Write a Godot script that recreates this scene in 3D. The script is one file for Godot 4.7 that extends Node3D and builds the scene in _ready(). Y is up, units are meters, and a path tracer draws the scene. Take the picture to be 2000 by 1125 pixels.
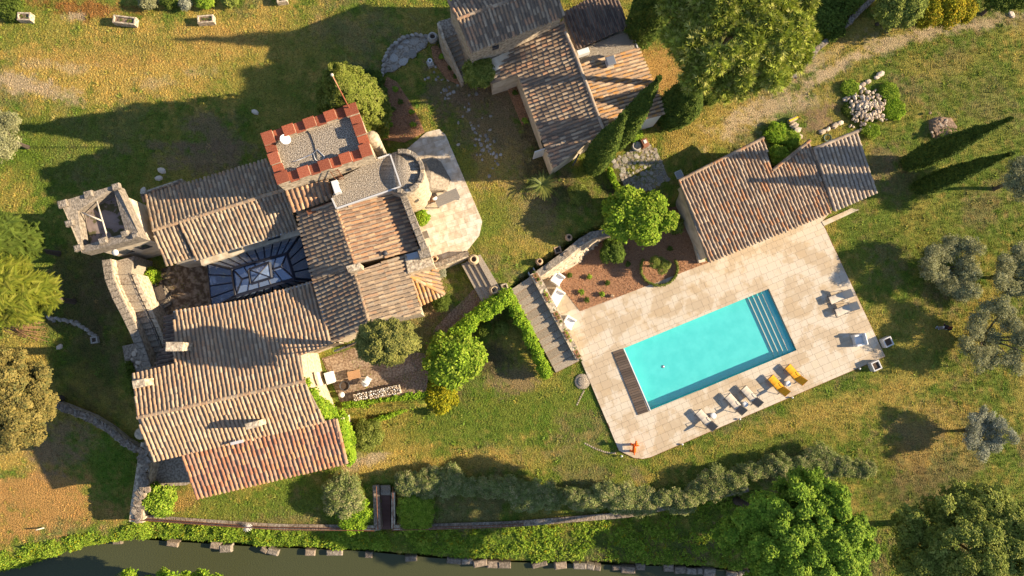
extends Node3D
# A stone manor with a pool seen from the air. y up, metres. The first lines of _ready() set camera, sky, sun and exposure.

const F := 1333.0        # focal length in photo pixels
const CH := 55.0         # camera height
const NX := 930.0        # where the plumb line falls in the photo
const NY := 690.0
var Xc: Vector3
var Yc: Vector3
var Zc: Vector3
var camb: Basis
var rng := RandomNumberGenerator.new()
var used := {}
var M := {}
var tile_jobs := {}

# ------------------------------------------------------------------ picture <-> place
func setup_frame() -> void:
	var d := Vector3((NX - 1000.0) / F, -(NY - 562.5) / F, -1.0).normalized()
	Yc = -d
	Xc = (Vector3.RIGHT - d * d.x).normalized()
	Zc = Xc.cross(Yc)
	camb = Basis(Vector3(Xc.x, Yc.x, Zc.x), Vector3(Xc.y, Yc.y, Zc.y), Vector3(Xc.z, Yc.z, Zc.z))

func ray(px: float, py: float) -> Vector3:
	return camb * Vector3((px - 1000.0) / F, -(py - 562.5) / F, -1.0)

# the point at height h that stands over the survey point (px, py)
func P(px: float, py: float, h: float) -> Vector3:
	var w := ray(px, py)
	var t := (CH - h) / -w.y
	return Vector3(w.x * t, h, w.z * t)

func PV(a: Array) -> Vector3:
	return P(a[0], a[1], a[2])

func W2P(v: Vector3) -> Vector2:
	var c := camb.transposed() * (v - Vector3(0, CH, 0))
	return Vector2(1000.0 - F * c.x / c.z, 562.5 + F * c.y / c.z)

# point on a plane (given by three [px, py, h])
func plane_of(a: Array) -> Plane:
	var p := Plane(PV(a[0]), PV(a[1]), PV(a[2]))
	if p.normal.y < 0:
		p = Plane(-p.normal, -p.d)
	return p

func PP(px: float, py: float, pl: Plane) -> Vector3:
	var w := ray(px, py)
	var o := Vector3(0, CH, 0)
	var t := (pl.d - pl.normal.dot(o)) / pl.normal.dot(w)
	return o + w * t

# ------------------------------------------------------------------ naming
func numbered(called: String) -> String:
	if not used.has(called):
		used[called] = 0
		return called
	used[called] += 1
	return "%s_%03d" % [called, used[called]]

func thing(called: String, label: String, category: String, at: Vector3, group := "", kind := "") -> Node3D:
	var o := Node3D.new()
	o.name = numbered(called)
	add_child(o)
	o.position = at
	metas(o, label, category, group, kind)
	return o

func metas(o: Node, label := "", category := "", group := "", kind := "") -> void:
	if label: o.set_meta("label", label)
	if category: o.set_meta("category", category)
	if group: o.set_meta("group", group)
	if kind: o.set_meta("kind", kind)

# one mesh as a part; the mesh is given in world coordinates moved by xf
func part(called: String, m: Mesh, material: Material, parent: Node, xf := Transform3D()) -> MeshInstance3D:
	var o := MeshInstance3D.new()
	o.mesh = m
	o.name = called if parent != self else numbered(called)
	if material: o.material_override = material
	parent.add_child(o, true)
	o.global_transform = xf
	return o

func struct(called: String, m: Mesh, material: Material, label := "", parent: Node = self) -> MeshInstance3D:
	var o := part(called, m, material, parent)
	if parent == self:
		o.set_meta("kind", "structure")
		if label: o.set_meta("label", label)
	return o

# ------------------------------------------------------------------ mesh helpers
func st_new(flat := true) -> SurfaceTool:
	var s := SurfaceTool.new()
	s.begin(Mesh.PRIMITIVE_TRIANGLES)
	s.set_smooth_group(-1 if flat else 0)
	return s

func done(s: SurfaceTool) -> ArrayMesh:
	s.generate_normals()
	return s.commit()

# triangle whose front looks along 'out'
func tri(s: SurfaceTool, a: Vector3, b: Vector3, c: Vector3, out: Vector3) -> void:
	if (c - a).cross(b - a).dot(out) < 0.0:
		s.add_vertex(a); s.add_vertex(c); s.add_vertex(b)
	else:
		s.add_vertex(a); s.add_vertex(b); s.add_vertex(c)

func quad(s: SurfaceTool, a: Vector3, b: Vector3, c: Vector3, d: Vector3, out: Vector3) -> void:
	tri(s, a, b, c, out)
	tri(s, a, c, d, out)

# closed solid between two rings (same count); triangulated on xz
func solid(s: SurfaceTool, bot: Array, top: Array, bottom_too := false) -> void:
	var n := top.size()
	var c := Vector3.ZERO
	var flat := PackedVector2Array()
	for p: Vector3 in top:
		c += p
		flat.append(Vector2(p.x, p.z))
	c /= n
	var ar := 0.0
	for i in n:
		var a2 := flat[i]
		var b2 := flat[(i + 1) % n]
		ar += a2.x * b2.y - b2.x * a2.y
	for i in n:
		var j := (i + 1) % n
		var e: Vector3 = top[j] - top[i]
		var out := Vector3(e.z, 0, -e.x) * (1.0 if ar > 0 else -1.0)
		quad(s, bot[i], bot[j], top[j], top[i], out)
	var ids := Geometry2D.triangulate_polygon(flat)
	for k in range(0, ids.size(), 3):
		tri(s, top[ids[k]], top[ids[k + 1]], top[ids[k + 2]], Vector3.UP)
		if bottom_too:
			tri(s, bot[ids[k]], bot[ids[k + 1]], bot[ids[k + 2]], Vector3.DOWN)

func ring_at(pts: Array, y: float) -> Array:
	var r := []
	for p: Vector3 in pts: r.append(Vector3(p.x, y, p.z))
	return r

func inset_ring(pts: Array, d: float) -> Array:
	var n := pts.size()
	var ar := 0.0
	for i in n:
		ar += pts[i].x * pts[(i + 1) % n].z - pts[(i + 1) % n].x * pts[i].z
	var sg := 1.0 if ar > 0 else -1.0
	var r := []
	for i in n:
		var p: Vector3 = pts[i]
		var e0: Vector3 = p - pts[(i - 1 + n) % n]
		var e1: Vector3 = pts[(i + 1) % n] - p
		var n0 := Vector3(-e0.z, 0, e0.x).normalized() * sg
		var n1 := Vector3(-e1.z, 0, e1.x).normalized() * sg
		var m := n0 + n1
		m = m / maxf(0.4, m.length_squared()) * 2.0
		r.append(p + m * d)
	return r

# box with slightly chamfered top edges
func bx(s: SurfaceTool, c: Vector3, size: Vector3, b := Basis(), ch := 0.0) -> void:
	var h := size * 0.5
	var bot := []
	var mid := []
	var top := []
	for k: Vector2 in [Vector2(-1, -1), Vector2(1, -1), Vector2(1, 1), Vector2(-1, 1)]:
		bot.append(c + b * Vector3(k.x * h.x, -h.y, k.y * h.z))
		mid.append(c + b * Vector3(k.x * h.x, h.y - ch, k.y * h.z))
		top.append(c + b * Vector3(k.x * (h.x - ch), h.y, k.y * (h.z - ch)))
	for i in 4:
		var j := (i + 1) % 4
		var out: Vector3 = (mid[i] + mid[j]) * 0.5 - c
		quad(s, bot[i], bot[j], mid[j], mid[i], out)
		if ch > 0: quad(s, mid[i], mid[j], top[j], top[i], out + b.y * h.y)
	quad(s, top[0], top[1], top[2], top[3], b.y)
	quad(s, bot[0], bot[1], bot[2], bot[3], -b.y)

func box_mesh(size: Vector3, ch := 0.0) -> ArrayMesh:
	var s := st_new()
	bx(s, Vector3.ZERO, size, Basis(), ch)
	return done(s)

func tube(s: SurfaceTool, path: Array, radii: Array, seg := 6) -> void:
	var prev := []
	for i in path.size():
		var dir: Vector3
		if i == 0: dir = path[1] - path[0]
		elif i == path.size() - 1: dir = path[i] - path[i - 1]
		else: dir = path[i + 1] - path[i - 1]
		dir = dir.normalized()
		var a := dir.cross(Vector3.UP if absf(dir.y) < 0.9 else Vector3.RIGHT).normalized()
		var b := dir.cross(a)
		var ring := []
		for k in seg:
			var t := TAU * k / seg
			ring.append(path[i] + (a * cos(t) + b * sin(t)) * float(radii[i]))
		if i > 0:
			for k in seg:
				var j := (k + 1) % seg
				quad(s, prev[k], prev[j], ring[j], ring[k], (prev[k] + ring[j]) * 0.5 - (path[i] + path[i - 1]) * 0.5)
		prev = ring
		if i == 0 or i == path.size() - 1:
			for k in seg:
				tri(s, path[i], ring[k], ring[(k + 1) % seg], -dir if i == 0 else dir)

# surface of revolution, profile [[r, y], ...] about base
func lathe(s: SurfaceTool, base: Vector3, prof: Array, seg := 16, b := Basis()) -> void:
	for i in prof.size() - 1:
		var r0: float = prof[i][0]
		var y0: float = prof[i][1]
		var r1: float = prof[i + 1][0]
		var y1: float = prof[i + 1][1]
		for k in seg:
			var t0 := TAU * k / seg
			var t1 := TAU * (k + 1) / seg
			var a := base + b * Vector3(cos(t0) * r0, y0, sin(t0) * r0)
			var bb := base + b * Vector3(cos(t1) * r0, y0, sin(t1) * r0)
			var c := base + b * Vector3(cos(t1) * r1, y1, sin(t1) * r1)
			var d := base + b * Vector3(cos(t0) * r1, y1, sin(t0) * r1)
			var mid := (t0 + t1) * 0.5
			var out := b * Vector3(cos(mid) * (y1 - y0), -(r1 - r0), sin(mid) * (y1 - y0))
			if r0 > 0.0001: tri(s, a, bb, c, out)
			if r1 > 0.0001: tri(s, a, c, d, out)

# irregular boulder: a bumpy low ball
func stone_mesh(seed_: int, sz: Vector3, seg := 7) -> ArrayMesh:
	var r := RandomNumberGenerator.new()
	r.seed = seed_
	var rows := 5
	var pts := []
	for i in rows:
		var row := []
		var v := PI * i / (rows - 1)
		for k in seg:
			var u := TAU * k / seg
			var q := 1.0 + r.randf_range(-0.22, 0.16)
			if i == 0 or i == rows - 1: q = 0.85
			row.append(Vector3(sin(v) * cos(u) * q * sz.x, cos(v) * sz.y * (0.85 if i in [0, rows - 1] else q), sin(v) * sin(u) * q * sz.z))
		pts.append(row)
	var s := st_new()
	for i in rows - 1:
		for k in seg:
			var j := (k + 1) % seg
			var a: Vector3 = pts[i][k]
			var b: Vector3 = pts[i][j]
			var c: Vector3 = pts[i + 1][j]
			var d: Vector3 = pts[i + 1][k]
			if i > 0: tri(s, a, b, c, a + c)
			if i < rows - 2: tri(s, a, c, d, a + c)
	return done(s)

# ------------------------------------------------------------------ materials (base colours are linear)
func L(r: float, g: float, b: float) -> Color:
	return Color(r, g, b).linear_to_srgb()

func mat(c: Color, rough := 0.85, metal := 0.0) -> StandardMaterial3D:
	var m := StandardMaterial3D.new()
	m.albedo_color = c.linear_to_srgb()
	m.roughness = rough
	m.metallic = metal
	m.metallic_specular = 0.35
	return m

func ramp_tex(seed_: int, freq: float, stops: Array, size := 512, octaves := 5, cell := false) -> NoiseTexture2D:
	var n := FastNoiseLite.new()
	n.seed = seed_
	n.frequency = freq
	n.noise_type = FastNoiseLite.TYPE_CELLULAR if cell else FastNoiseLite.TYPE_SIMPLEX
	n.fractal_octaves = octaves
	n.fractal_gain = 0.6
	var g := Gradient.new()
	var off := PackedFloat32Array()
	var col := PackedColorArray()
	for st in stops:
		off.append(st[0])
		col.append(Color(st[1], st[2], st[3]).linear_to_srgb())
	g.offsets = off
	g.colors = col
	var t := NoiseTexture2D.new()
	t.width = size
	t.height = size
	t.seamless = true
	t.noise = n
	t.color_ramp = g
	return t

func bump_tex(seed_: int, freq: float, size := 512, cell := false) -> NoiseTexture2D:
	var n := FastNoiseLite.new()
	n.seed = seed_
	n.frequency = freq
	n.noise_type = FastNoiseLite.TYPE_CELLULAR if cell else FastNoiseLite.TYPE_SIMPLEX
	n.fractal_octaves = 4
	var t := NoiseTexture2D.new()
	t.width = size
	t.height = size
	t.seamless = true
	t.noise = n
	return t

# triplanar material from a ramp texture that repeats every 'metres'
func tmat(tex: Texture2D, metres: float, rough := 0.9, bump: Texture2D = null, cm := 0.0) -> StandardMaterial3D:
	var m := StandardMaterial3D.new()
	m.albedo_texture = tex
	m.roughness = rough
	m.metallic_specular = 0.3
	m.uv1_triplanar = true
	m.uv1_world_triplanar = true
	m.uv1_scale = Vector3.ONE / metres
	if bump:
		m.heightmap_enabled = true
		m.heightmap_texture = bump
		m.heightmap_scale = cm
	return m

func tinted(m: StandardMaterial3D, c: Color) -> StandardMaterial3D:
	var k: StandardMaterial3D = m.duplicate()
	k.albedo_color = c.linear_to_srgb()
	return k

func make_materials() -> void:
	var bmp := bump_tex(3, 0.02)
	var bmp2 := bump_tex(4, 0.05)
	var stone := ramp_tex(11, 0.012, [[0.2, .22, .175, .125], [0.42, .38, .315, .225], [0.58, .48, .40, .29], [0.8, .58, .50, .37]])
	M.stone = tmat(stone, 3.1, 0.95, bump_tex(5, 0.03, 512, true), 3.0)
	M.stone_pale = tinted(tmat(stone, 2.3, 0.95, bmp, 2.0), Color(1.15, 1.12, 1.05).clamp())
	M.render = tmat(ramp_tex(12, 0.008, [[0.25, .44, .37, .27], [0.5, .56, .48, .35], [0.75, .62, .55, .43]]), 5.0, 0.95, bmp, 0.8)
	M.parapet = tmat(ramp_tex(13, 0.02, [[0.2, .14, .12, .095], [0.42, .215, .185, .145], [0.58, .27, .23, .18], [0.8, .34, .30, .245]]), 3.2, 0.95, bmp2, 3.0)
	M.gravel = tmat(ramp_tex(14, 0.09, [[0.2, .06, .05, .04], [0.42, .22, .185, .145], [0.55, .34, .28, .205], [0.68, .40, .345, .265], [0.8, .58, .54, .47]], 512, 3), 4.6, 0.95, bump_tex(6, 0.12), 4.0)
	M.mortar = tmat(ramp_tex(15, 0.03, [[0.3, .18, .14, .105], [0.6, .30, .235, .18]]), 2.0, 0.95)
	M.cap = tmat(ramp_tex(16, 0.03, [[0.25, .20, .055, .03], [0.5, .33, .095, .05], [0.75, .40, .15, .085]]), 1.4, 0.8, bmp2, 0.5)
	M.mulch = tmat(ramp_tex(17, 0.09, [[0.25, .16, .075, .04], [0.45, .34, .175, .09], [0.6, .42, .23, .125], [0.8, .54, .35, .22]], 512, 3), 2.4, 0.95, bump_tex(7, 0.12), 5.0)
	M.dirt = tmat(ramp_tex(18, 0.03, [[0.25, .13, .085, .055], [0.5, .22, .15, .10], [0.75, .32, .235, .165]]), 3.0, 0.95, bmp2, 2.0)
	M.paving = tmat(ramp_tex(19, 0.02, [[0.25, .17, .135, .10], [0.5, .27, .225, .17], [0.75, .36, .31, .25]]), 2.6, 0.9, bmp2, 1.0)
	M.trav = []
	var trav := ramp_tex(20, 0.006, [[0.36, .425, .345, .24], [0.46, .455, .375, .265], [0.51, .49, .42, .32], [0.62, .52, .46, .365]], 512, 5)
	for c in [Color(1, 1, 1), Color(.96, .95, .93), Color(.98, .99, 1), Color(.98, .95, .90)]:
		M.trav.append(tinted(tmat(trav, 11.0, 0.75, bmp, 0.4), c))
	var terr := ramp_tex(21, 0.01, [[0.3, .52, .45, .35], [0.5, .61, .54, .43], [0.7, .66, .60, .50]])
	M.terr = []
	for c in [Color(1, 1, 1), Color(.86, .82, .77), Color(.95, .94, .93), Color(.94, .90, .84), Color(.82, .77, .71)]:
		M.terr.append(tinted(tmat(terr, 4.0, 0.75, bmp, 0.4), c))
	M.grout = mat(Color(.43, .355, .26), 0.95)
	M.wood_dark = tmat(ramp_tex(22, 0.03, [[0.3, .075, .055, .043], [0.6, .135, .105, .085]]), 0.8, 0.8)
	M.wood = mat(Color(.42, .24, .12), 0.7)
	M.white = mat(Color(.66, .66, .64), 0.4)
	M.whitewall = mat(Color(.70, .67, .60), 0.8)
	M.steel = mat(Color(.30, .31, .32), 0.4, 0.7)
	M.dark = mat(Color(.05, .05, .055), 0.5)
	M.navy = mat(Color(.012, .015, .026), 0.45)
	M.grey = mat(Color(.22, .205, .19), 0.7)
	M.greycloth = mat(Color(.17, .145, .12), 0.9)
	M.cream = mat(Color(.52, .46, .37), 0.9)
	M.amber = mat(Color(.72, .33, .02), 0.9)
	M.orange = mat(Color(.85, .13, .01), 0.3)
	M.rust = mat(Color(.17, .07, .035), 0.9)
	M.terracotta = tmat(ramp_tex(23, 0.03, [[0.3, .32, .19, .11], [0.6, .47, .33, .20], [0.8, .55, .44, .31]]), 0.7, 0.85)
	M.bark = tmat(ramp_tex(24, 0.05, [[0.3, .055, .042, .032], [0.7, .17, .135, .105]]), 0.8, 0.95, bmp2, 2.0)
	M.soil = mat(Color(.075, .052, .036), 0.95)
	M.glass = mat(Color(.75, .85, 1.0, .08), 0.03)
	M.glass.transparency = BaseMaterial3D.TRANSPARENCY_ALPHA
	M.glass.albedo_color = Color(.7, .8, .95, .015)
	M.glass.metallic = .26
	M.glass.metallic_specular = 0.9
	M.stepstone = tmat(ramp_tex(25, 0.03, [[0.3, .27, .245, .21], [0.7, .46, .43, .38]]), 1.2, 0.9)
	M.step = tmat(ramp_tex(26, 0.02, [[0.3, .24, .20, .15], [0.7, .36, .31, .24]]), 1.5, 0.9, bmp2, 0.8)
	M.rubble = []
	for c in [Color(.52, .42, .30), Color(.42, .34, .25), Color(.58, .49, .38), Color(.34, .28, .215)]:
		M.rubble.append(mat(c, 0.95))

# leaf material: colours come from the copies
func leafmat(back: Color, rough := 0.6) -> StandardMaterial3D:
	var m := StandardMaterial3D.new()
	m.vertex_color_use_as_albedo = true
	m.albedo_color = Color.WHITE
	m.roughness = rough
	m.metallic_specular = 0.16
	m.backlight_enabled = true
	m.backlight = back
	return m

# ------------------------------------------------------------------ land
const GX0 := -52.0
const GZ0 := -42.0
const GSTEP := 0.2
const GNX := 586
const GNZ := 361
var hgt := PackedFloat32Array()
var gcol := PackedColorArray()
var gden := PackedFloat32Array()
var fn := FastNoiseLite.new()
var fn2 := FastNoiseLite.new()
const LOWER := [[1332, 388], [1198, 444], [1120, 472], [1042, 530], [1003, 562], [985, 590], [885, 665], [838, 710], [838, 792], [650, 806], [600, 800], [310, 830], [285, 900], [270, 1100], [270, 1500], [3200, 1500], [3200, 335], [1720, 335], [1480, 330]]
const MIDDLE := [[850, 522], [912, 508], [968, 575], [885, 652], [838, 700], [840, 782], [655, 795], [600, 700], [720, 640], [815, 600]]
const WALLY := [[-600, 1150], [0, 1062], [150, 1030], [262, 1012], [400, 1022], [530, 1031], [740, 1034], [1000, 1026], [1240, 1006], [1350, 981], [1470, 955], [1640, 935], [2000, 930], [2600, 930]]
const EDGEY := [[-600, 1200], [0, 1122], [60, 1100], [160, 1070], [250, 1062], [500, 1079], [700, 1087], [850, 1101], [1000, 1109], [1300, 1117], [1500, 1128], [1700, 1160], [2600, 1300]]
const POOL := [[1216.8, 681], [1501.6, 563.8], [1556, 684], [1269.6, 801.6]]
const DECK := [[1043, 545], [1080, 541], [1133, 608], [1383, 513], [1400, 470], [1640, 395], [1605, 433], [1729, 696], [1270, 893], [1255, 896], [1238, 894], [1209, 880], [1135, 705]]
const TERRACE := [[790, 295], [833, 258], [858, 252], [870, 263], [917, 373], [942, 432], [936, 460], [908, 495], [850, 514], [826, 490], [790, 400]]
const BED := [[1080, 541], [1190, 458], [1262, 430], [1332, 388], [1368, 500], [1383, 513], [1133, 608]]

func lerp_line(a: Array, x: float) -> float:
	for i in a.size() - 1:
		if x <= a[i + 1][0]:
			return lerpf(a[i][1], a[i + 1][1], clampf((x - a[i][0]) / (a[i + 1][0] - a[i][0]), 0, 1))
	return a[-1][1]

func poly2(a: Array) -> PackedVector2Array:
	var r := PackedVector2Array()
	for p in a: r.append(Vector2(p[0], p[1]))
	return r

func sdist(q: Vector2, pl: PackedVector2Array) -> float:
	var best := 1e9
	var n := pl.size()
	for i in n:
		var c := Geometry2D.get_closest_point_to_segment(q, pl[i], pl[(i + 1) % n])
		best = minf(best, c.distance_squared_to(q))
	best = sqrt(best)
	return best if Geometry2D.is_point_in_polygon(q, pl) else -best

func land_raw(q: Vector2, lo: PackedVector2Array, mi: PackedVector2Array, po: PackedVector2Array) -> float:
	var out := 2.0
	if q.x < 320: out = lerpf(lerpf(1.9, -0.7, smoothstep(690, 1010, q.y)), 2.0, smoothstep(250, 320, q.x) * (1.0 - smoothstep(690, 760, q.y)))
	if q.x > 1300: out = lerpf(2.0, 1.6, smoothstep(1300, 1500, q.x))
	var w := lerpf(0.3, 5.0, smoothstep(1500, 1640, q.x))
	if q.x < 300 and q.y > 850: w = 0.3
	var sd := sdist(q, lo) / 24.2
	var h := lerpf(out, 0.0, smoothstep(-w, w, sd))
	if q.x > 560 and q.x < 1000 and q.y > 480 and q.y < 830:
		h = lerpf(h, 1.0, smoothstep(-0.2, 0.2, sdist(q, mi) / 24.2))
	if q.y > 880:
		var wy := lerp_line(WALLY, q.x)
		var ey := lerp_line(EDGEY, q.x)
		var ww := 0.15
		if q.x < 262: ww = 2.2
		if q.x > 1480: ww = lerpf(0.15, 3.0, smoothstep(1480, 1650, q.x))
		var bank := lerpf(-1.5, -2.1, clampf((q.y - wy) / maxf(20.0, ey - wy), 0, 1))
		h = lerpf(h, bank, smoothstep(0.0, 2.0 * ww, (q.y - wy) / 24.2))
		if q.x > 738 and q.x < 770 and q.y > 946 and q.y < 1050: h = minf(h, lerpf(-.35, -1.9, clampf((q.y - 948) / 86.0, 0, 1)))
		h = lerpf(h, -3.4, smoothstep(0.0, 0.4, (q.y - ey) / 24.2))
		h = lerpf(h, -1.4, smoothstep(5.5, 7.0, (q.y - ey) / 24.2))
	if q.x > 1180 and q.x < 1600 and q.y > 540 and q.y < 830:
		h = lerpf(h, -2.6, smoothstep(-0.35, -0.15, sdist(q, po) / 24.2))
	return h

func gh(x: float, z: float) -> float:
	var u := clampf((x - GX0) / GSTEP, 0, GNX - 1.001)
	var v := clampf((z - GZ0) / GSTEP, 0, GNZ - 1.001)
	var i := int(u)
	var j := int(v)
	u -= i
	v -= j
	var k := j * GNX + i
	return lerpf(lerpf(hgt[k], hgt[k + 1], u), lerpf(hgt[k + GNX], hgt[k + GNX + 1], u), v)

func gc(x: float, z: float) -> int:
	return clampi(int(round((z - GZ0) / GSTEP)), 0, GNZ - 1) * GNX + clampi(int(round((x - GX0) / GSTEP)), 0, GNX - 1)

func G(px: float, py: float) -> Vector3:
	var h := 0.5
	for i in 7:
		var p := P(px, py, h)
		h = lerpf(h, gh(p.x, p.z), 0.8)
	var q := P(px, py, h)
	return Vector3(q.x, gh(q.x, q.z), q.z)

# kinds of ground: linear base colours
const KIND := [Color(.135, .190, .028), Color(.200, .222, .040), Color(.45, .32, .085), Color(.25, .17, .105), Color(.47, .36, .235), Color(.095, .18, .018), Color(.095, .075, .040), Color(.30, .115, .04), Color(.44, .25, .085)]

# [px, py, rx, ry, turn, kind, strength]: where the photograph shows dry grass, bare soil, lush grass ...
const PATCH := [
	[250, 130, 400, 100, 0, 2, 1.0], [520, 70, 220, 90, 0, 2, .9], [60, 60, 120, 50, 0, 1, .6], [170, 18, 110, 24, 6, 7, .75], [150, 32, 24, 10, 0, 4, .8], [30, 158, 80, 22, 12, 4, .85], [95, 180, 80, 18, 14, 4, .75], [200, 110, 160, 30, 0, 8, .4], [420, 80, 140, 40, 0, 8, .35],
	[140, 132, 50, 12, 0, 4, .5], [300, 160, 40, 16, 0, 4, .45], [395, 138, 34, 14, 0, 4, .45], [80, 125, 40, 10, 0, 4, .4], [470, 120, 120, 30, 0, 2, .7], [280, 95, 160, 30, 0, 1, .4], [90, 305, 160, 60, 0, 0, .7], [60, 260, 90, 60, 0, 5, .5], [200, 245, 260, 40, 0, 1, .5],
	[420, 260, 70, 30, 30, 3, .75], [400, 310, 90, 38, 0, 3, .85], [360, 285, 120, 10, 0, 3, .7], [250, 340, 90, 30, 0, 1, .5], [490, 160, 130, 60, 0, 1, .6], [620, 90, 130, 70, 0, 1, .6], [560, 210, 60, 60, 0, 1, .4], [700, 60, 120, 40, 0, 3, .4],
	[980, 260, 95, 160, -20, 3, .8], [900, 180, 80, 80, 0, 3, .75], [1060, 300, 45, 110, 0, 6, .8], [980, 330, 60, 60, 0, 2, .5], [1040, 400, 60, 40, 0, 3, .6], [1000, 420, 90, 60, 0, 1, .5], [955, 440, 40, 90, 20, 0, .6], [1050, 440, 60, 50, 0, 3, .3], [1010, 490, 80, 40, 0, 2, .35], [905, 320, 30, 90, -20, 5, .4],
	[1420, 240, 160, 50, -22, 2, .7], [1480, 225, 140, 30, -24, 4, .8], [1620, 140, 135, 17, -34, 4, .95], [1585, 128, 135, 13, -34, 4, .75], [1760, 80, 130, 17, -22, 4, .85], [1900, 50, 140, 15, -12, 4, .75], [1960, 35, 60, 30, 0, 3, .3], [1600, 228, 52, 36, -25, 3, .9], [1575, 205, 60, 14, -28, 4, .6],
	[1300, 140, 55, 90, 10, 8, .85], [1240, 90, 50, 60, 0, 8, .5], [1300, 215, 60, 30, 0, 2, .5], [1340, 260, 80, 40, -20, 2, .5], [1520, 250, 60, 30, -25, 5, .7], [1690, 210, 65, 60, 0, 5, .8],
	[1650, 90, 70, 30, -35, 2, .55], [1900, 160, 140, 90, 0, 1, .5], [1800, 130, 60, 30, 0, 2, .35], [1890, 120, 70, 22, -20, 2, .3], [1780, 215, 40, 30, 0, 2, .3], [1840, 245, 36, 26, 0, 3, .7], [1720, 320, 36, 60, 0, 3, .6], [1800, 440, 140, 80, 0, 1, .45], [1900, 330, 110, 60, 0, 0, .4], [1960, 260, 80, 50, 0, 1, .6],
	[1860, 560, 60, 40, 0, 3, .35], [1830, 640, 120, 60, 0, 2, .4], [1770, 690, 90, 40, 0, 1, .4], [1940, 640, 80, 60, 0, 2, .35], [1620, 800, 300, 22, -15, 2, .6], [1560, 830, 250, 14, -14, 2, .4], [1820, 830, 120, 70, 0, 2, .65], [1790, 840, 70, 40, 0, 3, .5], [1780, 900, 60, 40, 0, 8, .35], [1500, 880, 170, 30, -8, 1, .5], [1600, 770, 180, 18, -18, 5, .3],
	[1010, 790, 170, 60, 10, 5, .65], [900, 830, 150, 50, 0, 0, .7], [860, 905, 200, 26, -4, 2, .75], [1000, 900, 130, 30, 0, 2, .35], [720, 915, 90, 22, -18, 2, .8], [735, 892, 36, 14, -15, 4, .85], [690, 905, 30, 18, -25, 4, .6], [1000, 735, 50, 46, 30, 3, .75], [960, 700, 50, 40, 0, 6, .8], [1130, 900, 60, 30, 0, 1, .5], [1240, 930, 24, 18, 0, 3, .6], [880, 760, 50, 20, 0, 3, .5], [1090, 770, 50, 60, 0, 1, .5],
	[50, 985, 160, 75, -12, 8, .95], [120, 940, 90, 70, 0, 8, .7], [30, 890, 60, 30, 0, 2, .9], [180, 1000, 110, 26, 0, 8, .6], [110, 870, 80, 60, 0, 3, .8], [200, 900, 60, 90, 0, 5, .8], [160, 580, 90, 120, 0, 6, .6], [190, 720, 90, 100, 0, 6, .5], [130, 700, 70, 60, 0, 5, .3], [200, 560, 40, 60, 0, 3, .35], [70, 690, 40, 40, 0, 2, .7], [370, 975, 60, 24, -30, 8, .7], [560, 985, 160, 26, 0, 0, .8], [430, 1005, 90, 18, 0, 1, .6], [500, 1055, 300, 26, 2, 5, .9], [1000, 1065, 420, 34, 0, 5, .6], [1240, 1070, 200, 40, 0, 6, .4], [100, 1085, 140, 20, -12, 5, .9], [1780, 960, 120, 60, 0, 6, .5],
	[1200, 360, 40, 30, 0, 6, .7], [1100, 380, 40, 40, 0, 6, .5], [940, 600, 60, 40, -40, 3, .9], [860, 600, 40, 60, 0, 3, .8],
]

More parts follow.
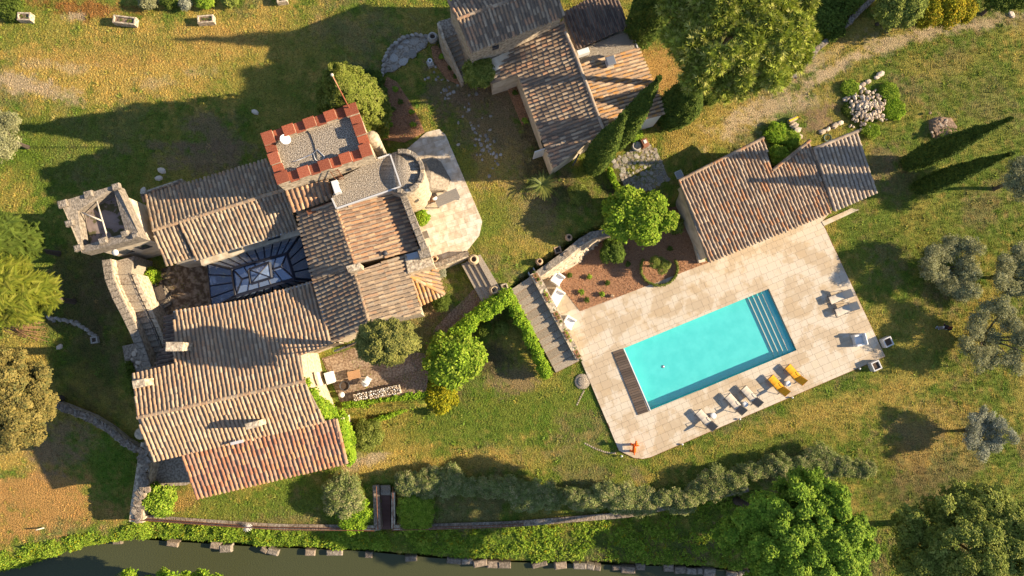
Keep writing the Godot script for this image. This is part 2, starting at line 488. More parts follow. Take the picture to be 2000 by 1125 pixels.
func build_land() -> void:
	fn.seed = 5
	fn.frequency = 0.22
	fn.fractal_octaves = 4
	fn2.seed = 9
	fn2.frequency = 1.1
	fn2.fractal_octaves = 3
	var lo := poly2(LOWER)
	var mi := poly2(MIDDLE)
	var po := poly2(POOL)
	# heights on a coarse grid, then refined
	var cnx := (GNX + 1) / 2 + 1
	var cnz := (GNZ + 1) / 2 + 1
	var coarse := PackedFloat32Array()
	coarse.resize(cnx * cnz)
	for j in cnz:
		for i in cnx:
			coarse[j * cnx + i] = land_raw(W2P(Vector3(GX0 + i * GSTEP * 2, 0, GZ0 + j * GSTEP * 2)), lo, mi, po)
	hgt.resize(GNX * GNZ)
	gcol.resize(GNX * GNZ)
	gden.resize(GNX * GNZ)
	for j in GNZ:
		for i in GNX:
			var ci := i >> 1
			var cj := j >> 1
			var k := cj * cnx + ci
			var fu := 0.5 * (i & 1)
			var fv := 0.5 * (j & 1)
			var h := lerpf(lerpf(coarse[k], coarse[k + 1], fu), lerpf(coarse[k + cnx], coarse[k + cnx + 1], fu), fv)
			var x := GX0 + i * GSTEP
			var z := GZ0 + j * GSTEP
			var a := fn.get_noise_2d(x, z)
			hgt[j * GNX + i] = h + a * 0.05
			var b := fn2.get_noise_2d(x, z)
			var t := clampf(0.5 + a * 1.1 + b * 0.9, 0, 1)
			var c: Color = KIND[0].lerp(KIND[1], t)
			if b > 0.26: c = c.lerp(KIND[2], (b - 0.26) * 1.5)
			if b < -0.3: c = c.lerp(KIND[5], (-0.3 - b) * 1.8)
			# worn and drier ground in broad drifts
			var w2 := fn.get_noise_2d(x * .45 + 100.0, z * .45)
			c = c.lerp(KIND[2], smoothstep(.02, .38, w2 + b * .3) * .5)
			c = c.lerp(KIND[3], smoothstep(.12, .42, -w2 + b * .35) * .45)
			gcol[j * GNX + i] = c
			gden[j * GNX + i] = 1.0
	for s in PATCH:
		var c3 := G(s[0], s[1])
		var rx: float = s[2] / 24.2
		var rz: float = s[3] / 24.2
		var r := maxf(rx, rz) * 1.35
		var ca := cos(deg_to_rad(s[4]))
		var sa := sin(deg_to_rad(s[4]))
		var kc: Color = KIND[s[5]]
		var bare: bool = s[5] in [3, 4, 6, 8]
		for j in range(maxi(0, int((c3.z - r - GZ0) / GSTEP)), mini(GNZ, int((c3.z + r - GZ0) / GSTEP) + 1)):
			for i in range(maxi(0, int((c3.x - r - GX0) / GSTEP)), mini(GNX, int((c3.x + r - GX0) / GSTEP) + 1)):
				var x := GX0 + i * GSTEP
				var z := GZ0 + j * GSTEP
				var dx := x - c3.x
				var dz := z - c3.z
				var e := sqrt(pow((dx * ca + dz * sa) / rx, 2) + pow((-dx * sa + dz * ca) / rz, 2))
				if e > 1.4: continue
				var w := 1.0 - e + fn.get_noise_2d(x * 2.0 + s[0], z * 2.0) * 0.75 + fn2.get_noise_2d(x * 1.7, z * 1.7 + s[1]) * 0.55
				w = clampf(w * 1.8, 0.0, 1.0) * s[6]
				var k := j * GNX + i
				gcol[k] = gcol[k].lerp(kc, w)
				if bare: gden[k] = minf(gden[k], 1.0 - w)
	# the sheet itself
	var st := SurfaceTool.new()
	st.begin(Mesh.PRIMITIVE_TRIANGLES)
	for j in GNZ:
		for i in GNX:
			var k := j * GNX + i
			var i0 := maxi(i - 1, 0)
			var i1 := mini(i + 1, GNX - 1)
			var j0 := maxi(j - 1, 0)
			var j1 := mini(j + 1, GNZ - 1)
			st.set_normal(Vector3((hgt[j * GNX + i0] - hgt[j * GNX + i1]) / ((i1 - i0) * GSTEP), 1.0, (hgt[j0 * GNX + i] - hgt[j1 * GNX + i]) / ((j1 - j0) * GSTEP)).normalized())
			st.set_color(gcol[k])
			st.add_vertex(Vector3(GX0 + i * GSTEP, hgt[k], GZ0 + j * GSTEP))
	for j in GNZ - 1:
		for i in GNX - 1:
			var k := j * GNX + i
			st.add_index(k); st.add_index(k + 1); st.add_index(k + GNX + 1)
			st.add_index(k); st.add_index(k + GNX + 1); st.add_index(k + GNX)
	# far skirt out to the horizon
	var n0 := GNX * GNZ
	var X1 := GX0 + (GNX - 1) * GSTEP
	var Z1 := GZ0 + (GNZ - 1) * GSTEP
	var far := 600.0
	for p in [Vector3(-far, 0.8, -far), Vector3(far, 0.8, -far), Vector3(far, 0.8, far), Vector3(-far, 0.8, far), Vector3(GX0, 0.8, GZ0), Vector3(X1, 0.8, GZ0), Vector3(X1, -0.5, Z1), Vector3(GX0, -0.5, Z1)]:
		st.set_normal(Vector3.UP)
		st.set_color(KIND[0].lerp(KIND[1], 0.5))
		st.add_vertex(p)
	for q in [[0, 1, 5, 4], [1, 2, 6, 5], [2, 3, 7, 6], [3, 0, 4, 7]]:
		st.add_index(n0 + q[0]); st.add_index(n0 + q[1]); st.add_index(n0 + q[2])
		st.add_index(n0 + q[0]); st.add_index(n0 + q[2]); st.add_index(n0 + q[3])
	var gm := tmat(ramp_tex(31, 0.05, [[0.25, .40, .42, .36], [0.45, .80, .80, .72], [0.6, .98, .96, .9], [0.8, 1, .96, .85]], 512, 4), 4.3, 0.95, bump_tex(32, 0.08), 7.0)
	gm.vertex_color_use_as_albedo = true
	struct("ground", st.commit(), gm, "lawns, dry grass and bare soil around the manor")

func visible_px(v: Vector3, margin := 40.0) -> bool:
	var q := W2P(v)
	return q.x > -margin and q.x < 2000 + margin and q.y > -margin and q.y < 1125 + margin

func build_grass() -> void:
	var r := RandomNumberGenerator.new()
	r.seed = 77
	var s := st_new()
	for k in 6:
		var a := TAU * k / 6.0 + r.randf_range(-.4, .4)
		var d := Vector3(cos(a), 0, sin(a))
		var side := Vector3(-d.z, 0, d.x)
		var b := d * r.randf_range(0.0, 0.35)
		var tip := b + d * r.randf_range(.25, .75) + Vector3.UP * r.randf_range(.5, 1.0)
		tri(s, b + side * .16, b - side * .16, tip, Vector3.UP + d * -.3)
	var tuft := done(s)
	var masks := []
	for m in [DECK, TERRACE, BED]:
		var h := 0.1 if m != TERRACE else 2.05
		var pl := PackedVector2Array()
		for p in m:
			var w := P(p[0], p[1], h)
			pl.append(Vector2(w.x, w.z))
		masks.append(pl)
	var xf := []
	var cols := []
	for n in 330000:
		var x := r.randf_range(GX0 + 2, GX0 + GSTEP * GNX - 2)
		var z := r.randf_range(GZ0 + 2, GZ0 + GSTEP * GNZ - 2)
		var k := gc(x, z)
		if r.randf() > gden[k] * 0.95 + 0.04: continue
		var y := gh(x, z)
		if y < -2.15: continue
		var p := Vector3(x, y, z)
		if not visible_px(p, 400): continue
		var v2 := Vector2(x, z)
		var skip := false
		for m in masks:
			if Geometry2D.is_point_in_polygon(v2, m):
				skip = true
				break
		if skip: continue
		var sc := r.randf_range(.10, .19) * (1.25 if y < -1.2 else 1.0)
		var bs := Basis(Vector3.UP, r.randf() * TAU).scaled(Vector3(sc, sc * r.randf_range(.35, .75), sc))
		xf.append(Transform3D(bs, p - Vector3(0, .005, 0)))
		var c: Color = gcol[k]
		var clump := fn2.get_noise_2d(x * .8 + 40.0, z * .8)
		if clump > .2 and r.randf() < .10:
			# broad leaved weeds and taller tussocks
			var big := r.randf_range(1.3, 2.1)
			xf[-1] = Transform3D(bs.scaled(Vector3(big, big * 1.1, big)), p)
			c = c.lerp(KIND[5], .45) if r.randf() < .85 else c.lerp(KIND[2], .3)
		var q := r.randf_range(.72, 1.35)
		var warm := r.randf_range(-.12, .12)
		cols.append(Color(c.r * q * (1 + warm), c.g * q, c.b * q * (1 - warm)))
	multi("grass", tuft, leafmat(Color(.5, .5, .3), 0.8), xf, cols, self, "short uneven grass growing over the lawns", "grass", "stuff")

func multi(called: String, m: Mesh, material: Material, xf: Array, cols: Array, parent: Node, label := "", cat := "", kind := "") -> MultiMeshInstance3D:
	var mm := MultiMesh.new()
	mm.transform_format = MultiMesh.TRANSFORM_3D
	mm.use_colors = true
	mm.mesh = m
	mm.instance_count = xf.size()
	var off := Vector3.ZERO
	if parent != self and parent is Node3D: off = parent.global_position
	for i in xf.size():
		var t: Transform3D = xf[i]
		t.origin -= off
		mm.set_instance_transform(i, t)
		mm.set_instance_color(i, cols[i])
	var o := MultiMeshInstance3D.new()
	o.multimesh = mm
	o.material_override = material
	o.name = called if parent != self else numbered(called)
	parent.add_child(o, true)
	metas(o, label, cat, "", kind)
	return o

# the copies of a small shape joined into one mesh, each with its own colour
func bake(called: String, m: ArrayMesh, material: Material, xf: Array, cols: Array, parent: Node) -> MeshInstance3D:
	var src := m.surface_get_arrays(0)
	var v0: PackedVector3Array = src[Mesh.ARRAY_VERTEX]
	var n0: PackedVector3Array = src[Mesh.ARRAY_NORMAL]
	var off: Vector3 = parent.global_position
	var v := PackedVector3Array()
	var n := PackedVector3Array()
	var c := PackedColorArray()
	var one := PackedColorArray()
	one.resize(v0.size())
	for i in xf.size():
		var t: Transform3D = xf[i]
		n.append_array(Transform3D(t.basis.orthonormalized()) * n0)
		t.origin -= off
		v.append_array(t * v0)
		one.fill(cols[i])
		c.append_array(one)
	var a := []
	a.resize(Mesh.ARRAY_MAX)
	a[Mesh.ARRAY_VERTEX] = v
	a[Mesh.ARRAY_NORMAL] = n
	a[Mesh.ARRAY_COLOR] = c
	var am := ArrayMesh.new()
	am.add_surface_from_arrays(Mesh.PRIMITIVE_TRIANGLES, a)
	return part(called, am, material, parent, Transform3D(Basis(), off))

# ------------------------------------------------------------------ foliage
var leaf_shapes := {}
func leaf_shape(kind: String) -> ArrayMesh:
	if leaf_shapes.has(kind): return leaf_shapes[kind]
	var r := RandomNumberGenerator.new()
	r.seed = kind.hash()
	var s := st_new()
	match kind:
		"broad", "small", "fine":
			var n: int = {"broad": 6, "small": 8, "fine": 9}[kind]
			var ln: float = {"broad": .70, "small": .52, "fine": .60}[kind]
			var wd: float = {"broad": .46, "small": .34, "fine": .17}[kind]
			for k in n:
				var c := Vector3(r.randf_range(-.6, .6), r.randf_range(-.35, .35), r.randf_range(-.6, .6))
				var nm := Vector3(r.randf_range(-.8, .8), 1.0, r.randf_range(-.8, .8)).normalized()
				var d := nm.cross(Vector3(cos(k * 2.4), 0, sin(k * 2.4))).normalized()
				var e := nm.cross(d)
				var l := ln * r.randf_range(.75, 1.2)
				tri(s, c - d * l * .5, c + e * wd * .5 + nm * .05, c - e * wd * .5 + nm * .05, nm)
				tri(s, c + d * l * .5 - nm * .06, c + e * wd * .5 + nm * .05, c - e * wd * .5 + nm * .05, nm)
		"needle":
			for k in 13:
				var d := Vector3(r.randf_range(-1, 1), r.randf_range(-.1, 1.1), r.randf_range(-1, 1)).normalized()
				var e := d.cross(Vector3(r.randf(), r.randf(), r.randf())).normalized()
				tri(s, e * .10 + d * .05, -e * .10 + d * .05, d * r.randf_range(.7, 1.0), Vector3.UP + d)
		"sprig":
			for k in 9:
				var a := k * 2.4
				var o := Vector3(cos(a), 0, sin(a)) * r.randf_range(.05, .45)
				var d := (Vector3.UP + o * 1.1 + Vector3(r.randf_range(-.3, .3), 0, r.randf_range(-.3, .3))).normalized()
				var e := d.cross(Vector3(-o.z, 0, o.x)).normalized().cross(d)
				tri(s, o + e * .14 - d * .4, o - e * .14 - d * .4, o + d * r.randf_range(.4, .8), o + Vector3.UP * .2)
		"spray":
			for k in 8:
				var t := k / 7.0
				for sg: float in [-1.0, 1.0]:
					var b := Vector3(0, -.15 * t * t, t * 1.1)
					var tip := b + Vector3(sg * (.42 * (1.0 - t * .7)), -.05, .28)
					tri(s, b + Vector3(0, 0, -.07), b + Vector3(0, 0, .10), tip, Vector3.UP)
		"frond":
			for k in 14:
				var t := k / 13.0
				for sg: float in [-1.0, 1.0]:
					var b := Vector3(0, .35 * t - .55 * t * t, t)
					var tip := b + Vector3(sg * .20 * (1.05 - t * .8), -.02, .10)
					tri(s, b + Vector3(0, 0, -.045), b + Vector3(0, 0, .045), tip, Vector3.UP)
	leaf_shapes[kind] = done(s)
	return leaf_shapes[kind]

var leaf_mats := {}
func lm(back: float) -> StandardMaterial3D:
	if not leaf_mats.has(back): leaf_mats[back] = leafmat(Color(back, back, back * .6), 0.8)
	return leaf_mats[back]

# leaves over the shells of lobes [[centre, radii], ...]
func foliage(parent: Node, called: String, lobes: Array, count: int, size: float, cols: Array, shape: String, seed_: int, o := {}) -> MeshInstance3D:
	var r := RandomNumberGenerator.new()
	r.seed = seed_
	var tot := 0.0
	var cum := []
	for l in lobes:
		tot += pow(l[1].x * l[1].z, 0.9) * (0.6 + 0.4 * l[1].y / maxf(l[1].x, .1))
		cum.append(tot)
	var inner: float = o.get("inner", .72)
	var low: float = o.get("low", -.35)
	var upb: float = o.get("up", .35)
	var xf := []
	var cc := []
	var lobe_tone := []
	for l in lobes: lobe_tone.append(r.randf_range(.86, 1.14))
	for n in count:
		var pick := r.randf() * tot
		var li: int = cum.bsearch(pick)
		li = mini(li, lobes.size() - 1)
		var l: Array = lobes[li]
		var d := Vector3(r.randfn(), r.randfn(), r.randfn()).normalized()
		if d.y < low: d.y = -d.y
		var q := r.randf_range(inner, 1.04)
		var p: Vector3 = l[0] + d * l[1] * q
		var nm: Vector3 = (d / l[1]).normalized().lerp(Vector3.UP, upb).normalized()
		var t := nm.cross(Vector3(r.randfn(), r.randfn(), r.randfn())).normalized()
		var sc := size * r.randf_range(.7, 1.3)
		var bs := Basis(t, nm, t.cross(nm)).scaled(Vector3(sc, sc, sc))
		xf.append(Transform3D(bs, p))
		var c: Color = cols[r.randi() % cols.size()]
		var v: float = r.randf_range(.82, 1.2) * lobe_tone[li]
		cc.append(Color(c.r * v, c.g * v, c.b * v))
	return bake(called, leaf_shape(shape), lm(o.get("back", .5)), xf, cc, parent)

func lobes_on(c: Vector3, R: Vector3, n: int, lr: float, seed_: int, low := -.25, spread := .1) -> Array:
	var r := RandomNumberGenerator.new()
	r.seed = seed_
	var out := []
	for k in n:
		var y := lerpf(1.0, low, (k + .5) / n)
		var a := k * 2.39996 + r.randf_range(-.35, .35)
		var h := sqrt(1.0 - y * y)
		var d := Vector3(cos(a) * h, y, sin(a) * h)
		var q := lr * r.randf_range(.75, 1.3)
		out.append([c + d * (R - Vector3.ONE * q * .75) * r.randf_range(.95 - spread, 1.06), Vector3(q, q * .85, q)])
	return out

func trunk_mesh(base: Vector3, fork: Vector3, r0: float, ends: Array, r1: float, seed_: int) -> ArrayMesh:
	var r := RandomNumberGenerator.new()
	r.seed = seed_
	var s := st_new(false)
	var mid := base.lerp(fork, .5) + Vector3(r.randf_range(-.5, .5) * r0, 0, r.randf_range(-.5, .5) * r0)
	tube(s, [base - Vector3(0, .15, 0), base + Vector3(0, .2, 0), mid, fork], [r0 * 1.35, r0, r0 * .85, r0 * .7], 8)
	for e: Vector3 in ends:
		var m := fork.lerp(e, .5) + Vector3(r.randf_range(-.3, .3), r.randf_range(0, .3), r.randf_range(-.3, .3)) * fork.distance_to(e) * .3
		tube(s, [fork - Vector3(0, r0 * .3, 0), m, e], [r0 * .5, r0 * .32, r1], 5)
	return done(s)

var core_mats := {}
# the leaves deep inside a crown have the same colour as those outside
func coremat(cols: Array) -> StandardMaterial3D:
	var c := Color(0, 0, 0)
	for k: Color in cols: c += k * (1.0 / cols.size())
	if not core_mats.has(c): core_mats[c] = mat(Color(c.r, c.g, c.b), .95)
	return core_mats[c]

func blob_mesh(lobes: Array, k: float) -> ArrayMesh:
	var s := st_new(false)
	for l in lobes:
		var prof := []
		for i in 5:
			var v := -PI / 2 + PI * i / 4
			prof.append([cos(v) * l[1].x * k, sin(v) * l[1].y * k])
		lathe(s, l[0], prof, 7)
	return done(s)

# tree whose crown stands over the survey point (px, py) at height hc above the ground
func tree(called: String, label: String, px: float, py: float, hc: float, R: Vector3, nl: int, lr: float, count: int, size: float, cols: Array, shape: String, seed_: int, o := {}) -> Node3D:
	var gy: float = o.get("gy", G(px, py).y)
	var c := P(px, py, gy + hc)
	gy = o.get("gy", gh(c.x, c.z))
	var base: Vector3 = Vector3(c.x, gy, c.z) + o.get("lean", Vector3.ZERO)
	base.y = o.get("gy", gh(base.x, base.z))
	var t := thing(called, label, o.get("cat", "tree"), base, o.get("group", ""))
	var lobes: Array = o["lobes"] if o.has("lobes") else lobes_on(c, R, nl, lr, seed_, o.get("lobe_low", -.25), o.get("spread", .1))
	if o.has("lumps"):
		var big := lobes
		lobes = []
		for k in big.size():
			lobes += lobes_on(big[k][0], big[k][1] * 1.15, 7, big[k][1].x * .42, seed_ + k * 7, -.1, .2)
	if o.has("ring"):
		lobes = []
		var r := RandomNumberGenerator.new()
		r.seed = seed_
		for k in nl:
			# an open bowl: many small tufts round the rim, a few inside
			var a := TAU * k / nl + r.randf_range(-.25, .25)
			var q := lr * r.randf_range(.6, 1.35)
			var e := (sqrt(r.randf_range(.30, 1.0)) if r.randf() < .88 else r.randf_range(.1, .5)) * (.9 + .16 * sin(a * 3.0 + seed_) + .1 * sin(a * 7.0))
			lobes.append([c + Vector3(cos(a) * (R.x - q) * e, R.y * (e * e * .9 - .5 + r.randf_range(-.25, .25)), sin(a) * (R.z - q) * e), Vector3(q, q * .8, q)])
	var ends := []
	for k in mini(lobes.size(), o.get("limbs", 8)):
		ends.append(lobes[(k * 5) % lobes.size()][0])
	part("trunk", trunk_mesh(base, base.lerp(c - Vector3(0, R.y * .5, 0), o.get("fork", .75)), o.get("tr", .16), ends, .02, seed_), M.bark, t)
	if o.get("core", 0.0) > 0.0:
		part("inner_foliage", blob_mesh(lobes, o["core"]), coremat(cols), t)
	foliage(t, "crown", lobes, count, size, cols, shape, seed_, o)
	return t

# spindle-shaped conifer standing at the survey point
func cypress(called: String, label: String, bpx: float, bpy: float, h: float, rad: float, count: int, cols: Array, seed_: int, group := "", o := {}) -> Node3D:
	var base := G(bpx, bpy)
	if o.has("at"): base = o["at"]
	var t := thing(called, label, "tree", base, group)
	var s := st_new(false)
	tube(s, [base - Vector3(0, .1, 0), base + Vector3(0, h * .5, 0), base + Vector3(0, h * .9, 0)], [.16, .1, .02], 7)
	part("trunk", done(s), M.bark, t)
	var r := RandomNumberGenerator.new()
	r.seed = seed_
	var bulge: float = o.get("bulge", .30)
	var n3 := FastNoiseLite.new()
	n3.seed = seed_
	n3.frequency = .9
	var s2 := st_new(false)
	var prof := []
	for i in 9:
		var v := i / 8.0
		prof.append([rad * .78 * spindle(v, bulge), h * (.03 + .94 * v)])
	lathe(s2, base, prof, 9)
	part("inner_foliage", done(s2), coremat(cols), t)
	var xf := []
	var cc := []
	for n in count:
		var v: float = pow(r.randf(), o.get("taper", .8))
		var a := r.randf() * TAU
		var q := rad * spindle(v, bulge)
		var d := Vector3(cos(a), 0, sin(a))
		var p := base + d * q + Vector3(0, h * (.02 + .98 * v), 0)
		var bump := n3.get_noise_3d(p.x * 1.6, p.y * .8, p.z * 1.6)
		p += d * (bump * rad * o.get("rough", .22) - rad * .05)
		var up: Vector3 = (Vector3.UP + d * o.get("flare", .9) + Vector3(r.randfn(), 0, r.randfn()) * .15).normalized()
		var x := up.cross(d).normalized()
		var sc: float = o.get("size", .26) * r.randf_range(.7, 1.25) * (.75 + .25 * spindle(v, bulge))
		xf.append(Transform3D(Basis(x, up, x.cross(up)).rotated(up, r.randf() * TAU).scaled(Vector3(sc, sc, sc)), p))
		var c: Color = cols[r.randi() % cols.size()]
		var k := r.randf_range(.8, 1.25)
		cc.append(Color(c.r * k, c.g * k, c.b * k))
	bake("crown", leaf_shape(o.get("shape", "small")), lm(o.get("back", .45)), xf, cc, t)
	return t

func spindle(v: float, b: float) -> float:
	if v < b: return lerpf(.72, 1.0, sin(v / b * PI * .5))
	return pow(cos((v - b) / (1.0 - b) * PI * .5), 1.05)

# low rounded shrub
func shrub(called: String, label: String, px: float, py: float, R: Vector3, nl: int, count: int, size: float, cols: Array, shape: String, seed_: int, o := {}) -> Node3D:
	var g := G(px, py)
	var hc: float = o.get("hc", R.y * .75)
	var c := P(px, py, g.y + hc)
	var gy := gh(c.x, c.z)
	if o.has("gy"): gy = o["gy"]
	c.y = gy + hc
	var base := Vector3(c.x, gy, c.z)
	var t := thing(called, label, o.get("cat", "shrub"), base, o.get("group", ""))
	var lobes := lobes_on(c, R, nl * 2, minf(R.x, R.z) * o.get("lr", .34), seed_, o.get("lobe_low", -.2), o.get("spread", .28))
	var s := st_new(false)
	for k in 4:
		var e: Vector3 = lobes[k % lobes.size()][0]
		tube(s, [base + Vector3(.03 * k, -.08, 0), base.lerp(e, .5), e], [.04, .03, .01], 5)
	part("stem", done(s), M.bark, t)
	if o.get("core", .7) > 0.0:
		part("inner_foliage", blob_mesh(lobes + [[c - Vector3(0, R.y * .1, 0), R * .75]], o.get("core", .7)), coremat(cols), t)
	foliage(t, "foliage", lobes, count, size, cols, shape, seed_, o)
	return t

# ------------------------------------------------------------------ roofs of clay tiles
const PITCH := 0.285
const EXPO := 0.44
var PAL := {
	"lichen": [Color(0.352, 0.26, 0.174), Color(0.389, 0.295, 0.201), Color(0.314, 0.233, 0.158), Color(0.277, 0.213, 0.152), Color(0.421, 0.319, 0.212), Color(0.338, 0.277, 0.206), Color(0.377, 0.248, 0.158), Color(0.245, 0.192, 0.141), Color(0.451, 0.36, 0.255)],
	"dark": [Color(0.237, 0.18, 0.132), Color(0.302, 0.229, 0.167), Color(0.194, 0.151, 0.114), Color(0.356, 0.268, 0.19), Color(0.281, 0.229, 0.185), Color(0.388, 0.244, 0.158), Color(0.15, 0.121, 0.0972), Color(0.431, 0.341, 0.255)],
	"warm": [Color(0.44, 0.258, 0.146), Color(0.479, 0.301, 0.173), Color(0.388, 0.22, 0.125), Color(0.517, 0.345, 0.207), Color(0.327, 0.198, 0.125), Color(0.419, 0.279, 0.173), Color(0.266, 0.169, 0.111), Color(0.494, 0.271, 0.146)],
	"barn": [Color(0.442, 0.316, 0.204), Color(0.481, 0.351, 0.23), Color(0.403, 0.288, 0.189), Color(0.47, 0.31, 0.192), Color(0.377, 0.276, 0.187), Color(0.508, 0.387, 0.263), Color(0.448, 0.284, 0.173), Color(0.349, 0.261, 0.183), Color(0.431, 0.33, 0.23)],
	"red": [Color(0.42, 0.2, 0.115), Color(0.46, 0.24, 0.145), Color(0.36, 0.17, 0.1), Color(0.4, 0.25, 0.17), Color(0.31, 0.17, 0.12), Color(0.49, 0.26, 0.14), Color(0.37, 0.22, 0.15), Color(0.45, 0.29, 0.19)],
	"pool": [Color(0.425, 0.304, 0.211), Color(0.466, 0.349, 0.247), Color(0.377, 0.266, 0.182), Color(0.405, 0.272, 0.179), Color(0.336, 0.243, 0.17), Color(0.494, 0.382, 0.273), Color(0.425, 0.32, 0.229), Color(0.446, 0.243, 0.132), Color(0.295, 0.217, 0.155), Color(0.412, 0.32, 0.238), Color(0.446, 0.33, 0.232)],
	"pale": [Color(0.421, 0.337, 0.259), Color(0.478, 0.384, 0.292), Color(0.374, 0.299, 0.229), Color(0.514, 0.418, 0.314), Color(0.44, 0.332, 0.236), Color(0.402, 0.337, 0.274)],
	"grey": [Color(0.302, 0.228, 0.161), Color(0.374, 0.284, 0.2), Color(0.251, 0.189, 0.137), Color(0.444, 0.341, 0.237), Color(0.342, 0.241, 0.158), Color(0.494, 0.293, 0.178), Color(0.211, 0.16, 0.117), Color(0.526, 0.405, 0.28), Color(0.403, 0.263, 0.165)],
	"brown": [Color(0.129, 0.0935, 0.0783), Color(0.17, 0.122, 0.0979), Color(0.11, 0.0837, 0.0734), Color(0.199, 0.147, 0.118)],
	"ochre": [Color(0.494, 0.321, 0.189), Color(0.534, 0.373, 0.228), Color(0.453, 0.288, 0.168), Color(0.527, 0.302, 0.131), Color(0.413, 0.283, 0.18), Color(0.561, 0.412, 0.268), Color(0.507, 0.27, 0.101), Color(0.386, 0.263, 0.174)],
}
var tile_mats := {}
var tile_shape: ArrayMesh
var ridge_shape: ArrayMesh

func make_tile_shapes() -> void:
	tile_shape = half_pipe(.082, .108, EXPO + .07, 0.018, 5)
	ridge_shape = half_pipe(.12, .145, .50, 0.02, 5)

# half pipe along +z, narrow end first
func half_pipe(r0: float, r1: float, ln: float, rise: float, seg: int) -> ArrayMesh:
	var s := st_new(false)
	for k in seg:
		var t0 := PI * k / seg
		var t1 := PI * (k + 1) / seg
		var a := Vector3(cos(t0) * r0, sin(t0) * r0 * .85, 0)
		var b := Vector3(cos(t1) * r0, sin(t1) * r0 * .85, 0)
		var c := Vector3(cos(t1) * r1, sin(t1) * r1 * .85 + rise, ln)
		var d := Vector3(cos(t0) * r1, sin(t0) * r1 * .85 + rise, ln)
		s.set_smooth_group(0)
		quad(s, a, b, c, d, Vector3(cos((t0 + t1) * .5), sin((t0 + t1) * .5), 0))
		s.set_smooth_group(1)
		tri(s, c, d, Vector3(0, rise, ln), Vector3.BACK)
	return done(s)

func tmat_of(pal: String, k: int) -> StandardMaterial3D:
	var key := pal + str(k)
	if not tile_mats.has(key):
		var m := tinted(M.tilebase, PAL[pal][k] * 1.0)
		tile_mats[key] = m
	return tile_mats[key]

# one slope. poly: outline (survey px); ctl: three [px, py, h] that fix its plane; dn: [[px,py],[px,py]] along the tiles, from top to bottom
func roof(owner_: Node3D, called: String, poly: Array, ctl: Array, dn: Array, pal: String, o := {}) -> MeshInstance3D:
	var pl := plane_of(ctl)
	var w := []
	for p in poly: w.append(PP(p[0], p[1], pl))
	var n := pl.normal
	var v: Vector3 = (PP(dn[1][0], dn[1][1], pl) - PP(dn[0][0], dn[0][1], pl)).normalized()
	var u := v.cross(n).normalized()
	var s := st_new()
	var bot := []
	var top := []
	for p: Vector3 in w:
		bot.append(p - n * .16)
		top.append(p - n * .02)
	solid(s, bot, top, true)
	var rf := part(called, done(s), M.mortar, owner_)
	var org: Vector3 = w[0]
	var fl := PackedVector2Array()
	var lo := 1e9
	var hi := -1e9
	for p: Vector3 in w:
		var q := Vector2((p - org).dot(u), (p - org).dot(v))
		fl.append(q)
		lo = minf(lo, q.x)
		hi = maxf(hi, q.x)
	var pitch: float = o.get("pitch", PITCH)
	var cols := int(round((hi - lo) / pitch))
	var real := (hi - lo) / cols
	var seed_n := FastNoiseLite.new()
	seed_n.seed = int(poly[0][0])
	seed_n.frequency = .35
	var pc: Array = PAL[pal]
	for i in cols:
		var x := lo + (i + .5) * real
		var cut := []
		for e in fl.size():
			var a := fl[e]
			var b := fl[(e + 1) % fl.size()]
			if (a.x <= x) != (b.x <= x):
				cut.append(a.y + (b.y - a.y) * (x - a.x) / (b.x - a.x))
		cut.sort()
		for c in range(0, cut.size() - 1, 2):
			var y0: float = cut[c]
			var y1: float = cut[c + 1] + .06
			var y := y1
			var wob := rng.randf_range(-.12, .12)
			while y > y0 + .03:
				var ln := minf(EXPO * (1.0 + (wob if y == y1 else 0.0)), y - y0)
				var pos := org + u * (x + rng.randf_range(-.018, .018)) + v * (y - ln - .05) + n * rng.randf_range(.0, .025)
				if rng.randf() < .03: pos += v * rng.randf_range(.03, .12) + u * rng.randf_range(-.04, .04)
				var nz := seed_n.get_noise_2d(pos.x * 2.0, pos.z * 2.0)
				var idx := int(clampf((rng.randf() * .75 + (nz + .5) * .3), 0, .999) * pc.size())
				var bs := Basis(u, n, v).orthonormalized()
				if bs.determinant() < 0: bs = Basis(-u, n, v)
				bs = bs.rotated(n, rng.randf_range(-.055, .055)) * Basis.from_scale(Vector3(pitch / PITCH, rng.randf_range(.92, 1.08), (ln + .05) / (EXPO + .05)))
				if not tile_jobs.has(owner_): tile_jobs[owner_] = []
				tile_jobs[owner_].append([Transform3D(bs, pos), pal, idx, rf])
				y -= ln
	return rf

func finish_tiles() -> void:
	for own: Node3D in tile_jobs:
		var jobs: Array = tile_jobs[own]
		var cam := Vector3(0, CH, 0)
		jobs.sort_custom(func(a, b): return a[0].origin.distance_squared_to(cam) < b[0].origin.distance_squared_to(cam))
		var xf := []
		var cc := []
		for i in jobs.size():
			var j: Array = jobs[i]
			if i < 300:
				part("roof_tile", tile_shape, tmat_of(j[1], j[2]), j[3], j[0])
			else:
				xf.append(j[0])
				cc.append(PAL[j[1]][j[2]])
		if xf.size():
			multi("roof_tiles", tile_shape, M.tilestuff, xf, cc, own, "", "", "stuff")

# a row of ridge tiles from a to b (world points)
func ridge(parent: Node, a: Vector3, b: Vector3, pal: String, called := "ridge_tile") -> void:
	var d := b - a
	var n := maxi(1, int(round(d.length() / .42)))
	var z := d.normalized()
	var x := z.cross(Vector3.UP).normalized()
	var y := x.cross(z) * -1.0
	if y.y < 0: y = -y
	for i in n:
		var p := a + d * (float(i) / n)
		var bs := Basis(x, y, z)
		if bs.determinant() < 0: bs = Basis(-x, y, z)
		part(called, ridge_shape, tmat_of(pal, rng.randi() % PAL[pal].size()), parent, Transform3D(bs.rotated(Vector3.UP, rng.randf_range(-.03, .03)), p - Vector3(0, .02, 0)))

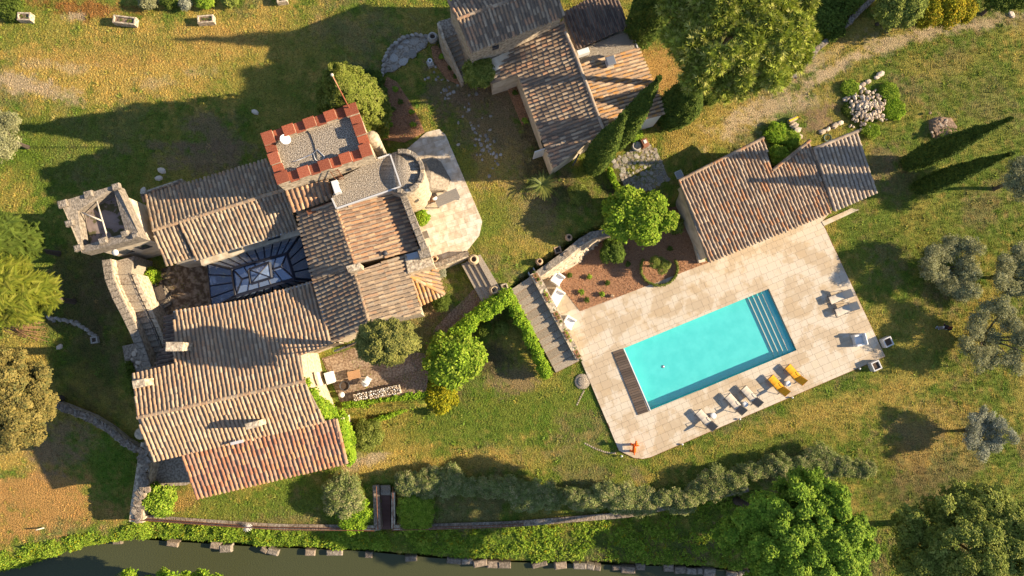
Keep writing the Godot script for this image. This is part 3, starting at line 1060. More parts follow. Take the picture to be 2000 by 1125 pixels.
# walls under a roof outline: pts [[px,py,h]...], straight down to base_y
func wall(owner_: Node3D, called: String, pts: Array, base_y: float, material: Material, inset := .22, drop := .18, shift := Vector3.ZERO) -> MeshInstance3D:
	var w := []
	for p in pts: w.append(PV(p) + shift)
	w = inset_ring(w, inset)
	var top := []
	for p: Vector3 in w: top.append(p - Vector3(0, drop, 0))
	var s := st_new()
	solid(s, ring_at(w, base_y), top)
	return part(called, done(s), material, owner_)

# slab over an outline at a constant height
func slab(owner_: Node, called: String, poly: Array, h: float, thick: float, material: Material, inset := 0.0) -> MeshInstance3D:
	var w := []
	for p in poly: w.append(P(p[0], p[1], h))
	if inset != 0.0: w = inset_ring(w, inset)
	var s := st_new()
	solid(s, ring_at(w, h - thick), w, true)
	return part(called, done(s), material, owner_)

# upright low wall / curb along survey points, with flat top of width wd (metres) at height h, down to y0
func strip(owner_: Node, called: String, pts: Array, wd: float, h: float, y0: float, material: Material) -> MeshInstance3D:
	var s := st_new()
	var w := []
	for p in pts: w.append(P(p[0], p[1], p[2] if p.size() > 2 else h))
	strip_into(s, w, wd, y0)
	return part(called, done(s), material, owner_)

func strip_into(s: SurfaceTool, w: Array, wd: float, y0: float) -> void:
	var l := []
	var r := []
	for i in w.size():
		var d: Vector3 = (w[mini(i + 1, w.size() - 1)] - w[maxi(i - 1, 0)])
		var sd := Vector3(-d.z, 0, d.x).normalized() * wd * .5
		l.append(w[i] + sd)
		r.append(w[i] - sd)
	for i in w.size() - 1:
		var mid: Vector3 = (w[i] + w[i + 1]) * .5
		quad(s, l[i], l[i + 1], r[i + 1], r[i], Vector3.UP)
		for side in [l, r]:
			var a: Vector3 = side[i]
			var b: Vector3 = side[i + 1]
			quad(s, a, b, Vector3(b.x, y0, b.z), Vector3(a.x, y0, a.z), (a + b) * .5 - mid)
	for e in [0, w.size() - 1]:
		var a: Vector3 = l[e]
		var b: Vector3 = r[e]
		var out: Vector3 = w[e] - w[1 if e == 0 else e - 1]
		quad(s, a, b, Vector3(b.x, y0, b.z), Vector3(a.x, y0, a.z), Vector3(out.x, 0, out.z))

# ------------------------------------------------------------------ the manor
func cap_run(owner_: Node3D, a: Vector3, b: Vector3, inw: Vector3, wd: float, y: float, up: float, merlon: bool) -> void:
	# stone block with red tile coping between a and b (on the outer face), wd deep
	var d := b - a
	var z := d.normalized()
	var c := (a + b) * .5 + inw * wd * .5
	var bs := Basis(z, Vector3.UP, z.cross(Vector3.UP))
	if up > 0.0:
		var s := st_new()
		bx(s, Vector3(c.x, y + up * .5 - .01, c.z), Vector3(d.length(), up + .02, wd), bs)
		part("merlon" if merlon else "parapet", done(s), M.stone, owner_)
	var n := maxi(1, int(round(d.length() / .62)))
	for i in n:
		var p := a + d * ((i + .5) / n) + inw * wd * .5
		var s2 := st_new()
		bx(s2, Vector3.ZERO, Vector3(d.length() / n - .012, .07, wd + .10), Basis(), .018)
		part("coping_tile", done(s2), M.caps[rng.randi() % M.caps.size()], owner_, Transform3D(bs.rotated(z, rng.randf_range(-.02, .02)), Vector3(p.x, y + up + .04, p.z)))

func keep_tower() -> void:
	var q := [P(505, 260, 10.4), P(693, 196, 10.4), P(730, 300, 10.4), P(541, 362, 10.4)]
	var c := Vector3.ZERO
	for p: Vector3 in q: c += p * .25
	var t := thing("keep_tower", "square stone tower with red tiled battlements and gravel top", "tower", Vector3(c.x, 1.8, c.z))
	var base := inset_ring(q, .06)
	var inner := inset_ring(q, .66)
	var s := st_new()
	solid(s, ring_at(base, 1.2), ring_at(base, 9.6))
	part("wall", done(s), M.stone, t)
	var s1 := st_new()
	solid(s1, ring_at(inner, 9.5), ring_at(inner, 9.72))
	part("gravel_roof", done(s1), M.gravel, t)
	for i in 4:
		var a: Vector3 = base[i]
		var b: Vector3 = base[(i + 1) % 4]
		var z := (b - a).normalized()
		var inw := Vector3(-z.z, 0, z.x)
		if inw.dot(c - a) < 0: inw = -inw
		var ln := a.distance_to(b)
		var wd := .62
		# low wall the whole way round, under the caps
		var s2 := st_new()
		var bs := Basis(z, Vector3.UP, z.cross(Vector3.UP))
		bx(s2, Vector3((a.x + b.x) * .5, 9.75, (a.z + b.z) * .5) + inw * wd * .5, Vector3(ln - (wd * 2.0 if i % 2 else 0.0), .5, wd), bs)
		part("parapet", done(s2), M.stone, t)
		var nm := 3 if i % 2 == 0 else 1
		var m := .78
		var free := ln - 2.0 * .78 - nm * m
		var gap := free / (nm + 1)
		var x := .78
		for k in nm + 1:
			cap_run(t, a + z * x, a + z * (x + gap), inw, wd, 10.0, 0.0, false)
			x += gap
			if k < nm:
				cap_run(t, a + z * x, a + z * (x + m), inw, wd, 10.0, .22, true)
				x += m
		cap_run(t, a, a + z * .78, inw, .78, 10.0, .25, true)
	# corner turret
	var tp := P(726, 266, 9.2)
	var s3 := st_new(false)
	lathe(s3, Vector3(tp.x, 0, tp.z), [[.46, 1.5], [.46, 8.9], [.40, 9.15], [.22, 9.3], [0.0, 9.34]], 14)
	part("corner_turret", done(s3), M.stone, t)
	# slit windows on the south wall
	var sa: Vector3 = base[2]
	var sb: Vector3 = base[3]
	for k in [.3, .7]:
		var s4 := st_new()
		var zz := (sb - sa).normalized()
		bx(s4, Vector3(lerpf(sa.x, sb.x, k), 8.7, lerpf(sa.z, sb.z, k)), Vector3(.3, .5, .06), Basis(zz, Vector3.UP, zz.cross(Vector3.UP)))
		part("slit_window", done(s4), M.dark, t)
	# things on the roof
	var base_m := P(683, 213, 10.05)
	var mast := thing("antenna_mast", "thin red and white antenna mast on the battlemented tower", "mast", base_m)
	var sm := st_new(false)
	tube(sm, [base_m - Vector3(0, .6, 0), base_m + Vector3(0, 3.2, 0)], [.045, .04], 8)
	part("lower_pole", done(sm), M.cap, mast)
	var sm2 := st_new(false)
	tube(sm2, [base_m + Vector3(0, 3.2, 0), base_m + Vector3(0, 5.6, 0)], [.035, .03], 8)
	part("upper_pole", done(sm2), mat(Color(.62, .30, .18), .7), mast)
	var sm3 := st_new(false)
	lathe(sm3, base_m + Vector3(0, 5.6, 0), [[.09, 0], [.1, .08], [.0, .22]], 10)
	part("tip", done(sm3), M.cream, mast)
	var dp := P(557, 273, 10.2)
	var dish := thing("satellite_dish", "white satellite dish standing on the gravel tower roof", "satellite dish", Vector3(dp.x, 9.72, dp.z))
	var sd := st_new(false)
	tube(sd, [Vector3(dp.x, 9.70, dp.z), Vector3(dp.x, 10.2, dp.z)], [.03, .03], 6)
	part("stand", done(sd), M.steel, dish)
	var sdd := st_new(false)
	lathe(sdd, Vector3(dp.x, 10.2, dp.z), [[0, 0], [.2, .03], [.34, .09], [.36, .09], [.34, .07], [.2, .01], [0, -.02]], 18, Basis(Vector3(.3, 0, 1).normalized(), -.45))
	part("reflector", done(sdd), M.white, dish)
	var sdf := st_new(false)
	tube(sdf, [Vector3(dp.x, 10.2, dp.z), Vector3(dp.x + .2, 10.55, dp.z)], [.015, .012], 5)
	part("feed_arm", done(sdf), M.steel, dish)
	for cb in [[[[594, 250], [606, 262], [613, 280], [618, 300], [622, 322]], "dark", "black cable lying across the gravel of the tower roof"], [[[612, 300], [620, 292], [634, 306], [628, 318], [616, 312], [612, 300], [585, 312], [572, 316]], "white", "loose white cable coiled on the gravel tower roof"]]:
		var s5 := st_new(false)
		var path := []
		var rr := []
		for k in cb[0]:
			path.append(P(k[0], k[1], 9.76))
			rr.append(.032)
		tube(s5, path, rr, 5)
		var cab := part("cable", done(s5), M[cb[1]], self)
		metas(cab, cb[2], "cable")
	# iron ladder to the lower roof
	var l0 := P(665, 352, 8.5)
	var l1 := P(652, 333, 10.1)
	var lad := thing("iron_ladder", "rusty iron ladder leaning between gravel roof and red tiled battlements", "ladder", l0)
	var lx := Vector3(.24, 0, -.08)
	for k in [-1.0, 1.0]:
		var s6 := st_new(false)
		tube(s6, [l0 + lx * k, l1 + lx * k], [.03, .03], 5)
		part("rail", done(s6), M.rust, lad)
	for k in 6:
		var s7 := st_new(false)
		var p := l0.lerp(l1, (k + .5) / 6.0)
		tube(s7, [p - lx, p + lx], [.02, .02], 5)
		part("rung", done(s7), M.rust, lad)

func round_tower() -> void:
	var h := 8.4
	var c := P(786, 336, h)
	var t := thing("round_tower", "round pale stone tower with notched rim and gravel top beside terrace", "tower", Vector3(c.x, 2, c.z))
	var R := 1.52
	var s := st_new(false)
	lathe(s, Vector3(c.x, 0, c.z), [[R + .14, 1.6], [R + .10, 3.0], [R, 5.5], [R, 8.40]], 40)
	part("wall", done(s), M.stone_pale, t)
	var s1 := st_new(false)
	lathe(s1, Vector3(c.x, 0, c.z), [[0, h + .05], [R - .03, h + .05], [R - .03, h - .1]], 30)
	part("gravel_roof", done(s1), M.gravel, t)
	for k in 30:
		if k > 8 and k < 22: continue
		# rim of blocks, with four notches on the outer side
		var a := TAU * k / 30.0
		var up := .26 if not (k in [27, 0, 3, 6, 7]) else .06
		var s2 := st_new()
		bx(s2, Vector3(0, up * .5 - .12, 0), Vector3(.30, up + .24, .325), Basis(), .03)
		part("rim_stone", done(s2), M.parapet if k % 3 else M.stone_pale, t, Transform3D(Basis(Vector3.UP, -a), Vector3(c.x + cos(a) * (R - .13), h + .1, c.z + sin(a) * (R - .13))))
	# slit openings in the curved wall
	for w in [[1.05, 5.4], [.78, 3.4]]:
		var s3 := st_new()
		bx(s3, Vector3.ZERO, Vector3(.12, .5, .3))
		part("slit_window", done(s3), M.dark, t, Transform3D(Basis(Vector3.UP, -w[0]), Vector3(c.x + cos(w[0]) * (R - .02), w[1], c.z + sin(w[0]) * (R - .02))))
	# sloping masonry foot on the terrace side
	var b0 := [P(838, 380, 2.05), P(848, 306, 2.05), P(862, 316, 2.05), P(882, 352, 2.05), P(874, 372, 2.05)]
	var t0 := [P(822, 372, 4.6), P(826, 318, 4.6), P(832, 318, 4.6), P(842, 340, 4.4), P(840, 366, 4.2)]
	var s4 := st_new()
	solid(s4, b0, t0)
	part("sloping_foot", done(s4), M.parapet, t)
	# flat gravelled wing between keep and round tower
	var f := thing("flat_roof_wing", "flat gravel roofed wing with white metal edging beside square tower", "building", P(715, 352, 2))
	var poly := [[738, 309], [762, 301], [783, 364], [657, 407], [648, 387], [660, 350]]
	var pw := []
	for p in poly: pw.append([p[0], p[1], h])
	wall(f, "wall", pw, 1.8, M.render, .05, .12)
	slab(f, "gravel_roof", poly, h, .13, M.gravel)
	for e in [[[762, 301], [783, 364]], [[783, 364], [657, 407]], [[657, 407], [648, 387]], [[738, 309], [762, 301]]]:
		strip(f, "metal_edging", e, .10, h + .06, h - .15, M.steel_pale)
	var ap := P(657, 366, 8.8)
	var ac := thing("air_conditioner", "white air conditioner box on gravel roof below the ladder", "air conditioner", ap - Vector3(0, .35, 0))
	var rot := Basis(Vector3.UP, .33)
	var s6 := st_new()
	bx(s6, ap, Vector3(.42, .62, .86), rot, .03)
	part("casing", done(s6), M.white, ac)
	var s7 := st_new(false)
	lathe(s7, ap + rot * Vector3(.215, 0, 0), [[0, 0], [.22, 0], [.22, .012], [0, .012]], 14, rot * Basis(Vector3.BACK, -PI / 2))
	part("fan_grille", done(s7), M.grey, ac)
	for k in [-1.0, 1.0]:
		var s8 := st_new()
		bx(s8, ap + rot * Vector3(0, -.34, .3 * k), Vector3(.44, .08, .06), rot)
		part("foot", done(s8), M.dark, ac)

func north_wing() -> void:
	var t := thing("north_wing", "long tiled wing between square tower and corner tower", "building", P(430, 430, 2))
	roof(t, "roof", [[283, 384], [522, 312], [553, 371], [296, 450]], [[296, 450, 7.2], [552, 371, 7.2], [400, 348, 5.8]], [[297, 447], [284, 387]], "lichen")
	roof(t, "roof", [[298, 451], [347, 434], [375, 500], [323, 518]], [[297, 451, 7.05], [346, 435, 7.05], [350, 510, 5.7]], [[320, 443], [349, 509]], "lichen")
	roof(t, "roof", [[347, 433], [556, 371], [582, 446], [381, 507]], [[347, 433, 7.25], [556, 371, 7.25], [480, 477, 5.8]], [[450, 403], [482, 477]], "lichen")
	wall(t, "wall", [[283, 384, 5.8], [522, 312, 5.8], [553, 371, 7.2], [582, 446, 5.8], [381, 507, 5.8], [323, 518, 5.7], [296, 450, 7.1]], 1.2, M.render)
	ridge(t, P(297, 450, 7.16), P(553, 371, 7.3), "barn")
	# gutter of the south eave
	var s := st_new(false)
	tube(s, [P(380, 509, 5.72), P(583, 447, 5.72)], [.07, .07], 6)
	part("gutter", done(s), M.steel_pale, t)
	strip(t, "ledge", [[392, 513], [586, 452]], .42, 5.0, 3.5, M.render)
	# roof windows in the cream parapet below the eave
	for k in [[460, 488], [535, 464]]:
		var p := P(k[0], k[1], 5.04)
		var s2 := st_new()
		bx(s2, p, Vector3(.9, .05, .26), Basis(Vector3.UP, .29))
		part("window", done(s2), M.glass_dark, t)
	var cw := thing("coped_wall", "low wall with tile coping beside corner tower on the lawn", "wall", P(315, 368, 1.9))
	strip(cw, "wall", [[278, 379], [356, 353]], .35, 3.0, 1.5, M.stone)
	roof(cw, "coping", [[274, 381], [353, 352], [358, 364], [279, 394]], [[274, 381, 3.15], [353, 352, 3.15], [318, 380, 2.95]], [[314, 366], [319, 379]], "grey")

func corner_tower() -> void:
	var o := [P(118, 394, 9), P(226, 361, 9), P(275, 464, 9), P(160, 494, 9)]
	var c: Vector3 = (o[0] + o[1] + o[2] + o[3]) * .25
	var t := thing("corner_tower", "open topped square corner tower with weathered stone parapet", "tower", Vector3(c.x, 1.6, c.z))
	var body := inset_ring(o, .32)
	var s := st_new()
	solid(s, ring_at(body, 0.6), ring_at(body, 7.7))
	part("wall", done(s), M.render, t)
	var s1 := st_new()
	solid(s1, ring_at(inset_ring(o, .10), 7.55), ring_at(inset_ring(o, .02), 7.85), true)
	part("cornice", done(s1), M.parapet, t)
	var inner := [P(152, 412, 8.8), P(222, 371, 8.8), P(246, 455, 8.8), P(160, 481, 8.8)]
	var outer := inset_ring(o, .0)
	for i in 4:
		var j := (i + 1) % 4
		var s2 := st_new()
		var top := [outer[i], outer[j], inner[j], inner[i]]
		top[2] = Vector3(top[2].x, 8.82, top[2].z)
		top[3] = Vector3(top[3].x, 8.82, top[3].z)
		solid(s2, ring_at([outer[i], outer[j], inner[j], inner[i]], 7.84), top)
		part("parapet", done(s2), M.parapet, t)
	for m in [[122, 398, .6], [172, 379, .55], [135, 436, .5], [226, 364, .5], [152, 484, .5], [200, 470, .5], [243, 456, .45], [264, 460, .4]]:
		var p := P(m[0], m[1], 9.1)
		part("merlon", box_mesh(Vector3(m[2], .34, m[2] * .8), .05), M.parapet, t, Transform3D(Basis(Vector3.UP, .3), p - Vector3(0, .1, 0)))
	var s3 := st_new()
	solid(s3, ring_at(inner, 7.2), ring_at(inner, 7.9))
	part("floor", done(s3), tmat(ramp_tex(41, .005, [[.3, .08, .075, .035], [.40, .10, .09, .045], [.44, .19, .15, .135], [.7, .25, .20, .175]]), 6.0, .9), t)
	for pr in [[188, 390, 210, 464], [160, 415, 201, 432]]:
		var s4 := st_new(false)
		tube(s4, [P(pr[0], pr[1], 8.6), P(pr[2], pr[3], 8.6)], [.055, .055], 6)
		part("crossing_pole", done(s4), M.cream, t)
	# windows and shutters on the south side, floodlight
	var a: Vector3 = body[2]
	var b: Vector3 = body[3]
	var z := (b - a).normalized()
	for k in [.32, .72]:
		var s5 := st_new()
		bx(s5, Vector3(lerpf(a.x, b.x, k), 5.5, lerpf(a.z, b.z, k)), Vector3(.75, 1.1, .08), Basis(z, Vector3.UP, z.cross(Vector3.UP)))
		part("window", done(s5), M.glass_dark, t)
	var lp := P(226, 492, 7.0)
	var lamp := thing("flood_lamp", "small white flood lamp fixed under the corner tower parapet", "lamp", lp)
	var s6 := st_new(false)
	lathe(s6, lp, [[0, 0], [.2, .0], [.24, .12], [.16, .2], [0, .2]], 12, Basis(Vector3.RIGHT, .5))
	part("housing", done(s6), M.white, lamp)
	var s7 := st_new(false)
	tube(s7, [lp, lp + Vector3(.05, .1, -.5)], [.03, .03], 5)
	part("bracket", done(s7), M.dark, lamp)
	# south eave ledge of the wing's east face: small slit
	var e0: Vector3 = body[1]
	var e1: Vector3 = body[2]
	var s8 := st_new()
	var z2 := (e1 - e0).normalized()
	bx(s8, Vector3(lerpf(e0.x, e1.x, .75), 7.1, lerpf(e0.z, e1.z, .75)), Vector3(.4, .12, .05), Basis(z2, Vector3.UP, z2.cross(Vector3.UP)))
	part("slit_window", done(s8), M.dark, t)

func central_hall() -> void:
	var t := thing("central_hall", "central hall with orange tiled slope behind a stone parapet", "building", P(700, 460, 2))
	roof(t, "roof", [[658, 410], [777, 375], [816, 488], [692, 515]], [[658, 410, 8.1], [692, 514, 8.1], [796, 432, 6.9]], [[675, 462], [795, 430]], "warm")
	roof(t, "roof", [[581, 422], [649, 393], [658, 410], [692, 515], [677, 523], [613, 548]], [[658, 410, 8.1], [692, 514, 8.1], [597, 485, 7.0]], [[675, 462], [597, 489]], "lichen")
	ridge(t, P(658, 411, 8.06), P(692, 514, 8.06), "warm")
	wall(t, "wall", [[581, 422, 6.95], [652, 392, 7.6], [777, 375, 6.8], [816, 488, 6.8], [692, 514, 7.9], [613, 548, 6.95]], 1.8, M.render, .1, .2)
	# east parapet of weathered stone in separate blocks
	for k in 9:
		var f0 := k / 9.0
		var f1 := (k + 1) / 9.0
		var a := P(lerpf(782, 829, f0), lerpf(368, 486, f0), 7.75)
		var b := P(lerpf(782, 829, f1), lerpf(368, 486, f1), 7.75)
		var z := (b - a).normalized()
		var s := st_new()
		bx(s, Vector3.ZERO, Vector3(a.distance_to(b) - .012, .5, .52), Basis(), .05)
		part("coping_stone", done(s), M.parapet, t, Transform3D(Basis(z, Vector3.UP, z.cross(Vector3.UP)), (a + b) * .5 + Vector3(0, rng.randf_range(-.27, -.22), 0)))
	var s2 := st_new()
	strip_into(s2, [P(782, 369, 7.35), P(829, 486, 7.35)], .46, 1.9)
	part("parapet", done(s2), M.stone_pale, t)
	# square corner pier with lead box
	var blk := [[790, 497], [822, 489], [836, 484], [847, 517], [797, 534]]
	var bw := []
	for p in blk: bw.append([p[0], p[1], 6.9])
	wall(t, "corner_pier", bw, 1.9, M.stone_pale, 0, 0)
	slab(t, "lead_flat", [[793, 497], [815, 491], [819, 502], [797, 509]], 7.0, .2, M.steel, 0.0)
	slab(t, "pier_cap", [[815, 487], [836, 481], [842, 500], [821, 505]], 7.5, .6, M.parapet, 0.0)
	# strip of rusty sheet at the head of the dark slope
	var hp := thing("hall_gable_roof", "small slope of orange tiles at the foot of the square tower", "roof", P(600, 385, 2))
	roof(hp, "roof", [[557, 374], [641, 350], [650, 386], [569, 413]], [[557, 374, 8.5], [641, 350, 8.5], [612, 398, 7.6]], [[600, 362], [612, 398]], "warm", {"pitch": .33})
	wall(hp, "wall", [[557, 374, 8.5], [641, 350, 8.5], [650, 386, 7.6], [569, 413, 7.6]], 2.0, M.render, .08, .2)
	slab(hp, "rusty_sheet", [[598, 412], [644, 394], [648, 402], [602, 420]], 7.55, .05, M.rust)
	# flue and vents
	var fp := P(753, 496, 7.4)
	var fl := thing("flue_pipe", "small round flue cowl on the orange tiled roof", "flue", fp - Vector3(0, .4, 0))
	var s3 := st_new(false)
	tube(s3, [fp - Vector3(0, .5, 0), fp + Vector3(0, .3, 0)], [.1, .1], 10)
	part("pipe", done(s3), M.steel, fl)
	var s4 := st_new(false)
	lathe(s4, fp + Vector3(0, .36, 0), [[.2, 0], [.17, .08], [0, .14]], 12)
	part("cowl", done(s4), M.dark, fl)
	var vp := P(660, 462, 7.75)
	var v := thing("vent_pipe", "short white vent pipe lying on the dark roof beside the ridge", "pipe", vp)
	var s5 := st_new(false)
	tube(s5, [vp, vp + Vector3(.28, .12, .08)], [.06, .06], 8)
	part("pipe", done(s5), M.white, v)
	# chimney slab where the two halls meet
	var ch := thing("chimney", "low flat topped stone chimney at the ridge of the central hall", "chimney", P(691, 521, 7.2))
	slab(ch, "stack", [[679, 522], [704, 515], [707, 525], [682, 532]], 8.55, 1.4, M.stone_pale)
	slab(ch, "cap", [[676, 520], [703, 513], [706, 525], [680, 532]], 8.7, .14, M.stone)

func south_hall() -> void:
	var t := thing("south_hall", "ridged hall with lichen covered tiles between skylight and garden", "building", P(710, 580, 1.5))
	roof(t, "roof", [[692, 531], [788, 497], [822, 612], [720, 629]], [[692, 531, 7.8], [720, 629, 7.8], [804, 555, 6.7]], [[706, 580], [804, 553]], "lichen")
	roof(t, "roof", [[613, 548], [677, 523], [692, 531], [720, 629], [717, 637], [648, 671]], [[692, 531, 7.8], [720, 629, 7.8], [632, 610, 6.7]], [[706, 580], [630, 612]], "lichen")
	ridge(t, P(692, 532, 7.78), P(720, 630, 7.78), "lichen")
	wall(t, "wall", [[613, 548, 6.65], [692, 531, 7.7], [788, 497, 6.7], [822, 612, 6.7], [720, 631, 7.7], [648, 671, 6.65]], .6, M.stone_pale, .12, .2)
	var s := st_new(false)
	tube(s, [P(613, 549, 6.66), P(649, 672, 6.66)], [.08, .08], 6)
	part("valley_gutter", done(s), M.steel, t)
	for k in [[668, 681], [690, 672]]:
		var p := P(k[0], k[1], 4.2)
		var s2 := st_new()
		bx(s2, p, Vector3(1.0, 1.2, .1), Basis(Vector3.UP, .38))
		part("window", done(s2), M.glass_dark, t)
	var pc := thing("hip_roof_porch", "small hipped tile porch roof below the corner pier", "porch", P(825, 560, 2))
	roof(pc, "roof", [[798, 535], [853, 526], [867, 573], [803, 541]], [[799, 537, 5.4], [853, 526, 4.6], [866, 573, 4.3]], [[800, 537], [858, 550]], "ochre")
	roof(pc, "roof", [[803, 543], [866, 575], [818, 597]], [[802, 541, 5.4], [866, 575, 4.3], [818, 597, 4.4]], [[806, 548], [822, 594]], "ochre")
	ridge(pc, P(800, 540, 5.42), P(866, 574, 4.35), "ochre", "hip_tile")
	wall(pc, "wall", [[800, 537, 5.2], [853, 526, 4.5], [866, 573, 4.2], [818, 597, 4.3]], .9, M.stone_pale, .3, .2)

func barn() -> void:
	var t := thing("barn", "big ridged barn with pale mixed tiles beside the canal wall", "building", P(440, 740, 1))
	roof(t, "roof", [[340, 609], [482, 588], [611, 551], [648, 671], [587, 693], [593, 744], [268, 816], [257, 733], [341, 713]], [[268, 815, 7.8], [592, 743, 7.8], [360, 606, 5.6]], [[400, 780], [372, 606]], "barn")
	roof(t, "roof", [[268, 816], [593, 744], [634, 823], [298, 900]], [[268, 815, 7.8], [592, 743, 7.8], [460, 862, 6.6]], [[420, 780], [452, 864]], "barn")
	ridge(t, P(267, 816, 7.8), P(594, 744, 7.8), "barn")
	wall(t, "wall", [[340, 609, 5.5], [482, 588, 5.6], [611, 551, 5.5], [648, 671, 6.5], [587, 693, 7.2], [593, 744, 7.8], [634, 823, 6.6], [298, 900, 6.4], [268, 816, 7.7], [257, 733, 6.9], [341, 713, 6.8]], -.5, M.stone_pale, .16, .22)
	# white gutter along the court
	var s := st_new(false)
	tube(s, [P(339, 609, 5.6), P(482, 588, 5.6), P(611, 551, 5.65)], [.06, .06, .06], 6)
	part("gutter", done(s), M.steel_pale, t)
	var r := thing("lean_to", "lean-to shed with red tile roof along the barn's south side", "building", P(510, 895, 0))
	roof(r, "roof", [[352, 889], [656, 818], [676, 904], [383, 973]], [[353, 890, 6.15], [656, 818, 6.15], [530, 938, 5.1]], [[505, 854], [532, 938]], "red", {"pitch": .305})
	wall(r, "wall", [[352, 889, 6.15], [656, 818, 6.15], [676, 904, 5.1], [383, 973, 5.1]], -.3, M.render, .2, .2)
	ridge(r, P(656, 818, 6.17), P(676, 903, 5.15), "red", "verge_tile")
	for ch in [["square stone chimney with pale cap at the barn roof's west edge", 341, 677, 8.2, 1.15, .62, .0], ["short square chimney at the barn roof's west corner", 272, 749, 8.35, .85, .52, .22], ["low concrete chimney with long shadow on the barn's south slope", 493, 830, 8.5, .95, .42, .25]]:
		var p := P(ch[1], ch[2], ch[3])
		var k := thing("chimney", ch[0], "chimney", p - Vector3(0, 1.2, 0), "chimneys on the barn")
		var rot := Basis(Vector3.UP, ch[6])
		var s2 := st_new()
		bx(s2, p - Vector3(0, .85, 0), Vector3(ch[4] * .9, 1.7, ch[5] * .9), rot)
		part("stack", done(s2), M.stone_pale, k)
		var s3 := st_new()
		bx(s3, p, Vector3(ch[4], .12, ch[5]), rot, .03)
		part("cap", done(s3), M.stone, k)
	var sp := P(463, 864, 7.0)
	var s4 := st_new()
	bx(s4, sp, Vector3(.85, .06, .2), Basis(Vector3.UP, .23))
	metas(part("roof_flashing", done(s4), M.steel_pale, self), "white metal flashing where the barn roof meets the red tiles", "flashing")
	var cp := P(270, 848, 6.4)
	var col := thing("round_buttress", "round capped stone buttress at the barn's south-west corner", "buttress", Vector3(cp.x, -.4, cp.z))
	var s5 := st_new(false)
	lathe(s5, Vector3(cp.x, 0, cp.z), [[.5, -1.0], [.42, 2.0], [.40, 6.1], [.30, 6.32], [0, 6.38]], 16)
	part("shaft", done(s5), M.stone, col)
	# ivy hanging on the east gable
	var iv := thing("wall_ivy", "bright green ivy spread over the barn's east gable wall", "ivy", P(640, 800, 1))
	var lobes := []
	for k in [[612, 770, 6.4], [618, 785, 6.2], [626, 800, 5.8], [634, 812, 5.4], [645, 806, 4.4], [650, 816, 4.6], [632, 792, 5.4], [640, 800, 5.0], [600, 748, 6.9]]:
		lobes.append([PV(k), Vector3(.45, .45, .45) if k[0] != 600 else Vector3(.2, .2, .3)])
	foliage(iv, "foliage", lobes, 900, .22, GRN.lime, "broad", 91)
	var iv2 := thing("wall_ivy", "bright green creeper climbing the lean-to's east end wall", "ivy", P(682, 860, 0))
	var lobes2 := []
	for k in 26:
		var f := rng.randf()
		lobes2.append([P(lerpf(659, 679, f) + 3, lerpf(824, 902, f), lerpf(5.6, 4.6, f)).lerp(P(lerpf(672, 690, f), lerpf(820, 888, f), .4), rng.randf() * .95), Vector3(.3, .4, .4)])
	foliage(iv2, "foliage", lobes2, 1300, .22, GRN.lime, "broad", 92)

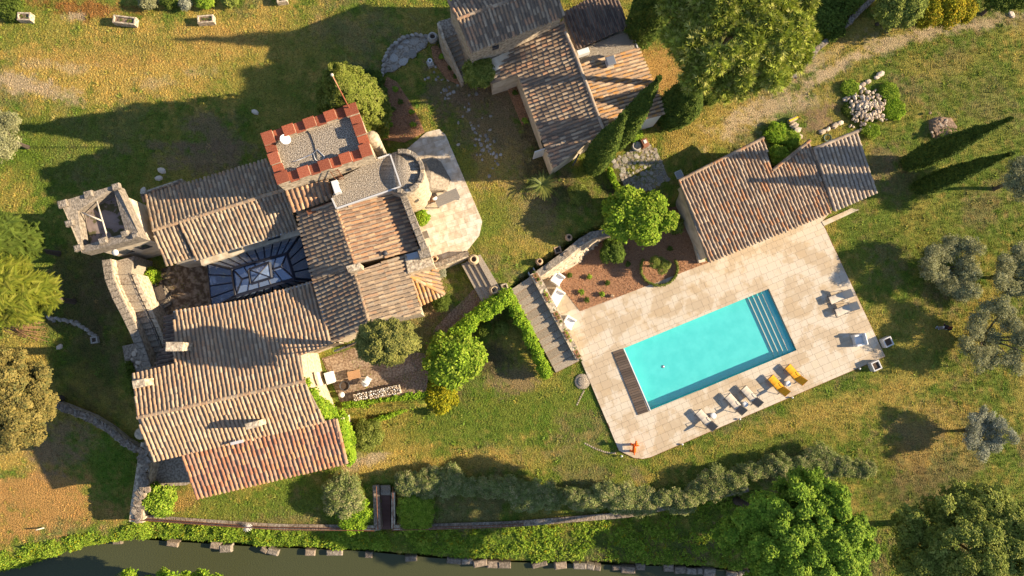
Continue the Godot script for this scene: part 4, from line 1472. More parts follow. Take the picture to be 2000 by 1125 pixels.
func skylight() -> void:
	var t := thing("glass_skylight", "dark framed glass roof lantern covering the inner court", "skylight", P(510, 525, 2))
	var A := [P(405, 514, 4.5), P(587, 457, 4.5), P(612, 547, 4.5), P(414, 604, 4.5)]
	var B := [P(454, 526, 5.55), P(560, 496, 5.55), P(575, 544, 5.55), P(461, 577, 5.55)]
	var D := [P(454, 526, 5.75), P(560, 496, 5.75), P(575, 544, 5.75), P(461, 577, 5.75)]
	var R0 := P(473, 545, 6.2)
	var R1 := P(549, 521, 6.2)
	var bar := func(called: String, a: Vector3, b: Vector3, r: float) -> void:
		var s := st_new()
		tube(s, [a, b], [r, r], 4)
		part(called, done(s), M.navy, t)
	var pane := func(a: Vector3, b: Vector3, c: Vector3, d: Vector3) -> void:
		var s := st_new()
		var n := (b - a).cross(d - a).normalized()
		if n.y < 0: n = -n
		if a.distance_to(d) < .01: tri(s, a, b, c, n)
		else: quad(s, a, b, c, d, n)
		part("pane", done(s), M.glass, t)
	for i in 4:
		var j := (i + 1) % 4
		bar.call("frame", A[i], A[j], .075)
		bar.call("frame", B[i], B[j], .12)
		bar.call("frame", D[i], D[j], .13)
		bar.call("hip_bar", A[i], B[i], .09)
		var s := st_new()
		quad(s, B[i], B[j], D[j], D[i], (B[i] + B[j]) * .5 - R0)
		part("kerb", done(s), M.navy, t)
		var n := 10 if i % 2 == 0 else 4
		for k in n:
			var f0 := float(k) / n
			var f1 := float(k + 1) / n
			if k > 0: bar.call("glazing_bar", A[i].lerp(A[j], f0), B[i].lerp(B[j], f0), .055)
			pane.call(A[i].lerp(A[j], f0), A[i].lerp(A[j], f1), B[i].lerp(B[j], f1), B[i].lerp(B[j], f0))
	bar.call("ridge_bar", R0, R1, .07)
	for q in [[D[0], R0], [D[3], R0], [D[1], R1], [D[2], R1]]: bar.call("hip_bar", q[0], q[1], .06)
	for k in 5:
		var f0 := k / 5.0
		var f1 := (k + 1) / 5.0
		for e in [[0, 1], [3, 2]]:
			if k > 0: bar.call("glazing_bar", D[e[0]].lerp(D[e[1]], f0), R0.lerp(R1, f0), .045)
			pane.call(D[e[0]].lerp(D[e[1]], f0), D[e[0]].lerp(D[e[1]], f1), R0.lerp(R1, f1), R0.lerp(R1, f0))
	pane.call(D[0], D[3], R0, D[0])
	pane.call(D[1], D[2], R1, D[1])
	# small lantern on top
	var E := [P(486, 527, 6.35), P(526, 513, 6.35), P(530, 542, 6.35), P(490, 554, 6.35)]
	var ap := P(507, 534, 6.75)
	for i in 4:
		var j := (i + 1) % 4
		bar.call("lantern_frame", E[i], E[j], .11)
		bar.call("hip_bar", E[i], ap, .045)
		pane.call(E[i], E[j], ap, E[i])
		bar.call("lantern_post", E[i], E[i] - Vector3(0, .5, 0), .05)
	# stone floor and walls of the room below, with a table under the glass
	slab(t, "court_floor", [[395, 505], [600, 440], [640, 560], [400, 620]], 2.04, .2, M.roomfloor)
	var tp := P(500, 540, 2.8)
	var tab := thing("court_table", "long pale table seen through the glass roof", "table", tp - Vector3(0, .75, 0))
	var s2 := st_new()
	bx(s2, tp, Vector3(2.2, .05, .9), Basis(Vector3.UP, .3))
	part("table_top", done(s2), M.cream, tab)
	for k in [[-1, -.35], [1, -.35], [-1, .35], [1, .35]]:
		var s3 := st_new()
		bx(s3, tp + Basis(Vector3.UP, .3) * Vector3(k[0], -.37, k[1]), Vector3(.07, .72, .07), Basis(Vector3.UP, .3))
		part("leg", done(s3), M.wood, tab)

func wall_walk() -> void:
	var t := thing("rampart_stair", "curved stone rampart with steps climbing to the corner tower", "rampart", P(260, 610, 1.5))
	# outer curved parapet in blocks
	var pts := [[209, 507, 5.6], [215, 545, 5.5], [229, 580, 5.3], [246, 612, 5.0], [262, 645, 4.6], [276, 680, 4.1], [289, 718, 3.6]]
	var s := st_new()
	var w := []
	for p in pts: w.append(PV(p))
	strip_into(s, w, .55, 0.5)
	part("outer_wall", done(s), M.stone, t)
	for i in pts.size() - 1:
		for k in 3:
			var a: Vector3 = w[i].lerp(w[i + 1], k / 3.0)
			var b: Vector3 = w[i].lerp(w[i + 1], (k + 1) / 3.0)
			var d := b - a
			var s1 := st_new()
			bx(s1, Vector3.ZERO, Vector3(d.length() - .015, .14, .62), Basis(), .03)
			var z := d.normalized()
			var x := z.cross(Vector3.UP).normalized()
			part("coping_stone", done(s1), M.parapet, t, Transform3D(Basis(z, x.cross(z), x), (a + b) * .5 + Vector3(0, .07, 0)))
	# steps between parapet and inner wall
	var L0 := [[219, 512, 4.9], [228, 548, 4.8], [243, 580, 4.5], [259, 612, 4.1], [275, 645, 3.6], [289, 680, 2.9], [299, 712, 2.2]]
	var R0 := [[262, 500, 4.9], [256, 535, 4.8], [272, 575, 4.5], [286, 605, 4.1], [302, 640, 3.6], [316, 675, 2.9], [324, 706, 2.2]]
	var n := 18
	for k in n:
		var f0 := float(k) / n * (L0.size() - 1)
		var f1 := float(k + 1) / n * (L0.size() - 1)
		var q := []
		for e in [[L0, f0], [R0, f0], [R0, f1], [L0, f1]]:
			var i := mini(int(e[1]), L0.size() - 2)
			q.append(PV(e[0][i]).lerp(PV(e[0][i + 1]), e[1] - i))
		var y: float = q[0].y - (.12 if k % 2 else 0.0) * 0.0
		var s2 := st_new()
		var top := ring_at(q, y)
		solid(s2, ring_at(q, .8), top)
		part("step", done(s2), M.step if k % 3 else M.paving, t)
	# inner wall of warm rubble
	var s3 := st_new()
	var iw := []
	for p in [[262, 536, 4.9], [277, 574, 4.6], [292, 605, 4.2], [308, 640, 3.7], [322, 675, 3.0]]: iw.append(PV(p))
	strip_into(s3, iw, .32, 1.2)
	part("inner_wall", done(s3), M.stone_pale, t)
	# slim iron handrail
	var s4 := st_new(false)
	var hr := []
	var rr := []
	for p: Vector3 in iw:
		hr.append(p + Vector3(0, .85, 0))
		rr.append(.022)
	tube(s4, hr, rr, 5)
	part("handrail", done(s4), M.dark, t)
	for i in iw.size() - 1:
		for k in 2:
			var p: Vector3 = iw[i].lerp(iw[i + 1], k * .5)
			var s5 := st_new(false)
			tube(s5, [p, p + Vector3(0, .85, 0)], [.018, .018], 4)
			part("baluster", done(s5), M.dark, t)
	slab(self, "courtyard", [[316, 525], [405, 500], [418, 612], [330, 625], [318, 640], [300, 600]], 2.06, .2, M.courtfloor).set_meta("kind", "structure")
	# stone steps in the court and the small tiled lean-to by the barn
	var cs := thing("court_steps", "worn stone steps at the foot of the rampart in the court", "steps", P(305, 580, 2))
	for k in 4:
		slab(cs, "step", [[296 + k * 6, 565 + k * 4], [316 + k * 5, 556 + k * 6], [324 + k * 3, 582 + k * 4], [304 + k * 5, 590 + k * 4]], 2.75 - k * .17, .5, M.step)
	var lt := thing("narrow_tile_roof", "narrow strip of dark tiles between rampart and barn chimney", "roof", P(332, 650, 2))
	roof(lt, "roof", [[323, 618], [342, 611], [344, 712], [300, 722], [322, 672]], [[342, 611, 5.4], [342, 711, 5.4], [324, 650, 5.0]], [[342, 660], [323, 664]], "brown")
	wall(lt, "wall", [[323, 618, 5.0], [342, 611, 5.3], [344, 712, 5.3], [322, 718, 5.0]], 1.5, M.stone, .08, .15)
	# slab terrace with debris west of the rampart
	var pt := thing("stone_landing", "small stone landing with broken slabs below the rampart's foot", "landing", P(268, 690, 1.7))
	slab(pt, "base", [[239, 676], [282, 666], [300, 722], [262, 738], [245, 712]], 2.4, 1.4, M.paving)
	for k in [[262, 690, .5], [258, 702, .3], [270, 708, .45], [266, 716, .3], [255, 695, .25], [275, 690, .6], [266, 684, .35]]:
		part("loose_slab", stone_mesh(int(k[0] * k[1]), Vector3(k[2] * .5, .07, k[2] * .4), 6), M.rubble[int(k[0]) % 4], pt, Transform3D(Basis(Vector3.UP, k[0]), P(k[0], k[1], 2.46)))

func stone_house() -> void:
	var t := thing("stone_house", "two storey stone house with grey tiled roof at the top", "house", P(1000, 60, 2))
	roof(t, "roof", [[893, 37], [1086, -30], [1101, 32], [920, 102]], [[893, 37, 8.6], [1086, -30, 8.6], [1010, 67, 7.7]], [[990, 3], [1011, 66]], "grey")
	roof(t, "roof", [[893, 37], [874, 4], [1060, -70], [1086, -30]], [[893, 37, 8.6], [1086, -30, 8.6], [967, -33, 8.0]], [[990, 3], [969, -34]], "grey")
	ridge(t, P(893, 37, 8.6), P(1086, -30, 8.6), "grey")
	wall(t, "wall", [[874, 4, 8.0], [893, 37, 8.5], [920, 102, 7.7], [1101, 32, 7.7], [1086, -30, 8.5], [1060, -70, 8.0]], 1.6, M.stone_pale, .12, .2)
	var wp := P(968, 93, 6.9)
	var s := st_new()
	bx(s, wp, Vector3(.5, .45, .1), Basis(Vector3.UP, .37))
	part("window", done(s), M.glass_dark, t)
	# west outside stair
	var es := thing("outside_stair", "dark stone outside stair against the house's west wall", "stairs", P(890, 100, 2))
	slab(es, "landing", [[856, 42], [880, 35], [892, 66], [868, 76]], 5.0, 3.2, M.paving)
	for k in 9:
		var f := k / 9.0
		var g := (k + 1) / 9.0
		slab(es, "step", [[lerpf(869, 902, f), lerpf(77, 158, f)], [lerpf(893, 921, f), lerpf(66, 149, f)], [lerpf(893, 921, g), lerpf(66, 149, g)], [lerpf(869, 902, g), lerpf(77, 158, g)]], lerpf(4.7, 2.2, f), 2.6, M.step)
	strip(es, "parapet", [[856, 44, 5.6], [866, 76, 5.5], [886, 120, 4.0], [903, 160, 2.9]], .22, 5, 1.8, M.stone)
	# lower wing
	var h := thing("tiled_cottage", "low cottage with long grey tiled roof and ridge beside two cypresses", "house", P(1080, 190, 2))
	roof(h, "roof", [[953, 112], [1100, 40], [1106, 64], [1128, 117], [1178, 256], [1081, 328], [1012, 144], [960, 163]], [[1106, 64, 6.2], [1178, 256, 6.2], [1046, 236, 5.1]], [[1140, 160], [1040, 197]], "grey")
	roof(h, "roof", [[1131, 124], [1247, 95], [1301, 222], [1184, 251]], [[1131, 124, 6.1], [1184, 251, 6.1], [1274, 158, 5.2]], [[1150, 180], [1272, 145]], "ochre")
	ridge(h, P(1104, 62, 6.25), P(1128, 118, 6.25), "pale")
	ridge(h, P(1128, 118, 6.25), P(1180, 256, 6.25), "pale")
	wall(h, "wall", [[953, 112, 5.3], [1100, 45, 5.6], [1128, 117, 6.1], [1178, 256, 6.1], [1081, 328, 5.1], [1012, 144, 5.1], [960, 163, 4.8]], 1.5, M.render, .14, .2)
	wall(h, "wall", [[1131, 124, 6.0], [1247, 95, 5.2], [1301, 222, 5.2], [1184, 251, 6.0]], 1.2, M.whitewall, .14, .2)
	for k in [[1035, 205, 4.0, 1.2], [1062, 282, 4.0, 1.2], [1027, 172, 3.9, 1.2], [1125, 312, 3.9, .35]]:
		var p := P(k[0], k[1], k[2])
		var s2 := st_new()
		bx(s2, p, Vector3(.12, .9, .8), Basis(Vector3.UP, k[3] - .85))
		part("window", done(s2), M.glass_dark, h)
	var dp := P(1053, 300, 3.1)
	var s3 := st_new()
	bx(s3, dp, Vector3(.9, 1.9, .08), Basis(Vector3.UP, .35))
	part("open_door", done(s3), M.white, h)
	var an := thing("brown_roof_annex", "annex with dark brown tiled roof below the big pine", "building", P(1165, 45, 2))
	roof(an, "roof", [[1098, 26], [1180, -20], [1208, 2], [1228, 50], [1124, 97]], [[1098, 26, 5.0], [1200, -16, 5.0], [1176, 73, 4.3]], [[1150, 5], [1174, 72]], "brown")
	wall(an, "wall", [[1098, 26, 5.0], [1180, -20, 5.0], [1208, 2, 4.8], [1228, 50, 4.3], [1124, 97, 4.3]], 1.2, M.whitewall, .12, .2)
	var fl := thing("flat_roof_link", "flat gravel roof link between brown annex and orange tiled roof", "building", P(1190, 95, 2))
	slab(fl, "gravel_roof", [[1128, 116], [1126, 99], [1232, 56], [1246, 94], [1180, 112], [1133, 123]], 4.0, .2, M.gravel)
	wall(fl, "wall", [[1128, 116, 3.9], [1126, 99, 3.9], [1232, 56, 3.9], [1246, 94, 3.9], [1180, 112, 3.9], [1133, 123, 3.9]], 1.2, M.whitewall, .05, .1)
	strip(fl, "metal_edging", [[1232, 56], [1246, 94]], .1, 4.06, 3.8, M.steel_pale)
	var vp := P(1193, 118, 6.5)
	var vc := thing("roof_ventilator", "square grey metal ventilator on the orange tiled roof", "ventilator", vp - Vector3(0, .8, 0))
	var s4 := st_new()
	bx(s4, vp - Vector3(0, .5, 0), Vector3(.5, .9, .5), Basis(Vector3.UP, .3))
	part("shaft", done(s4), M.steel_pale, vc)
	var s5 := st_new()
	bx(s5, vp, Vector3(.68, .14, .68), Basis(Vector3.UP, .3), .05)
	part("cap", done(s5), M.steel, vc)
	var ap := P(1138, 103, 4.4)
	var ac := thing("air_conditioner", "white air conditioner box at the cottage's flat gravel roof", "air conditioner", ap - Vector3(0, .4, 0))
	var s6 := st_new()
	bx(s6, ap, Vector3(.95, .6, .4), Basis(Vector3.UP, .35), .03)
	part("casing", done(s6), M.white, ac)
	var s7 := st_new()
	bx(s7, ap - Vector3(0, .34, 0), Vector3(.8, .1, .44), Basis(Vector3.UP, .35))
	part("foot", done(s7), M.dark, ac)

func pool_house() -> void:
	var t := thing("pool_house", "pool house with notched single slope roof of orange flecked tiles", "house", P(1480, 400, 0))
	roof(t, "roof", [[1326, 353], [1490, 270], [1509, 333], [1581, 275], [1624, 414], [1384, 512]], [[1326, 353, 4.1], [1490, 270, 4.1], [1504, 462, 2.9]], [[1410, 312], [1478, 472]], "pool")
	roof(t, "roof", [[1588, 291], [1675, 256], [1713, 375], [1628, 412]], [[1588, 291, 3.9], [1675, 256, 3.9], [1670, 393, 2.9]], [[1632, 274], [1672, 393]], "pale", {"pitch": .33})
	ridge(t, P(1326, 353, 4.1), P(1490, 270, 4.1), "pool")
	ridge(t, P(1509, 333, 3.75), P(1581, 275, 3.95), "pool")
	ridge(t, P(1588, 291, 3.92), P(1675, 256, 3.92), "pale")
	wall(t, "wall", [[1326, 353, 4.0], [1490, 270, 4.0], [1509, 333, 3.7], [1581, 275, 3.9], [1624, 414, 2.9], [1384, 512, 2.85]], -.2, M.render, .38, .2)
	wall(t, "wall", [[1588, 291, 3.8], [1675, 256, 3.8], [1713, 375, 2.85], [1628, 412, 2.85]], -.2, M.render, .34, .2)
	# door and pier on the west side
	var p := P(1361, 452, 1.2)
	var s := st_new()
	bx(s, p, Vector3(.1, 1.9, .9), Basis(Vector3.UP, .33))
	part("door", done(s), M.white, t)
	strip(t, "plinth", [[1334, 388], [1352, 440], [1372, 512]], .55, .5, -.3, M.render)
	# slab step in front of the pale end
	var sl := thing("stone_step", "low pale stone step in front of the pale tiled end", "step", P(1640, 415, 0))
	slab(sl, "slab", [[1605, 433], [1700, 390], [1703, 398], [1610, 441]], .16, .3, M.trav[1])

# ------------------------------------------------------------------ pool, paving, walls
var GRN := {
	"lime": [Color(0.174, 0.289, 0.0198), Color(0.221, 0.334, 0.0247), Color(0.129, 0.236, 0.0198), Color(0.255, 0.351, 0.033)],
	"yellowgreen": [Color(0.248, 0.237, 0.015), Color(0.315, 0.285, 0.0187), Color(0.18, 0.196, 0.015)],
	"bright": [Color(0.18, 0.28, 0.0269), Color(0.235, 0.332, 0.0324), Color(0.136, 0.224, 0.0216), Color(0.288, 0.36, 0.0449)],
	"mid": [Color(0.0842, 0.121, 0.0207), Color(0.11, 0.146, 0.0258), Color(0.0647, 0.095, 0.0168)],
	"deep": [Color(0.0438, 0.0688, 0.0175), Color(0.0562, 0.0875, 0.02), Color(0.035, 0.0525, 0.015)],
	"cypress": [Color(0.0577, 0.0918, 0.0174), Color(0.0768, 0.111, 0.0219), Color(0.0433, 0.069, 0.0142), Color(0.0969, 0.128, 0.0239)],
	"thuja": [Color(0.123, 0.149, 0.0243), Color(0.15, 0.172, 0.0309), Color(0.0959, 0.12, 0.0199), Color(0.183, 0.196, 0.0442)],
	"pine": [Color(0.276, 0.325, 0.0527), Color(0.345, 0.388, 0.0622), Color(0.204, 0.25, 0.043), Color(0.43, 0.427, 0.12)],
	"spruce": [Color(0.133, 0.158, 0.0203), Color(0.174, 0.192, 0.0225), Color(0.102, 0.128, 0.0168), Color(0.214, 0.22, 0.0338)],
	"olive": [Color(0.234, 0.237, 0.112), Color(0.289, 0.291, 0.147), Color(0.179, 0.183, 0.0827), Color(0.343, 0.337, 0.18)],
	"silver": [Color(0.289, 0.3, 0.212), Color(0.355, 0.363, 0.265), Color(0.224, 0.236, 0.16)],
	"dusky": [Color(0.143, 0.177, 0.0341), Color(0.186, 0.222, 0.0455), Color(0.109, 0.139, 0.0266), Color(0.253, 0.275, 0.0642)],
	"ochre": [Color(0.202, 0.163, 0.0482), Color(0.246, 0.198, 0.0618), Color(0.161, 0.135, 0.0413), Color(0.128, 0.124, 0.0413)],
	"hedge": [Color(0.199, 0.234, 0.076), Color(0.26, 0.296, 0.104), Color(0.152, 0.189, 0.058), Color(0.336, 0.306, 0.145), Color(0.138, 0.18, 0.0484)],
	"gold": [Color(0.281, 0.212, 0.015), Color(0.338, 0.255, 0.0187), Color(0.225, 0.191, 0.0187)],
	"boxwood": [Color(0.0813, 0.125, 0.0225), Color(0.106, 0.156, 0.0275), Color(0.0625, 0.1, 0.0175)],
	"maple": [Color(0.125, 0.209, 0.0242), Color(0.16, 0.261, 0.0281), Color(0.0958, 0.167, 0.0201), Color(0.217, 0.302, 0.0361)],
}

func flat_ring(a: PackedVector2Array, y: float) -> Array:
	var r := []
	for p in a: r.append(Vector3(p.x, y, p.y))
	return r

func ring2(poly: Array, h: float) -> PackedVector2Array:
	var r := PackedVector2Array()
	for p in poly:
		var w := P(p[0], p[1], h)
		r.append(Vector2(w.x, w.z))
	return r

func area2(a: PackedVector2Array) -> float:
	var s := 0.0
	for i in a.size(): s += a[i].cross(a[(i + 1) % a.size()])
	return absf(s) * .5

# paving of clipped slabs: rows along 'ux'
func pave(parent: Node3D, outline: PackedVector2Array, hole: PackedVector2Array, ux: Vector2, y: float, mats: Array, lens: Array, rowh: float, seed_: int, name1: String, name2: String) -> void:
	var r := RandomNumberGenerator.new()
	r.seed = seed_
	var uy := Vector2(-ux.y, ux.x)
	var lo := Vector2(1e9, 1e9)
	var hi := -lo
	for p in outline:
		var q := Vector2(p.dot(ux), p.dot(uy))
		lo = lo.min(q)
		hi = hi.max(q)
	var pieces := []
	var b := lo.y
	while b < hi.y:
		var rh := rowh * r.randf_range(.8, 1.25)
		var a := lo.x - r.randf() * .6
		while a < hi.x:
			var ln: float = lens[r.randi() % lens.size()]
			var g := .006
			var sq := PackedVector2Array()
			for c in [Vector2(a + g, b + g), Vector2(a + ln - g, b + g), Vector2(a + ln - g, b + rh - g), Vector2(a + g, b + rh - g)]:
				sq.append(ux * c.x + uy * c.y)
			for pc in Geometry2D.intersect_polygons(sq, outline):
				var left := [pc]
				if hole.size(): left = Geometry2D.clip_polygons(pc, hole)
				for q in left:
					if area2(q) > .015 and not Geometry2D.is_polygon_clockwise(q) == Geometry2D.is_polygon_clockwise(sq) and false: continue
					if area2(q) > .015: pieces.append(q)
			a += ln
		b += rh
	pieces.sort_custom(func(p, q): return area2(p) > area2(q))
	var rest := st_new()
	var any := false
	for i in pieces.size():
		var dy := r.randf_range(-.004, .004)
		var ring := flat_ring(pieces[i], y + dy)
		if i < 300:
			var s := st_new()
			solid(s, ring_at(ring, y - .05), ring)
			part(name1, done(s), mats[r.randi() % mats.size()], parent)
		else:
			solid(rest, ring_at(ring, y - .05), ring)
			any = true
	if any: part(name2, done(rest), mats[0], parent).set_meta("kind", "stuff")

func pool_area() -> void:
	var q := []
	for p in POOL: q.append(P(p[0], p[1], .12))
	var ux3: Vector3 = (q[1] - q[0]).normalized()
	var ux := Vector2(ux3.x, ux3.z).normalized()
	var uz: Vector3 = (q[3] - q[0]).normalized()
	var deck := ring2(DECK, .12)
	var pool2 := ring2(POOL, .12)
	# bedding below the slabs, in two halves so that the pool stays open
	var s := st_new()
	var cen := (pool2[0] + pool2[1] + pool2[2] + pool2[3]) * .25
	var uy := Vector2(-ux.y, ux.x)
	for sg in [-1.0, 1.0]:
		var half := PackedVector2Array([cen - ux * 60, cen + ux * 60, cen + ux * 60 + uy * 60 * sg, cen - ux * 60 + uy * 60 * sg])
		for a in Geometry2D.intersect_polygons(deck, half):
			for b in Geometry2D.clip_polygons(a, pool2):
				var ring := flat_ring(b, .088)
				solid(s, ring_at(ring, -.5), ring)
	var dk := struct("pool_deck", done(s), M.grout, "pale travertine paving around the pool")
	pave(dk, deck, pool2, ux, .12, M.trav, [.45, .62, .62, .85], .52, 5, "paver", "pavers")
	# thin dark edging along the lawn
	var sb := st_new()
	var edge := []
	for p in [[1605, 433], [1729, 696], [1270, 893], [1255, 896], [1238, 894], [1209, 880], [1135, 705]]: edge.append(P(p[0], p[1], .10))
	strip_into(sb, edge, .06, -.4)
	part("edging", done(sb), M.rust, dk)
	# basin
	var pool := thing("swimming_pool", "long rectangular swimming pool with turquoise water and steps", "pool", Vector3(cen.x, -1.4, cen.y))
	var fl := -.62
	var sw := st_new()
	for i in 4:
		var a: Vector3 = q[i]
		var b: Vector3 = q[(i + 1) % 4]
		quad(sw, Vector3(a.x, .10, a.z), Vector3(b.x, .10, b.z), Vector3(b.x, fl, b.z), Vector3(a.x, fl, a.z), Vector3(cen.x, 0, cen.y) - (a + b) * .5)
	quad(sw, Vector3(q[0].x, fl, q[0].z), Vector3(q[1].x, fl, q[1].z), Vector3(q[2].x, fl, q[2].z), Vector3(q[3].x, fl, q[3].z), Vector3.UP)
	part("basin", done(sw), M.liner, pool)
	for k in 4:
		var wd := .62 + (3 - k) * .36
		var top := -.16 - k * .12
		var e0: Vector3 = q[1]
		var e1: Vector3 = q[2]
		var ring := [e0 + uz * .01, e0 + uz * .01 - ux3 * (.62 + k * .36), e1 - uz * .01 - ux3 * (.62 + k * .36), e1 - uz * .01]
		if k > 0: ring = [e0 + uz * .01 - ux3 * (.62 + (k - 1) * .36), e0 + uz * .01 - ux3 * (.62 + k * .36), e1 - uz * .01 - ux3 * (.62 + k * .36), e1 - uz * .01 - ux3 * (.62 + (k - 1) * .36)]
		var s2 := st_new()
		solid(s2, ring_at(ring, fl + .01), ring_at(ring, top))
		var stp := part("step", done(s2), M.liner, pool)
		var s3 := st_new()
		var n0: Vector3 = e0 - ux3 * (.62 + k * .36 - .05) + uz * .25
		var n1: Vector3 = e1 - ux3 * (.62 + k * .36 - .05) - uz * .25
		strip_into(s3, [Vector3(n0.x, top + .012, n0.z), Vector3(n1.x, top + .012, n1.z)], .06, top - .01)
		part("nosing", done(s3), M.cream, stp)
	var s4 := st_new()
	quad(s4, Vector3(q[0].x, -.04, q[0].z), Vector3(q[1].x, -.04, q[1].z), Vector3(q[2].x, -.04, q[2].z), Vector3(q[3].x, -.04, q[3].z), Vector3.UP)
	part("water", done(s4), M.water, pool)
	var s5 := st_new(false)
	var dr := P(1295, 716, -.6)
	lathe(s5, Vector3(dr.x, fl, dr.z), [[.13, 0], [.12, .03], [0, .03]], 12)
	part("drain", done(s5), M.steel, pool)
	# coping stones round the rim
	# wooden cover box at the west end
	var box := thing("pool_cover_deck", "dark slatted wooden deck at the pool's west end", "deck", P(1231, 746, .12))
	var a0 := P(1196, 688, .16)
	var a1 := P(1246, 811, .16)
	var wv := P(1217, 681, .16) - a0
	var n := 27
	for k in n:
		var p := a0.lerp(a1, (k + .5) / n)
		var s6 := st_new()
		bx(s6, Vector3.ZERO, Vector3(wv.length() - .02, .05, a0.distance_to(a1) / n - .022), Basis(), .006)
		part("slat", done(s6), M.woods[rng.randi() % M.woods.size()], box, Transform3D(Basis(Vector3.UP, -atan2(wv.z, wv.x)), p + wv * .5))
	var s7 := st_new()
	strip_into(s7, [P(1218.5, 681, .17), P(1270.5, 802, .17)], .07, 0.05)
	part("edge_trim", done(s7), M.white, box)

func terrace_area() -> void:
	var out := ring2(TERRACE, 2.1)
	var s := st_new()
	var ring := flat_ring(out, 2.07)
	solid(s, ring_at(ring, 1.6), ring)
	var t := struct("terrace", done(s), M.grout, "pale stone terrace beside the round tower")
	pave(t, out, PackedVector2Array(), Vector2(cos(-.32), sin(-.32)), 2.1, M.terr, [.4, .6, .6, .9], .45, 8, "paver", "pavers")
	# patio of the lower garden court
	var pt := ring2([[628, 700], [690, 680], [830, 690], [850, 640], [930, 560], [955, 580], [880, 655], [840, 705], [832, 772], [665, 785]], 1.05)
	var s2 := st_new()
	var r2 := flat_ring(pt, 1.03)
	solid(s2, ring_at(r2, .6), r2)
	var p2 := struct("patio", done(s2), M.dirt, "worn stone patio in the sunken garden court")
	pave(p2, ring2([[632, 702], [690, 684], [800, 700], [812, 722], [728, 752], [735, 770], [668, 783]], 1.06), PackedVector2Array(), Vector2(cos(-.25), sin(-.25)), 1.06, M.patio, [.5, .8, 1.0], .6, 9, "paver", "pavers")
	# slab yard by the cypresses: irregular stones set in mortar
	var yd := ring2([[1196, 312], [1262, 282], [1282, 292], [1306, 350], [1240, 385], [1222, 372]], 1.95)
	var s3 := st_new()
	var r3 := flat_ring(yd, 2.02)
	solid(s3, ring_at(r3, 1.4), r3)
	var y := struct("stone_yard", done(s3), M.paving, "square of rough stone paving between cypresses and pool house")
	scatter_stones(y, yd, 2.03, 150, .12, .30, 12, M.cobble)
	var conc := ring2([[298, 898], [352, 884], [384, 938], [362, 948], [300, 950]], .08)
	var s5 := st_new()
	var r5 := flat_ring(conc, .08)
	solid(s5, ring_at(r5, -.4), r5)
	struct("concrete_yard", done(s5), M.paving, "grey concrete yard in the barn's shade")
	# semicircular well terrace
	var wl := ring2([[748, 140], [750, 118], [762, 95], [785, 76], [815, 70], [838, 75], [832, 92], [806, 108], [785, 128], [768, 140]], 2.1)
	var s4 := st_new()
	var r4 := flat_ring(wl, 2.12)
	solid(s4, ring_at(r4, 1.5), r4)
	var w := struct("stone_apron", done(s4), M.paving, "curved apron of mortared stones in the shade")
	scatter_stones(w, wl, 2.13, 46, .18, .42, 13, M.cobble)
	var cu := thing("curved_kerb", "curved low stone kerb around the shaded apron", "kerb", P(770, 90, 2.1))
	for k in 16:
		var path := [[747, 146], [750, 116], [762, 93], [785, 74], [812, 67], [842, 73]]
		var f := k / 16.0 * 5
		var i := int(f)
		var a := P(lerpf(path[i][0], path[i + 1][0], f - i), lerpf(path[i][1], path[i + 1][1], f - i), 2.3)
		part("kerb_stone", stone_mesh(300 + k, Vector3(.24, .16, .16), 6), M.cobble[k % M.cobble.size()], cu, Transform3D(Basis(Vector3.UP, f * -.45 + 1.4), a))
	# stepping stones across the upper yard
	var path2 := thing("stepping_stones", "winding line of pale flat stepping stones across the shaded yard", "stones", G(930, 250))
	var r := RandomNumberGenerator.new()
	r.seed = 4
	for k in 70:
		var f := r.randf()
		var cx: float
		var cy: float
		if f < .35:
			cx = lerpf(830, 920, f / .35) + r.randfn() * 15
			cy = lerpf(135, 205, f / .35) + r.randfn() * 12
		else:
			cx = lerpf(915, 965, (f - .35) / .65) + r.randfn() * 14
			cy = lerpf(215, 330, (f - .35) / .65) + r.randfn() * 10
		var p := G(cx, cy)
		var z := r.randf_range(.08, .2)
		part("stone", stone_mesh(400 + k % 9, Vector3(z, .05, z * r.randf_range(.6, 1.0)), 7), M.cobble[r.randi() % M.cobble.size()], path2, Transform3D(Basis(Vector3.UP, r.randf() * TAU), p + Vector3(0, .015, 0)))

func scatter_stones(parent: Node3D, area: PackedVector2Array, y: float, n: int, r0: float, r1: float, seed_: int, mats: Array) -> void:
	var r := RandomNumberGenerator.new()
	r.seed = seed_
	var lo := Vector2(1e9, 1e9)
	var hi := -lo
	for p in area:
		lo = lo.min(p)
		hi = hi.max(p)
	var put := []
	for k in n * 30:
		if put.size() >= n: break
		var p := Vector2(r.randf_range(lo.x, hi.x), r.randf_range(lo.y, hi.y))
		if not Geometry2D.is_point_in_polygon(p, area): continue
		var q := r.randf_range(r0, r1)
		var ok := true
		for e in put:
			if e[0].distance_to(p) < (e[1] + q) * .92:
				ok = false
				break
		if not ok: continue
		put.append([p, q])
		part("stone", stone_mesh(500 + put.size() % 12, Vector3(q, .035, q * r.randf_range(.75, 1.0)), 7), mats[r.randi() % mats.size()], parent, Transform3D(Basis(Vector3.UP, r.randf() * TAU), Vector3(p.x, y, p.y)))

